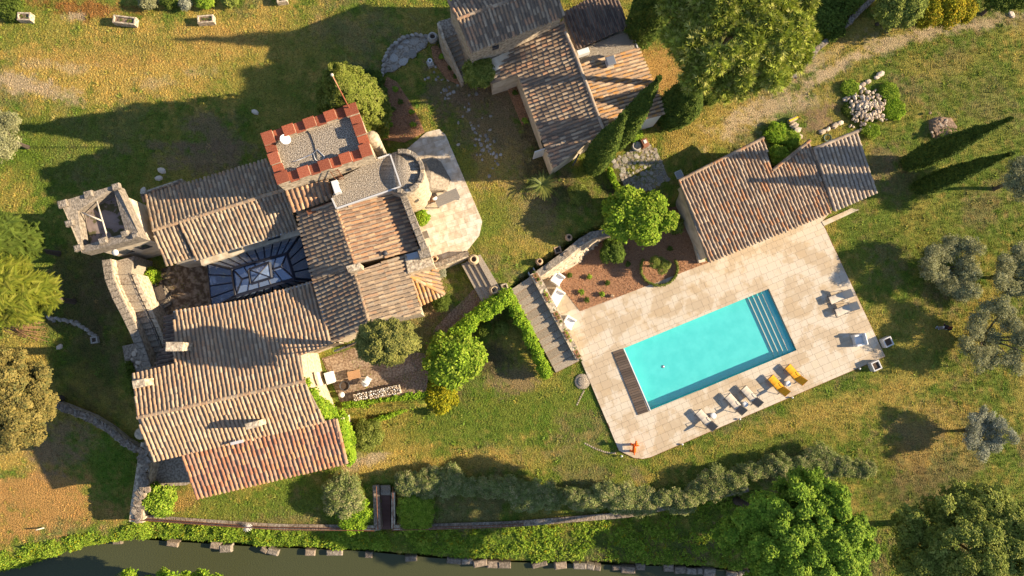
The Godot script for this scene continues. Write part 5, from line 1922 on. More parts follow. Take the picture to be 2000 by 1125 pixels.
func beds_and_walls() -> void:
	# mulched beds
	for b in [[BED, .14, .5, "red brown bark mulch bed beside the pool deck"], [[[756, 150], [775, 160], [800, 198], [822, 240], [829, 258], [790, 278], [745, 272], [738, 240], [742, 190]], 2.1, .4, "bark mulch bed with small shrubs beside the conical tree"], [[[842, 92], [852, 88], [880, 110], [906, 160], [900, 166], [872, 154], [848, 122]], 2.1, .4, "curved mulch bed along the outside stair"], [[[992, 176], [1008, 168], [1033, 232], [1020, 244]], 2.2, .5, "narrow mulch bed against the cottage wall"]]:
		var ring := flat_ring(ring2(b[0], b[1]), b[1])
		var s := st_new()
		solid(s, ring_at(ring, b[1] - b[2]), ring)
		struct("mulch_bed", done(s), M.mulch, b[3])
		chips(b[0], b[1], 900 if b[0] == BED else 260)
	# retaining wall of rubble at the head of the bed
	var t := thing("retaining_wall", "curved rubble retaining wall between upper lawn and mulch bed", "wall", P(1115, 495, 1))
	var top := [[1052, 538, 2.35], [1080, 518, 2.4], [1105, 500, 2.4], [1121, 487, 2.42], [1138, 473, 2.45], [1158, 461, 2.4], [1182, 457, 2.35], [1202, 453, 2.2]]
	var foot := [[1062, 548, .1], [1097, 534, .1], [1118, 522, .1], [1131, 514, .1], [1143, 498, .1], [1166, 477, .1], [1186, 462, .1], [1205, 457, .1]]
	var s1 := st_new()
	for i in top.size() - 1:
		var a := PV(top[i])
		var b := PV(top[i + 1])
		var c := PV(foot[i + 1])
		var d := PV(foot[i])
		var m0 := a.lerp(d, .12) + Vector3(.1, 0, .12)
		var m1 := b.lerp(c, .12) + Vector3(.1, 0, .12)
		quad(s1, m0, m1, c, d, Vector3(1, .4, 1))
		quad(s1, a, b, m1, m0, Vector3(.3, 1, .3))
	part("sloping_face", done(s1), M.stone, t)
	var w := []
	for p in top: w.append(PV(p) + Vector3(-.08, 0, -.08))
	var s2 := st_new()
	strip_into(s2, w, .56, 0.2)
	part("core", done(s2), M.parapet, t)
	var r := RandomNumberGenerator.new()
	r.seed = 21
	for i in top.size() - 1:
		if i % 2 == 0:
			var p: Vector3 = w[i].lerp(w[i + 1], r.randf_range(.2, .8))
			part("coping_stone", block_mesh(r.randi()), M.copings[r.randi() % M.copings.size()], t, Transform3D(Basis(Vector3.UP, .6 + r.randf_range(-.3, .3)), p + Vector3(0, .0, 0)))
		for k in 7:
			var f := r.randf()
			var g := r.randf_range(.15, .95)
			var p := PV(top[i]).lerp(PV(top[i + 1]), f).lerp(PV(foot[i]).lerp(PV(foot[i + 1]), f), g)
			part("face_stone", stone_mesh(600 + r.randi() % 12, Vector3(r.randf_range(.14, .28), r.randf_range(.1, .16), r.randf_range(.12, .2)), 6), [M.stone_pale, M.rubble[0], M.rubble[2], M.stone][r.randi() % 4], t, Transform3D(Basis(Vector3.UP, -.6), p))
	# garden stair down to the pool
	var st := thing("garden_stair", "broad stone stair descending between hedge and planter wall to the pool", "stairs", P(1065, 640, 0))
	var n := 13
	for k in n:
		var f := float(k) / n
		var g := (k + .93) / n
		var h := lerpf(1.95, .24, f)
		slab(st, "riser", [[lerpf(999, 1086, f), lerpf(565, 728, f)], [lerpf(1042, 1134, f), lerpf(536, 704, f)], [lerpf(1042, 1134, g + .07 / n), lerpf(536, 704, g + .07 / n)], [lerpf(999, 1086, g + .07 / n), lerpf(565, 728, g + .07 / n)]], h - .06, .5, M.dirt)
		slab(st, "step", [[lerpf(999, 1086, f), lerpf(565, 728, f)], [lerpf(1042, 1134, f), lerpf(536, 704, f)], [lerpf(1042, 1134, g), lerpf(536, 704, g)], [lerpf(999, 1086, g), lerpf(565, 728, g)]], h, .5, M.steps[k % M.steps.size()])
	# planter wall: stone blocks and planted troughs in turn
	var pw := thing("planter_wall", "stepped stone wall with planted troughs between stair and pool deck", "wall", P(1085, 620, 0))
	var m := 9
	for k in m:
		var f := float(k) / m
		var g := (k + 1.0) / m
		var h := lerpf(2.38, .66, f)
		var quadp := [[lerpf(1036, 1126, f), lerpf(536, 704, f)], [lerpf(1050, 1138, f), lerpf(529, 698, f)], [lerpf(1050, 1138, g), lerpf(529, 698, g)], [lerpf(1036, 1126, g), lerpf(536, 704, g)]]
		slab(pw, "block", quadp, h, h + .3, M.stone if k % 2 else M.stone_pale)
		if k % 2 == 0:
			slab(pw, "soil", quadp, h + .02, .1, M.mulch, .09)
			var c := PV([quadp[0][0] * .5 + quadp[2][0] * .5, quadp[0][1] * .5 + quadp[2][1] * .5, h + .1])
			var lobes := []
			for e in 4: lobes.append([c + Vector3(.16 * (e - 1.5) + .05, 0, .3 * (e - 1.5)), Vector3(.12, .14, .12)])
			foliage(pw, "plants", lobes, 40, .13, GRN.bright if k % 4 else GRN.mid, "small", 700 + k)
	# low terrace wall with three big steps to the sunken garden
	var lw := thing("terrace_wall", "rough stone wall at the terrace's south edge", "wall", P(880, 502, 2))
	for k in 12:
		var f := k / 12.0
		var p := P(lerpf(850, 912, f + .04), lerpf(519, 495, f + .04), 2.75)
		part("coping_stone", block_mesh(k), M.copings[k % M.copings.size()], lw, Transform3D(Basis(Vector3.UP, .4), p))
	strip(lw, "wall", [[849, 520], [913, 495]], .55, 2.72, .8, M.stone)
	var ls := thing("garden_steps", "three long stone steps down from the lawn to the sunken garden", "steps", P(938, 535, 1))
	for k in 4:
		var ox := -k * 9.0
		var oy := k * 5.0
		slab(ls, "step", [[918 + ox + 10, 506 + oy - 5], [928 + ox + 10, 503 + oy - 6], [978 + ox + 2, 572 + oy - 4], [968 + ox, 578 + oy - 4]], 2.14 - k * .13, 1.0 - k * .15, M.steps[k % 3])
	# bank: rail wall above the canal
	var cw := thing("canal_wall", "long low stone wall with rusty railing above the canal bank", "wall", P(600, 1030, -1))
	var wl := []
	for x in range(262, 1480, 40):
		if x > 725 and x < 770: continue
		wl.append([x, lerp_line(WALLY, x) - 2])
	var seg1 := []
	var seg2 := []
	for p in wl:
		if p[0] < 740: seg1.append(p)
		else: seg2.append(p)
	seg1.append([734, lerp_line(WALLY, 734) - 2])
	seg2.push_front([767, lerp_line(WALLY, 767) - 2])
	for sg in [seg1, seg2]: strip(cw, "wall", sg, .42, .14, -1.9, M.stone)
	for i in wl.size() - 1:
		if absf(wl[i + 1][0] - wl[i][0]) > 60: continue
		for k in 2:
			var a := P(lerpf(wl[i][0], wl[i + 1][0], k * .5), lerpf(wl[i][1], wl[i + 1][1], k * .5), .2)
			var b := P(lerpf(wl[i][0], wl[i + 1][0], k * .5 + .5), lerpf(wl[i][1], wl[i + 1][1], k * .5 + .5), .2)
			var s3 := st_new()
			bx(s3, Vector3.ZERO, Vector3(a.distance_to(b) - .02, .09, .46), Basis(), .02)
			part("coping_stone", done(s3), M.copings[(i + k) % M.copings.size()], cw, Transform3D(Basis(Vector3.UP, -atan2(b.z - a.z, b.x - a.x)), (a + b) * .5 - Vector3(0, .02, 0)))
	var bars := st_new()
	for sg in [seg1, seg2]:
		for i in sg.size() - 1:
			if sg[i][0] > 1010: continue
			var a := P(sg[i][0], sg[i][1], 1.0)
			var b := P(sg[i + 1][0], sg[i + 1][1], 1.0)
			a = Vector3(a.x, .95, P(sg[i][0], sg[i][1], .2).z)
			b = Vector3(b.x, .95, P(sg[i + 1][0], sg[i + 1][1], .2).z)
			a.x = P(sg[i][0], sg[i][1], .2).x
			b.x = P(sg[i + 1][0], sg[i + 1][1], .2).x
			for y in [0.0, -.62]:
				var s4 := st_new()
				tube(s4, [a + Vector3(0, y, 0), b + Vector3(0, y, 0)], [.03, .03], 4)
				part("rail", done(s4), M.rust, cw)
			var cnt := maxi(1, int(a.distance_to(b) / .16))
			for k in cnt:
				var p := a.lerp(b, (k + .5) / cnt)
				tube(bars, [p, p - Vector3(0, .8, 0)], [.013, .013], 3)
	part("balusters", done(bars), M.rust, cw).set_meta("kind", "stuff")
	# water steps through the wall
	var ws := thing("water_steps", "dark brick steps cut through the canal wall between low walls", "steps", P(750, 990, -1))
	for k in 9:
		var f := k / 9.0
		slab(ws, "step", [[743, lerpf(948, 1034, f)], [762, lerpf(948, 1034, f)], [763, lerpf(948, 1034, f + .111)], [744, lerpf(948, 1034, f + .111)]], lerpf(.05, -1.4, f), .5, M.steps[(k + 1) % 3] if k < 2 else M.brick)
	strip(ws, "side_wall", [[734, 948], [737, 1036]], .5, .25, -1.8, M.copings[0])
	strip(ws, "side_wall", [[768, 962], [768, 1033]], .28, .2, -1.8, M.stone)
	for x in [[735, 738], [767, 768]]:
		var s5 := st_new()
		tube(s5, [P(x[0], 950, .95), P(x[1], 1034, .95)], [.03, .03], 4)
		part("handrail", done(s5), M.rust, ws)
	# stone wall running down to the canal at the barn's corner
	var bw := thing("rubble_wall", "thick rubble wall running from the barn corner to the canal", "wall", P(272, 930, -.5))
	strip(bw, "wall", [[288, 868, 2.2], [282, 900, 1.6], [276, 940, 1.3], [268, 990, 1.0], [265, 1020, .8]], 1.0, 1, -1.5, M.stone)
	for k in 36:
		var f := k / 36.0
		var p := P(lerpf(288, 266, f) + r.randfn() * 5, lerpf(868, 1018, f), lerpf(2.2, .82, f))
		part("coping_stone", block_mesh(k * 3), M.copings[k % M.copings.size()], bw, Transform3D(Basis(Vector3.UP, r.randf() * 3), p))
	var w2 := thing("garden_wall", "low weathered stone wall curving from the barn into the trees", "wall", P(190, 815, 1))
	var gw := [[112, 785], [150, 800], [190, 816], [225, 838], [252, 860], [280, 876]]
	var gp := []
	for p in gw:
		var g3 := G(p[0], p[1])
		gp.append(Vector3(g3.x, g3.y + .8, g3.z))
	var s6 := st_new()
	strip_into(s6, gp, .5, -1.0)
	part("wall", done(s6), M.stone, w2)
	for k in 30:
		var f := k / 30.0 * 5
		var i := int(f)
		part("coping_stone", block_mesh(k * 5), M.copings[k % M.copings.size()], w2, Transform3D(Basis(Vector3.UP, r.randf() * 3), gp[i].lerp(gp[i + 1], f - i)))
	# field wall at the top right
	var fw := thing("field_wall", "winding dry stone field wall beside the big pine", "wall", G(1620, 90))
	var fp := [[1515, 168], [1545, 152], [1572, 125], [1590, 100], [1618, 78], [1645, 55], [1672, 28], [1700, 2], [1720, -20]]
	var fp3 := []
	for p in fp:
		var g3 := G(p[0], p[1])
		fp3.append(g3 + Vector3(0, .7, 0))
	var s7 := st_new()
	strip_into(s7, fp3, .42, .8)
	part("wall", done(s7), M.parapet, fw)
	for k in 56:
		var f := k / 56.0 * 8
		var i := int(f)
		part("coping_stone", block_mesh(k * 7), M.copings[k % M.copings.size()], fw, Transform3D(Basis(Vector3.UP, .8 + r.randfn() * .3), fp3[i].lerp(fp3[i + 1], f - i)))

# rough hewn block: a box whose corners wander
var blocks := []
func block_mesh(i: int) -> ArrayMesh:
	if blocks.is_empty():
		var r := RandomNumberGenerator.new()
		r.seed = 606
		for k in 10:
			var c := []
			for e: Vector2 in [Vector2(-1, -1), Vector2(0.1, -1.1), Vector2(1, -1), Vector2(1.1, .1), Vector2(1, 1), Vector2(-.1, 1.1), Vector2(-1, 1), Vector2(-1.1, 0)]:
				c.append(Vector3(e.x * r.randf_range(.20, .30), r.randf_range(.07, .12), e.y * r.randf_range(.13, .19)))
			var s := st_new()
			var low := []
			for p: Vector3 in c: low.append(Vector3(p.x * 1.12, -.1, p.z * 1.12))
			solid(s, low, c, true)
			blocks.append(done(s))
	return blocks[absi(i) % blocks.size()]

func chips(poly: Array, h: float, n: int) -> void:
	var r := RandomNumberGenerator.new()
	r.seed = n + int(poly[0][0])
	var a := ring2(poly, h)
	var lo := Vector2(1e9, 1e9)
	var hi := -lo
	for p in a:
		lo = lo.min(p)
		hi = hi.max(p)
	var xf := []
	var cc := []
	for k in n * 12:
		var p := Vector2(r.randf_range(lo.x, hi.x), r.randf_range(lo.y, hi.y))
		if not Geometry2D.is_point_in_polygon(p, a): continue
		var sc := r.randf_range(.04, .09)
		xf.append(Transform3D(Basis.from_euler(Vector3(r.randfn() * .4, r.randf() * TAU, r.randfn() * .4)).scaled(Vector3(sc, sc * .5, sc * .6)), Vector3(p.x, h + .01, p.y)))
		var v := r.randf_range(.5, 1.4)
		cc.append(Color(.42 * v, .22 * v, .115 * v))
	multi("bark_chips", box_mesh(Vector3.ONE), M.tilestuff, xf, cc, self, "loose bark chips scattered over a mulch bed", "bark chips", "stuff")

func canal() -> void:
	var s := st_new()
	var ring := []
	for p in [[-900, 1210], [-300, 1150], [0, 1112], [60, 1090], [160, 1060], [250, 1052], [500, 1068], [700, 1076], [850, 1090], [1000, 1098], [1300, 1106], [1500, 1118], [1700, 1150], [2300, 1240], [2300, 1400], [-900, 1400]]: ring.append(P(p[0], p[1], -2.35))
	var ids := Geometry2D.triangulate_polygon(poly2(ring.map(func(v): return [v.x, v.z])))
	for k in range(0, ids.size(), 3): tri(s, ring[ids[k]], ring[ids[k + 1]], ring[ids[k + 2]], Vector3.UP)
	struct("canal_water", done(s), M.canal, "still dark green canal water")
	var r := RandomNumberGenerator.new()
	r.seed = 33
	var t := thing("canal_edge", "row of rough stone blocks edging the canal", "stone edge", P(900, 1100, -2.2))
	var x := 165.0
	while x < 1580:
		var stone: bool = (x > 880 and r.randf() < .5) or r.randf() < .2
		var w := r.randf_range(10, 32)
		var y := lerp_line(EDGEY, x + w * .5)
		if stone:
			var p := P(x + w * .5, y - 4, -1.95)
			var s2 := st_new()
			bx(s2, Vector3.ZERO, Vector3(w / 24.2 - .03, r.randf_range(.6, .8), r.randf_range(.35, .6)), Basis(), .07)
			part("edge_stone", done(s2), M.copings[r.randi() % M.copings.size()], t, Transform3D(Basis.from_euler(Vector3(r.randfn() * .08, -.04 + r.randfn() * .12, r.randfn() * .07)), p - Vector3(0, .3 + r.randf() * .15, r.randf_range(-.1, .15))))
		x += w
	# leafy ground cover on the bank and along the canal wall
	var xf := []
	var cc := []
	for k in 40000:
		var px := r.randf_range(-30, 1500)
		var wy := lerp_line(WALLY, px)
		var ey := lerp_line(EDGEY, px)
		var py := lerpf(wy + (14 if px < 262 else 4), ey + 2, r.randf())
		if px > 760 and r.randf() < .55: continue
		if px < 240 and py < wy + 20 and r.randf() < .7: continue
		var n := fn.get_noise_2d(px * .09, py * .09)
		if n < -.18 and r.randf() < .75: continue
		var g := G(px, py)
		if g.y < -2.3: continue
		var sc := r.randf_range(.10, .21) * (1.0 + n)
		xf.append(Transform3D(Basis.from_euler(Vector3(r.randfn() * .3, r.randf() * TAU, r.randfn() * .3)).scaled(Vector3.ONE * sc), g + Vector3(0, sc * r.randf_range(.2, .9), 0)))
		var c: Color = GRN.bright[r.randi() % 4] if r.randf() < .93 else GRN.yellowgreen[r.randi() % 3]
		var v := r.randf_range(.7, 1.2)
		cc.append(Color(c.r * v, c.g * v, c.b * v))
	multi("ground_cover", leaf_shape("broad"), lm(.5), xf, cc, self, "dense low leafy ground cover on the canal bank", "ground cover", "stuff")

# ------------------------------------------------------------------ furniture and small things
func lounger(px: float, py: float, turn: float, label: String, flat: Material, back: Material) -> void:
	var p := P(px, py, .12)
	var t := thing("sun_lounger", label, "sun lounger", p, "sun loungers on the pool deck")
	var b := Basis(Vector3.UP, turn)
	var X := func(v: Vector3) -> Vector3: return p + b * v
	for k: float in [-1.0, 1.0]:
		var s := st_new(false)
		tube(s, [X.call(Vector3(.33 * k, .33, -.98)), X.call(Vector3(.33 * k, .34, .28)), X.call(Vector3(.33 * k, .86, .80))], [.02, .02, .02], 6)
		part("side_rail", done(s), M.grey, t)
		for q in [[-.72, -.85], [.30, .55]]:
			var s1 := st_new(false)
			tube(s1, [X.call(Vector3(.33 * k, .33, q[0])), X.call(Vector3(.40 * k, .01, q[1]))], [.02, .02], 6)
			part("leg", done(s1), M.grey, t)
		var s2 := st_new(false)
		tube(s2, [X.call(Vector3(.36 * k, .36, -.12)), X.call(Vector3(.43 * k, .56, .0)), X.call(Vector3(.43 * k, .58, .38)), X.call(Vector3(.35 * k, .46, .42))], [.018, .018, .018, .018], 6)
		part("armrest", done(s2), M.grey, t)
	var s3 := st_new(false)
	tube(s3, [X.call(Vector3(-.40, .02, .55)), X.call(Vector3(.40, .02, .55))], [.018, .018], 6)
	part("cross_bar", done(s3), M.grey, t)
	var s4 := st_new(false)
	tube(s4, [X.call(Vector3(-.40, .02, -.85)), X.call(Vector3(.40, .02, -.85))], [.018, .018], 6)
	part("cross_bar", done(s4), M.grey, t)
	var prof := [Vector2(-.97, .35), Vector2(-.7, .345), Vector2(-.3, .35), Vector2(.0, .34), Vector2(.27, .355)]
	_pad(t, "seat_pad", prof, X, .62, .05, flat)
	_pad(t, "back_pad", [Vector2(.28, .36), Vector2(.45, .53), Vector2(.62, .70), Vector2(.80, .88)], X, .62, .045, back)

func _pad(t: Node3D, called: String, prof: Array, X: Callable, wd: float, th: float, m: Material) -> void:
	var s := st_new(false)
	for i in prof.size() - 1:
		var a: Vector2 = prof[i]
		var b: Vector2 = prof[i + 1]
		var d := (b - a).normalized()
		var n := Vector2(-d.y, d.x)
		if n.y < 0: n = -n
		for k: Array in [[-1.0, -.9], [-.9, .9], [.9, 1.0]]:
			var dy0: float = 0.0 if absf(k[0]) < .95 else -th * .4
			var dy1: float = 0.0 if absf(k[1]) < .95 else -th * .4
			var q := []
			for e in [[k[0], a, dy0], [k[1], a, dy1], [k[1], b, dy1], [k[0], b, dy0]]:
				var v: Vector2 = e[1] + n * (th + e[2])
				q.append(X.call(Vector3(e[0] * wd * .5, v.y, v.x)))
			quad(s, q[0], q[1], q[2], q[3], Vector3.UP)
		var u := []
		for e in [[-1, a], [1, a], [1, b], [-1, b]]: u.append(X.call(Vector3(e[0] * wd * .5, e[1].y, e[1].x)))
		quad(s, u[0], u[1], u[2], u[3], Vector3.DOWN)
		for sg: float in [-1.0, 1.0]:
			var a1 := a + n * th * .6
			var b1 := b + n * th * .6
			quad(s, X.call(Vector3(sg * wd * .5, a.y, a.x)), X.call(Vector3(sg * wd * .5, b.y, b.x)), X.call(Vector3(sg * wd * .5, b1.y, b1.x)), X.call(Vector3(sg * wd * .5, a1.y, a1.x)), X.call(Vector3(sg, 0, 0)) - X.call(Vector3.ZERO))
	part(called, done(s), m, t)

func armchair(called: String, px: float, py: float, turn: float, wd: float, label: String, y := .12) -> void:
	var p := P(px, py, y)
	var t := thing(called, label, "armchair" if wd < 1.3 else "sofa", p, "white moulded lounge seats")
	var b := Basis(Vector3.UP, turn)
	var add := func(n: String, c: Vector3, sz: Vector3, tilt := 0.0) -> void:
		var s := st_new()
		bx(s, Vector3.ZERO, sz, Basis(), .05)
		part(n, done(s), M.white, t, Transform3D(b * Basis(Vector3.RIGHT, tilt), p + b * c))
	add.call("seat", Vector3(0, .2, .05), Vector3(wd - .3, .40, .66))
	add.call("backrest", Vector3(0, .40, -.36), Vector3(wd - .02, .80, .17), -.12)
	add.call("armrest", Vector3(-(wd * .5 - .1), .31, .06), Vector3(.18, .62, .74))
	add.call("armrest", Vector3(wd * .5 - .1, .31, .06), Vector3(.18, .62, .74))

func jar(px: float, py: float, h: float, r: float, label: String, m: Material, gy = null) -> void:
	var p: Vector3 = G(px, py) if gy == null else P(px, py, gy)
	var t := thing("clay_jar", label, "jar", p, "garden jars and pots")
	var s := st_new(false)
	lathe(s, p, [[r * .55, 0], [r * .85, h * .3], [r, h * .62], [r * .8, h * .86], [r * .6, h * .93], [r * .72, h], [r * .5, h], [r * .46, h * .9], [r * .4, h * .7]], 18)
	part("body", done(s), m, t)
	var s1 := st_new(false)
	lathe(s1, p + Vector3(0, h * .78, 0), [[r * .55, 0], [0, .02]], 12)
	part("soil", done(s1), M.soil, t)

func planter_box(px: float, py: float, w: float, h: float, label: String, m: Material, turn := .4, gy = null) -> void:
	var p: Vector3 = G(px, py) if gy == null else P(px, py, gy)
	var t := thing("square_planter", label, "planter", p, "square planters")
	var b := Basis(Vector3.UP, turn)
	for k in 4:
		var bb := b * Basis(Vector3.UP, k * PI / 2)
		var s := st_new()
		bx(s, p + bb * Vector3(0, h * .5, w * .5 - .05), Vector3(w - (.0 if k % 2 else .2), h, .1), bb, .015)
		part("side", done(s), m, t)
	var s1 := st_new()
	bx(s1, p + Vector3(0, h * .42, 0), Vector3(w - .2, h * .8, w - .2), b)
	part("soil", done(s1), M.soil, t)

func trough(px: float, py: float, ln: float, turn: float, label: String) -> void:
	var p := G(px, py)
	var t := thing("stone_trough", label, "trough", p, "stone troughs on the lawn")
	var b := Basis(Vector3.UP, turn)
	var h := .55
	for k in [[Vector3(0, h * .5, .26), Vector3(ln, h, .12)], [Vector3(0, h * .5, -.26), Vector3(ln, h, .12)], [Vector3(ln * .5 - .07, h * .5, 0), Vector3(.14, h, .40)], [Vector3(-ln * .5 + .07, h * .5, 0), Vector3(.14, h, .40)]]:
		var s := st_new()
		bx(s, p + b * k[0], k[1], b, .03)
		part("side", done(s), M.stone_pale, t)
	var s1 := st_new()
	bx(s1, p + b * Vector3(0, .2, 0), Vector3(ln - .28, .44, .40), b)
	part("soil", done(s1), M.dirt, t)
	foliage(t, "plants", [[p + b * Vector3(-ln * .2, .46, 0), Vector3(.25, .08, .15)], [p + b * Vector3(ln * .2, .46, 0), Vector3(.25, .08, .15)]], 26, .1, GRN.mid, "small", int(px))

func furniture() -> void:
	var d45 := atan2(1.0, 1.0)
	lounger(1377, 821, .72, "cream sun lounger nearest the orange dog, beside a white stool", M.cream, M.greycloth)
	lounger(1434, 790, .72, "second cream sun lounger along the pool's south side", M.cream, M.greycloth)
	lounger(1465, 775, .72, "third cream sun lounger, next to the yellow ones", M.cream, M.greycloth)
	lounger(1517, 754, .72, "left of the two yellow sun loungers beside the pool", M.amber, M.amber)
	lounger(1550, 733, .72, "right of the two yellow sun loungers beside the pool", M.amber, M.amber)
	lounger(1637, 580, 1.95, "cream sun lounger in dappled shade at the deck's east edge, upper one", M.cream, M.cream)
	lounger(1649, 604, 1.95, "cream sun lounger at the deck's east edge, lower of the two", M.cream, M.cream)
	for k in [[1390, 811, "white round stool beside the lounger nearest the orange dog"], [1452, 789, "white round stool between the second and third cream loungers"], [1535, 749, "white round stool between the two yellow loungers"]]:
		var p := P(k[0], k[1], .12)
		var t := thing("side_stool", k[2], "stool", p, "white stools by the loungers")
		var s := st_new(false)
		lathe(s, p, [[.16, 0], [.19, .05], [.15, .2], [.19, .36], [.22, .40]], 14)
		part("base", done(s), M.white, t)
		var s1 := st_new(false)
		lathe(s1, p + Vector3(0, .40, 0), [[.235, 0], [.235, .025], [.2, .04], [0, .04]], 16)
		part("top", done(s1), M.white, t)
	armchair("lounge_armchair", 1673, 664, -1.35, 1.0, "white moulded armchair alone at the deck's east end")
	armchair("lounge_armchair", 1088, 546, .95, 1.0, "white moulded armchair beneath the rubble retaining wall")
	armchair("lounge_sofa", 1084, 586, 1.05, 1.75, "long white moulded sofa against the planter wall")
	armchair("lounge_armchair", 1110, 631, 1.05, 1.0, "white moulded armchair beside the lower planter wall")
	orange_dog()
	jar(1109, 466, .85, .30, "clay jar on the lawn nearest the tree, first above the retaining wall", M.terracotta)
	jar(1052, 513, .85, .30, "clay jar on the lawn nearest the garden stair head", M.terracotta)
	jar(925, 509, .85, .42, "big pale round jar at the top of the garden steps", M.jar)
	jar(965, 568, .85, .42, "big pale round jar at the hedge end of the garden steps", M.jar)
	jar(850, 508, .6, .30, "brown clay jar in the terrace corner by the stone wall", M.terracotta, 2.1)
	jar(846, 80, .9, .45, "large round stone jar beside the outside stair", M.stepstone)
	planter_box(1088, 490, .55, .6, "square terracotta planter between two clay jars on the lawn", M.terracotta, .3)
	planter_box(1037, 531, .62, .5, "white edged square planter at the head of the garden stair", M.whitewall, .5)
	planter_box(985, 561, .5, .4, "small weathered planter beside the hedge corner", M.stone, .3)
	planter_box(1727, 668, .75, .6, "grey square planter outside the deck's east edge", M.steel_pale, .4)
	planter_box(1704, 714, .75, .6, "grey square planter below the deck's south-east corner", M.steel_pale, .4)
	trough(55, 38, 1.0, 0.0, "short stone trough at the far left of the dry lawn")
	trough(249, 45, 1.75, -.1, "longest stone trough, second from the left on the dry lawn")
	trough(406, 43, 1.25, .12, "stone trough third from the left on the dry lawn")
	trough(553, 3, .8, .2, "stone trough at the picture's top edge")
	# dining table on the terrace
	var tp := P(873, 386, 2.85)
	var b := Basis(Vector3.UP, .42)
	var t := thing("terrace_table", "long grey outdoor table beside the round tower", "table", tp - Vector3(0, .75, 0))
	for k in 5:
		var s := st_new()
		bx(s, tp + b * Vector3(0, 0, (k - 2) * .17), Vector3(1.9, .04, .16), b, .008)
		part("board", done(s), M.greytop, t)
	for k in [[-.85, -.33], [.85, -.33], [-.85, .33], [.85, .33]]:
		var s := st_new()
		bx(s, tp + b * Vector3(k[0], -.38, k[1]), Vector3(.06, .72, .06), b)
		part("leg", done(s), M.grey, t)
	for c in [[843, 392, 1.9, "wooden chair at the end of the long terrace table", M.wood, 2.1], [832, 462, .35, "brown terrace chair against the stone parapet", M.greycloth, 2.1], [836, 476, .35, "pale cushioned terrace chair against the stone parapet", M.cream, 2.1]]: chair(c[0], c[1], c[2], c[3], c[4], c[5])
	var cl := thing("folded_cloth", "white cloth lying on the long terrace table", "cloth", P(849, 388, 2.9))
	part("cloth", stone_mesh(71, Vector3(.22, .05, .16), 8), M.white, cl, Transform3D(b, P(849, 388, 2.9)))
	# patio furniture
	var wp := P(691, 732, 1.5)
	var b2 := Basis(Vector3.UP, .25)
	var wt := thing("wooden_table", "slatted wooden table on the garden patio", "table", wp - Vector3(0, .42, 0))
	for k in 7:
		var s := st_new()
		bx(s, wp + b2 * Vector3(0, 0, (k - 3) * .09), Vector3(.95, .03, .08), b2, .006)
		part("slat", done(s), M.wood, wt)
	for k in [[-.4, -.25], [.4, -.25], [-.4, .25], [.4, .25]]:
		var s := st_new()
		bx(s, wp + b2 * Vector3(k[0], -.21, k[1]), Vector3(.05, .42, .05), b2)
		part("leg", done(s), M.wood, wt)
	var pp := P(675, 753, 1.06)
	var pot := thing("round_pot", "big dark grey round pot on the garden patio", "pot", pp, "")
	var s2 := st_new(false)
	lathe(s2, pp, [[.26, 0], [.36, .25], [.38, .55], [.34, .55], [.30, .4]], 18)
	part("body", done(s2), M.dark, pot)
	var s3 := st_new(false)
	lathe(s3, pp + Vector3(0, .44, 0), [[.33, 0], [0, .02]], 14)
	part("soil", done(s3), M.soil, pot)
	var bp := P(716, 747, 1.06)
	var bt := thing("bistro_table", "small white bistro table on the garden patio", "table", bp)
	var s4 := st_new(false)
	tube(s4, [bp, bp + Vector3(0, .68, 0)], [.03, .03], 8)
	part("stem", done(s4), M.white, bt)
	var s5 := st_new(false)
	lathe(s5, bp + Vector3(0, .68, 0), [[.30, 0], [.30, .03], [0, .03]], 18)
	part("top", done(s5), M.white, bt)
	chair(720, 742, 2.6, "white bistro chair pulled up to the white table", M.white, 1.06)
	var lp := P(667, 771, 1.3)
	var lam := thing("globe_lamp", "white globe lamp standing on the patio by the barn wall", "lamp", lp - Vector3(0, .25, 0))
	var s6 := st_new(false)
	lathe(s6, lp, [[0, -.24], [.16, -.18], [.24, 0], [.16, .18], [0, .24]], 16)
	part("globe", done(s6), M.white, lam)
	var s7 := st_new(false)
	lathe(s7, lp - Vector3(0, .26, 0), [[.1, 0], [.1, .06], [0, .06]], 12)
	part("foot", done(s7), M.grey, lam)
	var cb := P(643, 738, 1.9)
	var cab := thing("garden_cabinet", "white cabinet standing against the barn's east gable", "cabinet", cb - Vector3(0, .85, 0))
	for k in [[Vector3(0, -.42, 0), Vector3(.55, .86, .85), "body"], [Vector3(0, .03, 0), Vector3(.6, .05, .9), "top"]]:
		var s8 := st_new()
		bx(s8, cb + Basis(Vector3.UP, .3) * k[0], k[1], Basis(Vector3.UP, .3), .01)
		part(k[2], done(s8), M.white, cab)
	var sh := P(624, 740, 4.2)
	var s9 := st_new()
	bx(s9, sh, Vector3(.08, .55, 1.0), Basis(Vector3.UP, .32))
	metas(part("window_shutter", done(s9), M.white, self), "white shutter on the barn's east gable window", "shutter")
	# gravel planter troughs along the patio
	for k in [[[690, 771], [716, 765], [718, 778], [692, 783], "small gravel filled planter on the patio edge"], [[720, 765], [749, 758], [751, 773], [722, 779], "left half of the long gravel filled planter"], [[750, 758], [780, 751], [783, 768], [752, 773], "right half of the long gravel filled planter"]]:
		var t2 := thing("gravel_planter", k[4], "planter", P(k[0][0], k[0][1], 1.05), "gravel planters on the patio")
		slab(t2, "box", k.slice(0, 4), 1.55, .6, M.stone)
		var rg := ring2(k.slice(0, 4), 1.56)
		slab(t2, "soil", k.slice(0, 4), 1.565, .05, M.soil, .08)
		scatter_stones(t2, rg, 1.58, 34, .05, .09, int(k[0][0]), [M.rubble[0], M.rubble[2], M.white, M.cobble[0]])
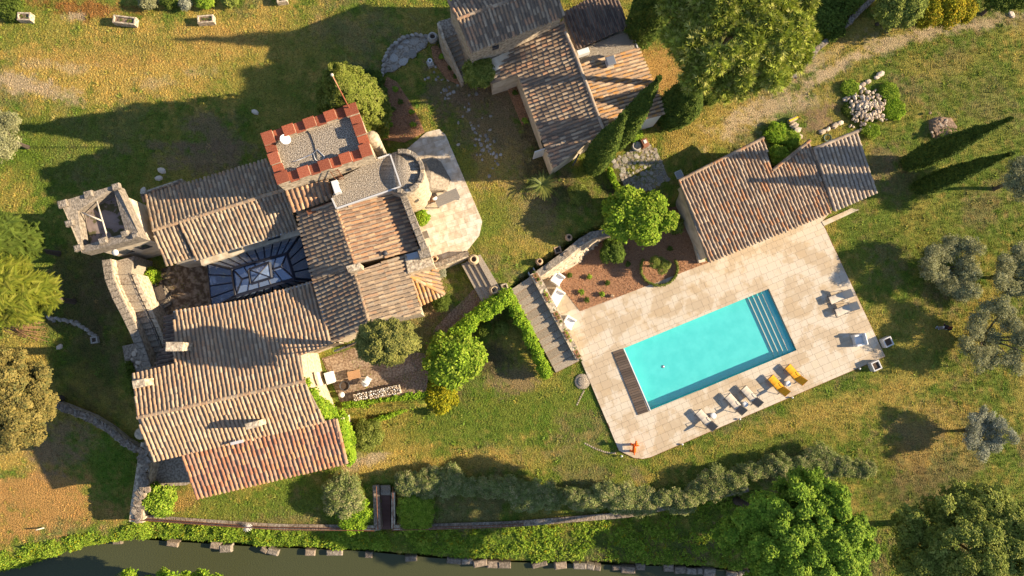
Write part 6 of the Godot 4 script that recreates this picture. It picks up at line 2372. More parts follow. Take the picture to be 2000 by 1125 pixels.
	# rubble heap and stones at the top right
	var heap := thing("rubble_heap", "heap of pale broken stones at the field's edge", "rubble", G(1690, 215))
	var r := RandomNumberGenerator.new()
	r.seed = 88
	for k in 210:
		var px := 1690 + r.randfn() * 21
		var py := 214 + r.randfn() * 17
		var e := pow((px - 1690) / 48.0, 2) + pow((py - 214) / 42.0, 2)
		if e > 1.0: continue
		var g := G(px, py)
		var z := r.randf_range(.09, .24)
		part("rubble_stone", stone_mesh(900 + k % 14, Vector3(z, z * .7, z * .8), 6), M.rubble[r.randi() % 4], heap, Transform3D(Basis.from_euler(Vector3(r.randf() * 3, r.randf() * 6, r.randf() * 3)), g + Vector3(0, .55 * (1.0 - e) + .05, 0)))
	var row := thing("stone_row", "broken row of pale blocks around the bare patch by the pool house", "stones", G(1620, 240))
	for k in [[1605, 258, .35], [1616, 253, .3], [1630, 246, .38], [1640, 241, .3], [1556, 255, .4], [1552, 247, .35], [1560, 268, .35], [1548, 243, .3], [1718, 146, .42], [1712, 152, .3], [1695, 160, .3], [1684, 166, .28], [1676, 172, .3], [1668, 180, .33], [1660, 188, .3], [1650, 195, .3]]:
		var g := G(k[0], k[1])
		part("block", stone_mesh(int(k[0]), Vector3(k[2] * 1.1, k[2] * .55, k[2] * .7), 6), M.rubble[int(k[0]) % 3], row, Transform3D(Basis(Vector3.UP, .5), g + Vector3(0, .08, 0)))
	var hz := thing("garden_hose", "coiled green garden hose beside the pool house roof", "hose", G(1618, 268))
	var s10 := st_new(false)
	var path := []
	var rr := []
	for k in 40:
		path.append(G(1615, 270) + Vector3(cos(k * .5) * (.22 + k * .003), .05 + k * .002, sin(k * .5) * (.22 + k * .003)))
		rr.append(.022)
	tube(s10, path, rr, 5)
	part("coil", done(s10), mat(Color(.10, .16, .12), .5), hz)
	var yl := thing("spirit_level", "yellow builder's level lying on the low block wall", "tool", G(1545, 236))
	var s11 := st_new()
	bx(s11, G(1545, 236) + Vector3(0, .45, 0), Vector3(.85, .05, .12), Basis(Vector3.UP, .45), .01)
	part("bar", done(s11), mat(Color(.80, .52, .02), .5), yl)
	var s12 := st_new()
	bx(s12, G(1545, 236) + Vector3(0, .2, 0), Vector3(.7, .46, .3), Basis(Vector3.UP, .45), .02)
	part("block", done(s12), M.stone_pale, yl)
	var md := G(1838, 250)
	var mound := thing("earth_mound", "low grassy mound with bare earth on the right lawn", "mound", md)
	part("earth", stone_mesh(66, Vector3(1.35, .55, 1.1), 15), M.dirt, mound, Transform3D(Basis(), md))
	for k in 22:
		part("clod", stone_mesh(970 + k % 7, Vector3(.16, .1, .14), 6), M.dirt if k % 3 else M.rubble[3], mound, Transform3D(Basis(Vector3.UP, k), md + Vector3(r.randfn() * .6 - .3, .4, r.randfn() * .5)))
	foliage(mound, "weeds", [[md + Vector3(.3, .35, .5), Vector3(.9, .3, .6)], [md + Vector3(1.0, .1, .3), Vector3(.5, .25, .6)]], 160, .16, GRN.mid, "small", 12)
	# round stone steps on the lawn beside the deck
	var rs := thing("round_steps", "two half round pebble steps at the deck's west edge", "steps", P(1136, 746, 0))
	for k in [[.62, .10], [.38, .17]]:
		var s14 := st_new(false)
		var rp := P(1137, 745, 0)
		lathe(s14, Vector3(rp.x, 0, rp.z), [[k[0], -.2], [k[0], k[1] - .02], [k[0] - .03, k[1]], [0, k[1]]], 24)
		part("step", done(s14), M.gravel, rs)
	var kb := thing("pebble_kerb", "thin curved pebble kerb in the lawn near the orange dog", "kerb", P(1175, 880, 0))
	for k in 16:
		var f := k / 16.0
		var p := G(1143 + f * 62, 866 + sin(f * 1.7) * 19)
		part("pebble", stone_mesh(950 + k % 6, Vector3(.1, .06, .08), 6), M.rubble[3], kb, Transform3D(Basis(Vector3.UP, k), p))
	var kb2 := thing("pebble_kerb", "short pebble kerb in the lawn below the round steps", "kerb", P(1128, 780, 0))
	for k in 8:
		var f := k / 8.0
		part("pebble", stone_mesh(950 + k % 6, Vector3(.1, .06, .08), 6), M.rubble[3], kb2, Transform3D(Basis(Vector3.UP, k), G(1140 - f * 15, 764 + f * 30)))
	# drain grate by the pool house
	var gp := G(1326, 341)
	var gr := thing("drain_grate", "square metal framed grate beside the pool house corner", "grate", gp)
	var gb := Basis(Vector3.UP, .42)
	for k in 4:
		var bb := gb * Basis(Vector3.UP, k * PI / 2)
		var s15 := st_new()
		bx(s15, gp + bb * Vector3(0, .04, .28), Vector3(.62, .08, .05), bb)
		part("frame", done(s15), M.steel_pale, gr)
	var s16 := st_new()
	bx(s16, gp + Vector3(0, .04, 0), Vector3(.55, .05, .55), gb)
	part("grille", done(s16), M.steel, gr)
	# beehive-like brown box and stone mill wheel on the slab yard
	var hb := P(1260, 278, 2.6)
	var hv := thing("brown_box", "brown wooden box with a white lid panel on the stone yard", "box", hb - Vector3(0, .5, 0))
	var s17 := st_new()
	bx(s17, hb - Vector3(0, .25, 0), Vector3(.5, .55, .62), gb, .02)
	part("body", done(s17), mat(Color(.28, .12, .07), .8), hv)
	var s18 := st_new()
	bx(s18, hb + Vector3(0, .05, -.05), Vector3(.24, .03, .28), gb)
	part("lid_panel", done(s18), M.white, hv)
	var mw := P(1243, 286, 2.2)
	var mill := thing("stone_basin", "round stone basin on the slab yard beside the brown box", "basin", mw - Vector3(0, .2, 0))
	var s19 := st_new(false)
	lathe(s19, mw, [[.36, -.2], [.38, .15], [.30, .18], [.22, .05], [0, .05]], 16)
	part("bowl", done(s19), M.stepstone, mill)
	# statue by the well apron
	var sp := G(841, 127)
	var stt := thing("stone_pedestal", "pale stone pedestal with a white urn on the shaded yard", "pedestal", sp)
	var s20 := st_new()
	bx(s20, sp + Vector3(0, .2, 0), Vector3(.5, .4, .5), gb, .03)
	part("plinth", done(s20), M.stepstone, stt)
	var s21 := st_new(false)
	lathe(s21, sp + Vector3(0, .4, 0), [[.1, 0], [.08, .2], [.2, .45], [.18, .5], [.1, .46]], 12)
	part("urn", done(s21), M.white, stt)
	# loose stones on the lawn
	for k in [[317, 333, .35, "brown loose stone on the shaded lawn, upper of two"], [311, 348, .32, "pale loose stone on the shaded lawn, lower of two"], [499, 219, .3, "white slab lying in the tree's shadow on the lawn"], [281, 373, .35, "pale stone beside the corner tower's foot"], [117, 677, .3, "pale flat stone on the shaded west lawn"], [1975, 29, .4, "flat pale stone beside the track at the top right"]]:
		var g := G(k[0], k[1])
		var o := part("loose_stone", stone_mesh(int(k[0]), Vector3(k[2], k[2] * .4, k[2] * .7), 7), M.rubble[2], self, Transform3D(Basis(Vector3.UP, k[0]), g + Vector3(0, .05, 0)))
		metas(o, k[3], "stone", "loose stones on the lawns")
	# west garden edging
	var we := thing("stone_edging", "curving line of edging stones on the shaded west lawn", "edging", G(150, 630))
	for k in 26:
		var f := k / 26.0
		var p := G(95 + f * 95, 622 + pow(f, 2.2) * 38 + r.randfn() * 1.5)
		part("stone", stone_mesh(960 + k % 8, Vector3(.2, .1, .16), 6), M.cobble[k % M.cobble.size()], we, Transform3D(Basis(Vector3.UP, -.3), p))
	planter_box(188, 664, .5, .35, "small stone basin at the end of the curved edging", M.stepstone, .2)
	var lg := G(45, 1033)
	var log_ := thing("fallen_post", "pale fallen wooden post on the dry grass", "post", lg)
	var s22 := st_new(false)
	tube(s22, [G(88, 1030) + Vector3(0, .12, 0), G(78, 1032) + Vector3(0, .5, 0)], [.06, .05], 6)
	part("post", done(s22), M.cream, log_)
	# white ironwork on the canal railing
	var ip := P(483, 1030, .6)
	var iw := thing("white_ironwork", "white wrought iron frame hanging on the canal railing", "ironwork", ip - Vector3(0, .4, 0))
	for k in 7:
		var s23 := st_new(false)
		var a := k * PI / 7
		tube(s23, [ip + Vector3(cos(a) * .38, sin(a) * .1, sin(a) * .3), ip - Vector3(cos(a) * .38, sin(a) * .1, sin(a) * .3)], [.022, .022], 5)
		part("bar", done(s23), M.white, iw)
	# little white garden lights along the deck
	for k in [[1213, 890, "small white garden light below the deck's curved corner"], [1331, 867, "small white garden light on the lawn below the stained paving"], [1443, 818, "small white garden light below the second cream lounger"], [1545, 776, "small white garden light below the yellow loungers"], [1676, 720, "small white garden light near the deck's south-east planter"]]:
		var g := G(k[0], k[1])
		var t3 := thing("garden_light", k[2], "garden light", g, "white garden lights along the deck")
		var s24 := st_new(false)
		tube(s24, [g, g + Vector3(0, .2, 0)], [.03, .03], 6)
		part("stake", done(s24), M.steel, t3)
		var s25 := st_new(false)
		lathe(s25, g + Vector3(0, .2, 0), [[.06, 0], [.09, .05], [.06, .12], [0, .14]], 10)
		part("head", done(s25), M.white, t3)

func chair(px: float, py: float, turn: float, label: String, m: Material, y: float) -> void:
	var p := P(px, py, y)
	var t := thing("chair", label, "chair", p, "garden chairs")
	var b := Basis(Vector3.UP, turn)
	var s := st_new()
	bx(s, p + b * Vector3(0, .45, 0), Vector3(.46, .05, .46), b, .01)
	part("seat", done(s), m, t)
	var s1 := st_new()
	bx(s1, p + b * Vector3(0, .72, -.23), Vector3(.46, .5, .05), b, .01)
	part("backrest", done(s1), m, t)
	for k in [[-.2, -.2], [.2, -.2], [-.2, .2], [.2, .2]]:
		var s2 := st_new()
		bx(s2, p + b * Vector3(k[0], .215, k[1]), Vector3(.04, .43, .04), b)
		part("leg", done(s2), m, t)

func orange_dog() -> void:
	var p := P(1236, 874, .12)
	var t := thing("dog_sculpture", "glossy orange plastic dog sculpture at the deck's corner", "sculpture", p)
	var b := Basis(Vector3.UP, -.12)
	var X := func(v: Vector3) -> Vector3: return p + b * v
	var s := st_new(false)
	tube(s, [X.call(Vector3(0, .46, .36)), X.call(Vector3(0, .50, .28)), X.call(Vector3(0, .52, 0)), X.call(Vector3(0, .55, -.25)), X.call(Vector3(0, .56, -.34))], [.06, .16, .15, .16, .08], 14)
	part("body", done(s), M.orange, t)
	for k in [[-.1, -.24], [.1, -.24], [-.1, .26], [.1, .26]]:
		var s1 := st_new(false)
		tube(s1, [X.call(Vector3(k[0], .46, k[1])), X.call(Vector3(k[0] * 1.4, .2, k[1] * 1.02)), X.call(Vector3(k[0] * 1.5, .0, k[1] * 1.05))], [.085, .075, .09], 10)
		part("leg", done(s1), M.orange, t)
	var s2 := st_new(false)
	tube(s2, [X.call(Vector3(0, .6, -.30)), X.call(Vector3(0, .82, -.36)), X.call(Vector3(0, .98, -.36)), X.call(Vector3(0, 1.08, -.36))], [.1, .1, .16, .06], 12)
	part("head", done(s2), M.orange, t)
	var s3 := st_new(false)
	tube(s3, [X.call(Vector3(0, .95, -.42)), X.call(Vector3(0, .92, -.60)), X.call(Vector3(0, .92, -.64))], [.11, .08, .03], 10)
	part("muzzle", done(s3), M.orange, t)
	for k: float in [-1.0, 1.0]:
		var s4 := st_new(false)
		tube(s4, [X.call(Vector3(.1 * k, 1.04, -.32)), X.call(Vector3(.22 * k, .95, -.30)), X.call(Vector3(.22 * k, .82, -.31))], [.05, .06, .03], 8)
		part("ear", done(s4), M.orange, t)
	var s5 := st_new(false)
	tube(s5, [X.call(Vector3(0, .54, .33)), X.call(Vector3(0, .70, .44)), X.call(Vector3(0, .82, .46))], [.05, .05, .03], 8)
	part("tail", done(s5), M.orange, t)

# ------------------------------------------------------------------ the person under the olive
func sdf(bones: Array, q: Vector3, kk: float) -> float:
	var d := 1e9
	for bn in bones:
		var a: Vector3 = bn[0]
		var ba: Vector3 = bn[1] - a
		var h := clampf((q - a).dot(ba) / maxf(ba.length_squared(), 1e-6), 0, 1)
		var e := q.distance_to(a + ba * h) - lerpf(bn[2], bn[3], h)
		var m := clampf(.5 + .5 * (e - d) / kk, 0, 1)
		d = lerpf(e, d, m) - kk * m * (1.0 - m) if d < 1e8 else e
	return d

func nets(st: SurfaceTool, bones: Array, cell: float, kk: float, org: Vector3, b: Basis) -> void:
	var lo := Vector3.ONE * 1e9
	var hi := -lo
	for bn in bones:
		for k in 2:
			var r := Vector3.ONE * (float(bn[2 + k]) + cell * 2)
			lo = lo.min(bn[k] - r)
			hi = hi.max(bn[k] + r)
	var n := Vector3i(((hi - lo) / cell).ceil()) + Vector3i.ONE
	var v := PackedFloat32Array()
	v.resize(n.x * n.y * n.z)
	for z in n.z:
		for y in n.y:
			for x in n.x: v[(z * n.y + y) * n.x + x] = sdf(bones, lo + Vector3(x, y, z) * cell, kk)
	var at := {}
	var step := [1, n.x, n.x * n.y]
	for z in n.z - 1:
		for y in n.y - 1:
			for x in n.x - 1:
				var k := (z * n.y + y) * n.x + x
				var s := Vector3.ZERO
				var c := 0
				for e in 12:
					var ax := e / 4
					var u := (ax + 1) % 3
					var w := (ax + 2) % 3
					var o := Vector3i.ZERO
					o[u] = e & 1
					o[w] = (e >> 1) & 1
					var k0: int = k + o.x * step[0] + o.y * step[1] + o.z * step[2]
					var k1: int = k0 + step[ax]
					if (v[k0] < 0) != (v[k1] < 0):
						var p := Vector3(o)
						p[ax] += v[k0] / (v[k0] - v[k1])
						s += p
						c += 1
				if c: at[k] = org + b * (lo + (Vector3(x, y, z) + s / c) * cell)
	for k: int in at:
		var x := k % n.x
		var y := (k / n.x) % n.y
		var z := k / (n.x * n.y)
		for ax in 3:
			var k1: int = k + step[ax]
			if k1 >= v.size() or (v[k] < 0) == (v[k1] < 0): continue
			var u: int = step[(ax + 1) % 3]
			var w: int = step[(ax + 2) % 3]
			if not (at.has(k - u) and at.has(k - w) and at.has(k - u - w)): continue
			var dir := Vector3.ZERO
			dir[ax] = 1.0 if v[k] < 0 else -1.0
			quad(st, at[k], at[k - u], at[k - u - w], at[k - w], b * dir)

func person() -> void:
	var g := G(1831, 641)
	var t := thing("person", "person in a dark jacket and grey trousers standing under the olive tree", "person", g)
	var b := Basis(Vector3.UP, 2.4)
	var hip := [Vector3(-.09, .92, 0), Vector3(.09, .92, 0)]
	var knee := [Vector3(-.10, .50, .05), Vector3(.11, .50, .0)]
	var ank := [Vector3(-.11, .09, .02), Vector3(.12, .09, -.06)]
	var sho := [Vector3(-.18, 1.40, 0), Vector3(.18, 1.40, 0)]
	var elb := [Vector3(-.25, 1.13, -.03), Vector3(.26, 1.13, .02)]
	var wri := [Vector3(-.25, .90, .08), Vector3(.24, .95, .18)]
	var neck := Vector3(0, 1.44, 0)
	var head := Vector3(0, 1.60, .02)
	var legs := []
	var arms := []
	for k in 2:
		legs += [[hip[k], knee[k], .085, .058], [knee[k], ank[k], .056, .04]]
		arms += [[sho[k], elb[k], .055, .043], [elb[k], wri[k], .042, .03]]
	var torso := [[Vector3(0, .95, 0), Vector3(0, 1.15, 0), .13, .12], [Vector3(0, 1.15, 0), Vector3(0, 1.36, 0), .125, .13], [sho[0], sho[1], .07, .07], [Vector3(-.08, .93, 0), Vector3(.08, .93, 0), .11, .11]]
	var body := st_new(false)
	nets(body, legs + arms + torso + [[neck, Vector3(0, 1.53, .01), .052, .05], [head, head + Vector3(0, .06, -.015), .085, .09], [head + Vector3(0, -.06, .03), head + Vector3(0, -.02, .04), .05, .06]], .025, .03, g, b)
	# face, ears and hands on finer grids
	nets(body, [[head + Vector3(0, .02, .02), head + Vector3(0, .05, .02), .075, .08], [head + Vector3(0, -.02, .095), head + Vector3(0, .02, .085), .014, .009], [head + Vector3(-.03, -.055, .075), head + Vector3(.03, -.055, .075), .012, .012], [head + Vector3(-.088, .0, .0), head + Vector3(-.09, .03, -.01), .012, .014], [head + Vector3(.088, .0, .0), head + Vector3(.09, .03, -.01), .012, .014]], .009, .008, g, b)
	for k in 2:
		var w: Vector3 = wri[k]
		var sg := -1.0 if k == 0 else 1.0
		var dn: Vector3 = (w - elb[k]).normalized()
		var fw := Vector3(0, 0, 1)
		fw = (fw - dn * fw.dot(dn)).normalized()
		var bones := [[w, w + dn * .08, .026, .032], [w + dn * .08 - fw * .024, w + dn * .08 + fw * .024, .02, .02]]
		for f in 4:
			var o := fw * (.03 - f * .02)
			var ln: float = [.07, .08, .075, .055][f]
			var m: Vector3 = w + dn * (.09 + ln * .5) + o
			var inw := Vector3(-sg, 0, 0)
			bones += [[w + dn * .08 + o, m, .009, .0085], [m, m + (dn * .8 + inw * .6).normalized() * ln * .5, .0085, .0075]]
		bones += [[w + dn * .03 + fw * .02, w + dn * .06 + fw * .05, .012, .010], [w + dn * .06 + fw * .05, w + dn * .09 + fw * .055, .010, .008]]
		nets(body, bones, .0065, .006, g, b)
	part("body", done(body), mat(Color(.45, .27, .19), .6), t)
	for c in [["trousers", [[hip[0], knee[0], .10, .072], [knee[0], ank[0], .072, .062], [hip[1], knee[1], .10, .072], [knee[1], ank[1], .072, .062], [Vector3(-.07, .95, 0), Vector3(.07, .95, 0), .115, .115]], Color(.20, .21, .235)], ["jacket", [[Vector3(0, .98, 0), Vector3(0, 1.2, 0), .15, .145], [Vector3(0, 1.2, 0), Vector3(0, 1.36, 0), .145, .13], [sho[0], sho[1], .085, .085], [sho[0], elb[0], .072, .06], [elb[0], wri[0] + Vector3(0, .05, 0), .06, .05], [sho[1], elb[1], .072, .06], [elb[1], wri[1] + Vector3(0, .04, 0), .06, .05]], Color(.02, .016, .022)], ["hair", [[head + Vector3(0, .07, -.03), head + Vector3(0, -.10, -.08), .105, .075], [head + Vector3(-.05, .05, -.02), head + Vector3(-.07, -.12, -.04), .06, .04], [head + Vector3(.05, .05, -.02), head + Vector3(.07, -.12, -.04), .06, .04]], Color(.09, .025, .015)], ["belt", [[Vector3(-.08, .97, 0), Vector3(.08, .97, 0), .128, .128]], Color(.5, .55, .62)]]:
		var s := st_new(false)
		nets(s, c[1], .022, .02, g, b)
		part(c[0], done(s), mat(c[2], .85), t)
	for k in 2:
		var s := st_new(false)
		nets(s, [[ank[k] + Vector3(0, -.04, -.03), ank[k] + Vector3(0, -.05, .14), .05, .042]], .016, .01, g, b)
		part("shoe", done(s), mat(Color(.45, .58, .75), .5), t)

# ------------------------------------------------------------------ trees and shrubs
func hedge(called: String, label: String, pts: Array, wd: float, h: float, count: int, cols: Array, size: float, seed_: int, cat := "hedge") -> void:
	var w := []
	for p in pts:
		var g := G(p[0], p[1])
		var q := P(p[0], p[1], g.y + h)
		var y: float = p[2] if p.size() > 2 else gh(q.x, q.z)
		w.append(Vector3(q.x, y, q.z))
	var t := thing(called, label, cat, w[w.size() / 2])
	var r := RandomNumberGenerator.new()
	r.seed = seed_
	var lobes := []
	var s := st_new(false)
	for i in w.size() - 1:
		var n := maxi(1, int(w[i].distance_to(w[i + 1]) / (wd * .24)))
		for k in n:
			var p: Vector3 = w[i].lerp(w[i + 1], (k + .5) / n)
			tube(s, [p - Vector3(0, .1, 0), p + Vector3(0, h * .7, 0)], [.035, .02], 5)
			for e in 2:
				lobes.append([p + Vector3(r.randf_range(-.2, .2) * wd, h * (.55 if e == 0 else .82), r.randf_range(-.2, .2) * wd), Vector3(wd * .34, h * (.5 if e == 0 else .28), wd * .34) * r.randf_range(.85, 1.15)])
	part("stems", done(s), M.bark, t)
	part("inner_foliage", blob_mesh(lobes, .72), coremat(cols), t)
	foliage(t, "foliage", lobes, count, size, cols, "broad", seed_)

func palm(px: float, py: float, n: int, ln: float, label: String, cols: Array, seed_: int) -> void:
	var g := G(px, py)
	var t := thing("palm", label, "palm", g, "")
	var s := st_new(false)
	lathe(s, g, [[.16, -.1], [.2, .2], [.14, .45], [0, .5]], 10)
	part("trunk", done(s), M.bark, t)
	var r := RandomNumberGenerator.new()
	r.seed = seed_
	for k in n:
		var a := k * 2.39996
		var b := Basis(Vector3.UP, a) * Basis(Vector3.RIGHT, -r.randf_range(.0, .75))
		var q := ln * r.randf_range(.75, 1.1)
		var s1 := st_new(false)
		tube(s1, [Vector3(0, .0, 0), Vector3(0, .07, .3), Vector3(0, -.05, .7), Vector3(0, -.2, 1.0)], [.018, .014, .01, .004], 4)
		var fr := part("frond", leaf_shape("frond"), mat(cols[r.randi() % cols.size()], .5), t, Transform3D(b.scaled(Vector3.ONE * q), g + Vector3(0, .45, 0)))

func plants() -> void:
	# conifers
	cypress("conical_conifer", "broad conical conifer beside the square tower", 708, 246, 11.2, 2.35, 9000, GRN.thuja, 101, "", {"bulge": .3, "size": .30, "rough": .34, "flare": 1.2, "taper": .8, "shape": "small", "back": .4})
	cypress("cypress_tree", "nearer of the two tall cypresses beside the cottage", 1154, 330, 12.8, .9, 4200, GRN.cypress, 102, "tall cypresses")
	cypress("cypress_tree", "taller cypress leaning past the orange tiled roof", 1200, 284, 13.6, .82, 3800, GRN.cypress, 103, "tall cypresses")
	cypress("cypress_tree", "stout dark cypress beside the big pine", 1308, 232, 7.0, 1.45, 4200, GRN.cypress, 104, "tall cypresses", {"bulge": .4})
	cypress("cypress_tree", "dark cypress between the brown annex and the pine", 1243, 80, 16.0, 1.5, 4200, GRN.cypress, 105, "tall cypresses")
	cypress("cypress_tree", "upper of the two slender cypresses on the right lawn", 1768, 322, 11.4, .85, 3600, GRN.cypress, 106, "tall cypresses", {"bulge": .25})
	cypress("cypress_tree", "lower of the two slender cypresses on the right lawn", 1792, 368, 10.2, .75, 3200, GRN.cypress, 107, "tall cypresses", {"bulge": .25})
	tree("pine_tree", "big spreading pine with yellow green tufts at the top", 1440, 60, 12.0, Vector3(5.2, 2.9, 4.8), 95, .78, 15000, .42, GRN.pine, "needle", 110, {"tr": .3, "up": .5, "inner": .3, "core": .5, "back": .5, "spread": .22})
	tree("spruce_tree", "yellowish spruce with drooping sprays at the left edge", 12, 572, 7.5, Vector3(3.0, 3.4, 2.2), 60, .6, 4600, .42, GRN.spruce, "spray", 111, {"tr": .2, "up": .75, "core": .5, "back": .3})
	tree("spruce_tree", "darker spruce behind the yellowish one at the left edge", 8, 470, 6.0, Vector3(2.4, 3.0, 1.7), 44, .6, 3200, .42, GRN.mid, "spray", 112, {"tr": .2, "up": .75, "core": .5, "back": .3})
	tree("oak_tree", "ochre leaved oak at the left edge", 16, 790, 6.0, Vector3(3.2, 2.7, 3.8), 90, .62, 9500, .26, GRN.ochre, "small", 113, {"tr": .25, "core": .5, "spread": .36})
	var db := thing("dead_branches", "bare brown branches below the spruce at the left edge", "branches", G(60, 655))
	var sb := st_new(false)
	var rb := RandomNumberGenerator.new()
	rb.seed = 3
	for k in 26:
		var a := P(8 + rb.randf() * 20, 628 + rb.randf() * 18, 4.0 + rb.randf() * .6)
		var e := P(45 + rb.randf() * 52, 625 + rb.randf() * 45, 3.2 + rb.randf() * 1.0)
		tube(sb, [a, a.lerp(e, .5) + Vector3(0, .2, 0), e], [.04, .03, .012], 4)
		for q in 4:
			var m := a.lerp(e, .45 + q * .14)
			tube(sb, [m, m + Vector3(rb.randfn() * .3, rb.randf() * .1, rb.randfn() * .3)], [.018, .008], 3)
	part("branches", done(sb), mat(Color(.20, .115, .06), .9), db)
	# broadleaf trees
	tree("maple_tree", "large round bright green tree at the bottom right", 1550, 1040, 10.0, Vector3(5.1, 4.2, 4.6), 26, 1.35, 15000, .34, GRN.maple, "small", 120, {"tr": .3, "core": .6, "gy": -1.4, "lobe_low": -.1, "spread": .34, "inner": .75, "lumps": 1})
	tree("evergreen_oak", "wide dusky green tree in the bottom right corner", 1900, 1065, 7.5, Vector3(6.0, 3.6, 4.6), 110, .8, 13000, .32, GRN.dusky, "small", 121, {"tr": .3, "core": .5, "spread": .3})
	tree("fig_tree", "bright green broadleaf tree at the pool house corner", 1246, 420, 3.6, Vector3(3.1, 1.7, 2.2), 34, .72, 3800, .34, GRN.bright, "broad", 122, {"core": .6, "gy": .14, "tr": .14, "back": .7, "spread": .34})
	tree("garden_tree", "bright green small tree in the sunken garden", 890, 700, 1.9, Vector3(2.4, 1.3, 2.2), 30, .65, 3000, .34, GRN.bright, "broad", 123, {"core": .6, "gy": .3, "tr": .12, "back": .7, "spread": .34})
	tree("umbrella_pine", "dense olive green round topped pine in front of the south hall", 755, 668, 10.6, Vector3(2.0, 1.6, 1.45), 46, .45, 4200, .24, [Color(.17, .175, .045), Color(.21, .205, .055), Color(.13, .14, .035)], "small", 124, {"core": .75, "gy": 1.05, "tr": .14, "back": .25})
	tree("small_evergreen", "dark evergreen tree against the outside stair", 934, 142, 2.6, Vector3(1.15, 1.2, 1.4), 14, .55, 1700, .26, GRN.dusky, "small", 125, {"core": .6})
	# olives on the right
	tree("olive_tree", "grey olive tree with open centre nearest the pool deck", 1858, 520, 2.1, Vector3(2.95, 1.1, 3.05), 78, .54, 4300, .27, GRN.olive, "fine", 130, {"ring": 1, "group": "olive trees on the right lawn", "tr": .18, "limbs": 12, "fork": .5, "inner": .35})
	tree("olive_tree", "olive tree cut by the right edge above the branching one", 1990, 535, 2.1, Vector3(2.7, 1.1, 2.8), 66, .54, 3700, .27, GRN.olive, "fine", 131, {"ring": 1, "group": "olive trees on the right lawn", "tr": .18, "fork": .5, "inner": .35})
	tree("olive_tree", "wide olive tree with bare branches beside the person", 1945, 660, 2.2, Vector3(3.6, 1.1, 3.4), 84, .54, 4300, .27, GRN.olive, "fine", 132, {"ring": 1, "group": "olive trees on the right lawn", "tr": .2, "limbs": 14, "fork": .5, "inner": .35})
	tree("olive_tree", "silvery olive ring below the others on the right lawn", 1924, 846, 2.1, Vector3(2.2, .9, 2.2), 58, .44, 3100, .24, GRN.silver, "fine", 133, {"ring": 1, "group": "olive trees on the right lawn", "tr": .14, "limbs": 10, "fork": .5, "inner": .35})
	tree("olive_tree", "pale olive tree at the right edge beside the cypresses", 2000, 350, 3.0, Vector3(1.6, .9, 1.9), 11, .7, 2200, .28, GRN.olive, "fine", 134, {"group": "olive trees on the right lawn", "inner": .35})
	tree("olive_tree", "pale olive tree at the left edge of the dry lawn", -2, 262, 3.2, Vector3(1.6, 1.0, 1.9), 12, .7, 2400, .28, GRN.olive, "fine", 135, {"inner": .35})
	tree("pruned_olive", "cloud pruned olive in the mulch bed beside the deck", 1287, 515, 1.3, Vector3(1.1, .35, .9), 6, .34, 800, .17, GRN.dusky, "fine", 136, {"ring": 1, "gy": .14, "tr": .08, "limbs": 9, "fork": .4})
	var hr := []
	for k in 15:
		var a := -.5 + k * .3
		hr.append([1287 + cos(a) * 36, 524 + sin(a) * 34, .14])
	hedge("ring_hedge", "thin low hedge curving round the pruned olive", hr, .22, .3, 500, GRN.dusky, .11, 137)
	# top right
	tree("mimosa", "golden flowering shrub at the picture's top right", 1832, 18, 2.6, Vector3(3.0, 1.4, 1.7), 18, .8, 3000, .30, GRN.yellowgreen + GRN.gold, "small", 140, {"core": .55})
	tree("evergreen_tree", "dusky shrubby tree between field wall and golden shrub", 1755, 12, 3.0, Vector3(2.2, 1.5, 1.9), 16, .8, 2600, .30, GRN.dusky, "small", 141, {"core": .55})
	tree("evergreen_tree", "green leafy tree in the top right corner", 1970, -8, 3.0, Vector3(2.2, 1.4, 1.2), 12, .8, 1800, .30, GRN.mid, "small", 142, {"core": .55})
	for k in [[1618, 44, 1.5, "leafy thicket on the pine side of the field wall, nearest its middle"], [1588, 22, 1.6, "leafy thicket between pine and field wall, upper one"], [1640, 4, 1.5, "leafy thicket at the picture's top beside the field wall"], [1556, 92, 1.3, "bright leafy thicket at the pine's right edge"]]:
		shrub("thicket", k[3], k[0], k[1], Vector3(k[2], 1.0, k[2]), 12, 1500, .32, GRN.bright if k[0] < 1570 else GRN.mid, "broad", int(k[0]), {"group": "thickets beside the field wall"})
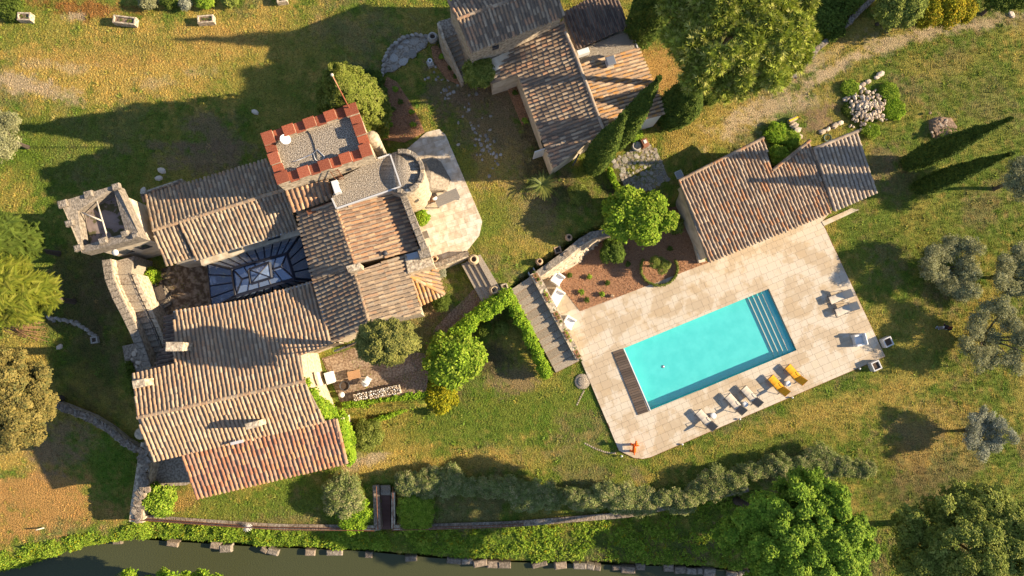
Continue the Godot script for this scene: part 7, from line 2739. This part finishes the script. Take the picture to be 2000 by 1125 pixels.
	# round shrubs
	for k in [[1196, 492, 1.15, .95, "boxwood", "round variegated shrub in the mulch bed below the fig tree", "small", .2], [1318, 440, .8, .6, "dusky", "dark shrub in the shade of the pool house", "small", .2], [862, 590, .72, .7, "mid", "round green shrub beside the hipped porch", "fine", .2], [735, 155, .62, .6, "mid", "dark round shrub right of the conical conifer, upper one", "small", .18], [744, 182, .6, .5, "mid", "dark round shrub right of the conical conifer, middle one", "small", .18], [743, 252, .85, .8, "bright", "green round shrub between conical conifer and tower turret", "small", .2], [720, 150, .6, .6, "deep", "deep green shrub behind the conical conifer", "small", .2], [300, 540, .62, .6, "lime", "bright yellow green bush in the inner court", "broad", .2], [824, 426, .62, .4, "lime", "flowering bright bush against the round tower's foot", "broad", .18], [1520, 302, .85, .6, "bright", "round bright bush in the pool house roof notch", "small", .22], [672, 968, 1.75, .95, "hedge", "spreading grey green bush left of the water steps", "fine", .26], [720, 850, 1.25, .8, "dusky", "dark feathery bush beside the red tiled lean-to", "fine", .24], [860, 768, 1.5, .8, "yellowgreen", "yellow green mounded bush at the lawn's edge", "broad", .24], [812, 998, 1.6, .6, "bright", "light green feathery bush right of the water steps", "fine", .26], [690, 1006, 1.4, .5, "lime", "low green plants along the canal wall left of the water steps", "broad", .22], [312, 975, 1.3, .7, "bright", "leafy plants in the corner below the barn", "broad", .26], [860, 532, .45, .3, "silver", "small grey agave-like plant in the pebble bed", "fine", .18], [1240, 262, .7, .4, "bright", "green plants along the cottage's sunlit wall", "small", .2], [1515, 262, 1.0, .35, "lime", "weeds with yellow flowers north of the pool house", "small", .2], [1545, 272, .8, .35, "bright", "leafy weeds beside the bare patch", "small", .2], [1745, 215, .95, .2, "lime", "tall grass at the rubble heap's right side", "fine", .26], [1735, 180, .9, .2, "bright", "tall grass above the rubble heap", "fine", .26], [1660, 172, .7, .2, "bright", "tall grass left of the block row", "fine", .26], [1700, 255, .7, .2, "bright", "weeds between rubble heap and pale roof", "fine", .24], [1655, 215, .5, .2, "mid", "weeds left of the rubble heap", "fine", .22], [1385, 195, .5, .3, "mid", "low weeds beside the stout cypress", "fine", .2], [362, 10, .5, .5, "silver", "silver ball shaped shrub at the top left", "fine", .16], [290, 2, .8, .5, "olive", "grey green shrub at the top left, left of the silver ball", "fine", .2], [330, 4, .6, .5, "mid", "green shrub at the top left next to the silver ball", "small", .2], [400, -2, .8, .5, "bright", "bright shrub at the top left right of the silver ball", "small", .2], [450, 0, .7, .4, "dusky", "dusky shrub at the top left above the trough", "small", .2], [15, 14, 1.2, .4, "mid", "low green shrub in the top left corner", "small", .22], [980, 640, .6, .5, "dusky", "dark shrub inside the hedge corner", "fine", .2], [945, 640, .7, .5, "mid", "grey green shrub beside the hedge above the dark soil", "fine", .22], [1130, 380, .9, .5, "dusky", "dusky shrub at the foot of the cypress", "fine", .24]]:
		shrub("round_shrub", k[5], k[0], k[1], Vector3(k[2], k[3], k[2]), 11, int(260 + 620 * k[2] * k[2]), k[7], GRN[k[4]], k[6], int(k[0] + k[1]), {"group": "garden shrubs"})
	# small plants set in the mulch
	for k in [[773, 175, "top of the conifer bed"], [782, 200, "second row of the conifer bed"], [805, 220, "right side of the conifer bed"], [807, 244, "lower right of the conifer bed"], [763, 245, "lower left of the conifer bed"], [768, 215, "left side of the conifer bed"], [880, 133, "bed along the outside stair"], [863, 112, "head of the bed along the outside stair"], [890, 150, "foot of the bed along the outside stair"], [1112, 538, "deck bed below the retaining wall"], [1151, 541, "deck bed left of the round shrub"], [1186, 553, "deck bed below the round shrub"], [1135, 570, "deck bed near the paving corner"], [1146, 586, "deck bed's lowest corner"], [1226, 516, "deck bed right of the round shrub"], [1308, 487, "deck bed above the pruned olive"], [1175, 575, "deck bed along the paving edge"], [1006, 182, "narrow cottage bed, upper end"], [1025, 236, "narrow cottage bed, lower end"]]:
		var h := .14 if k[1] > 400 else 2.1
		shrub("bedding_plant", "small green plant in the " + k[2], k[0], k[1], Vector3(.24, .2, .24), 5, 70, .13, GRN.bright if int(k[0]) % 2 else GRN.mid, "small", int(k[0] * 3 + k[1]), {"gy": h, "group": "small plants in the mulch beds", "cat": "plant"})
	var jp := P(1195, 578, .14)
	var pb := thing("clay_ball", "small round clay ornament in the mulch bed", "ornament", jp)
	part("ball", stone_mesh(5, Vector3(.16, .2, .16), 9), M.terracotta, pb, Transform3D(Basis(), jp + Vector3(0, .15, 0)))
	# hedges
	hedge("clipped_hedge", "lush bright hedge along the sunken garden", [[992, 578, 1.3], [960, 594, 1.1], [925, 622, 1.0], [888, 654, .8], [868, 690, .6]], 1.5, 1.4, 3000, GRN.lime, .24, 201)
	hedge("clipped_hedge", "narrow bright hedge along the garden stair", [[994, 582, 1.2], [1015, 622, .8], [1040, 670, .35], [1070, 735, .0]], .95, 1.3, 2200, GRN.lime, .22, 202)
	hedge("creeper", "bright creeper covering the bank below the barn gable", [[668, 808, 1.6], [680, 840, 1.0], [690, 872, .3]], .9, .7, 1300, GRN.lime, .24, 203, "creeper")
	hedge("creeper", "creeper trailing along the patio planters", [[668, 792, .9], [705, 792, .8], [745, 786, .7], [790, 776, .6], [840, 768, .5]], .55, .5, 1300, GRN.lime, .2, 204, "creeper")
	hedge("creeper", "thin creeper along the lawn edge below the patio", [[720, 825, .1], [760, 812, .1], [800, 795, .1], [830, 780, .1]], .4, .35, 520, GRN.lime, .18, 205, "creeper")
	hedge("creeper", "creeper on the low wall beside the cypresses and stone yard", [[1190, 330, 2.0], [1198, 350, 2.0], [1212, 372, 1.8]], .45, .5, 420, GRN.lime, .2, 206, "creeper")
	hedge("creeper", "ivy at the barn's shaded west wall", [[244, 708, 1.6], [252, 735, 1.6], [262, 775, 1.4]], .4, 1.2, 420, GRN.mid, .22, 207, "creeper")
	var bushes := [[800, 943, 1.2], [838, 940, 1.3], [878, 944, 1.35], [918, 948, 1.4], [958, 950, 1.3], [992, 958, 1.3], [1028, 966, 1.35], [1066, 968, 1.3], [1104, 970, 1.3], [1142, 968, 1.3], [1180, 966, 1.35], [1218, 970, 1.35], [1256, 976, 1.35], [1292, 978, 1.35], [1328, 972, 1.3], [1362, 958, 1.3], [1396, 946, 1.3], [1432, 936, 1.3], [1470, 922, 1.3], [1512, 912, 1.3], [1556, 906, 1.3], [1600, 906, 1.4], [1642, 908, 1.4], [1682, 912, 1.45]]
	for i in bushes.size():
		var k: Array = bushes[i]
		var vary := 1.0 + .24 * sin(i * 3.7)
		shrub("hedge_bush", "%s bush from the left in the long hedge above the canal" % ["first", "second", "third", "fourth", "fifth", "sixth", "seventh", "eighth", "ninth", "tenth", "eleventh", "twelfth", "thirteenth", "fourteenth", "fifteenth", "sixteenth", "seventeenth", "eighteenth", "nineteenth", "twentieth", "twenty-first", "twenty-second", "twenty-third", "last"][i], k[0] + 5.0 * sin(i * 5.1), k[1] + 6.0 * sin(i * 2.3), Vector3(k[2] * vary * 1.05, .8 + .3 * absf(sin(i * 2.1)), k[2] * vary * (.78 + .2 * sin(i * 1.3))), 13, 1250, .24, GRN.hedge, "fine", 800 + i, {"group": "bushes of the long hedge above the canal", "hc": .8, "core": .62})
	for k in [[262, 1122, 2.4, "leafy treetop at the bottom edge, left one"], [345, 1118, 2.2, "leafy treetop at the bottom edge, middle one"], [405, 1122, 2.0, "leafy treetop at the bottom edge, right one"]]:
		tree("poplar", k[3], k[0], k[1] + 18, 3.5, Vector3(k[2] * .7, 1.4, 1.0), 10, .45, 700, .26, GRN.lime, "broad", int(k[0]), {"gy": -1.4, "lean": Vector3(0, 0, 1.2), "group": "treetops at the bottom edge"})
	palm(1058, 364, 30, 1.15, "spiky palm between the cottage gable and the lawn", [Color(.12, .15, .03), Color(.16, .18, .04), Color(.09, .12, .025)], 301)
	palm(862, 84, 22, .7, "small dark palm beside the round stone jar", [Color(.035, .05, .015), Color(.05, .065, .02)], 302)

# ------------------------------------------------------------------ the scene
func _ready() -> void:
	setup_frame()
	var cam := Camera3D.new()
	cam.name = "camera"
	cam.fov = rad_to_deg(2.0 * atan(562.5 / F))
	cam.near = 0.5
	cam.far = 2000.0
	add_child(cam)
	cam.transform = Transform3D(camb, Vector3(0, CH, 0))
	cam.current = true
	var we := WorldEnvironment.new()
	we.name = "world_environment"
	var env := Environment.new()
	env.background_mode = Environment.BG_SKY
	var sky := ProceduralSkyMaterial.new()
	sky.sky_top_color = Color(.47, .57, .73)
	sky.sky_horizon_color = Color(.84, .83, .80)
	sky.sky_curve = .12
	sky.ground_bottom_color = Color(.20, .17, .12)
	sky.ground_horizon_color = Color(.55, .55, .52)
	sky.sky_energy_multiplier = .74
	env.sky = Sky.new()
	env.sky.sky_material = sky
	env.tonemap_mode = Environment.TONE_MAPPER_LINEAR
	env.tonemap_exposure = 2.65
	env.sdfgi_enabled = true
	env.ssao_enabled = true
	env.ssil_enabled = true
	we.environment = env
	add_child(we)
	var sun := DirectionalLight3D.new()
	sun.name = "sun"
	sun.light_energy = 1.6
	sun.light_color = Color(1.0, .91, .78)
	sun.light_angular_distance = .5
	sun.shadow_enabled = true
	add_child(sun)
	var el := deg_to_rad(23.5)
	sun.transform = Transform3D(Basis.looking_at(Vector3(-cos(el), -sin(el), .02), Vector3.UP), Vector3(0, 40, 0))

	rng.seed = 2024
	make_materials()
	more_materials()
	make_tile_shapes()
	build_land()
	canal()
	pool_area()
	terrace_area()
	beds_and_walls()
	keep_tower()
	round_tower()
	corner_tower()
	north_wing()
	central_hall()
	south_hall()
	barn()
	skylight()
	wall_walk()
	stone_house()
	pool_house()
	finish_tiles()
	plants()
	furniture()
	person()
	build_grass()

func more_materials() -> void:
	M.caps = []
	for c in [Color(1, 1, 1), Color(.85, .82, .8), Color(1, .92, .86), Color(.72, .70, .70)]: M.caps.append(tinted(M.cap, c))
	M.steel_pale = mat(Color(.52, .52, .51), .5, .1)
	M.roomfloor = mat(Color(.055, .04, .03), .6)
	M.glass_dark = mat(Color(.05, .06, .07), .08)
	M.courtfloor = tmat(ramp_tex(51, .012, [[.3, .10, .07, .045], [.5, .17, .125, .085], [.7, .27, .21, .15]]), 3.5, .9, bump_tex(52, .03), 2.0)
	M.liner = tmat(ramp_tex(53, .01, [[.2, .045, .48, .475], [.8, .063, .53, .52]]), 9.0, .5)
	M.water = mat(Color(1, 1, 1), .02)
	M.water.transparency = BaseMaterial3D.TRANSPARENCY_ALPHA
	M.water.albedo_color = Color(.75, .97, .98, .04)
	M.water.uv1_triplanar = true
	M.water.uv1_world_triplanar = true
	M.water.uv1_scale = Vector3.ONE / .9
	M.water.heightmap_enabled = true
	M.water.heightmap_texture = bump_tex(54, .02)
	M.water.heightmap_scale = .6
	M.canal = mat(Color(.055, .06, .024), .12)
	M.canal.metallic_specular = .35
	M.canal.uv1_triplanar = true
	M.canal.uv1_world_triplanar = true
	M.canal.uv1_scale = Vector3(.5, .5, 1.2)
	M.canal.heightmap_enabled = true
	M.canal.heightmap_texture = bump_tex(60, .02)
	M.canal.heightmap_scale = 1.5
	M.woods = []
	for c in [Color(1, 1, 1), Color(.8, .8, .8), Color(1, .95, .9), Color(.65, .65, .66)]: M.woods.append(tinted(M.wood_dark, c))
	var pat := tmat(ramp_tex(55, .02, [[.3, .19, .13, .085], [.5, .28, .20, .135], [.75, .38, .29, .20]]), 2.6, .9, bump_tex(56, .03), 1.0)
	M.patio = [pat, tinted(pat, Color(.85, .82, .8)), tinted(pat, Color(.95, .97, 1))]
	M.cobble = []
	for c in [Color(1, 1, 1), Color(.78, .76, .74), Color(.9, .86, .8), Color(.62, .60, .58)]: M.cobble.append(tinted(M.stepstone, c))
	M.steps = [M.step, tinted(M.step, Color(.78, .76, .73)), tinted(M.step, Color(.92, .92, .92))]
	M.copings = [tinted(M.parapet, Color(1, .92, .86)), M.parapet, tinted(M.parapet, Color(.8, .76, .72))]
	M.brick = tmat(ramp_tex(57, .05, [[.3, .09, .05, .04], [.7, .16, .09, .07]]), 1.0, .95)
	M.jar = tmat(ramp_tex(58, .03, [[.3, .40, .30, .17], [.7, .56, .45, .29]]), .8, .8)
	M.greytop = mat(Color(.20, .185, .165), .7)
	var lich := ramp_tex(59, .035, [[.22, .45, .44, .42], [.42, .82, .80, .78], [.6, 1, 1, 1], [.8, .86, .88, .8]], 512, 4)
	M.tilebase = tmat(lich, 1.3, .9)
	M.tilestuff = tmat(lich, 1.3, .9)
	M.tilestuff.vertex_color_use_as_albedo = true
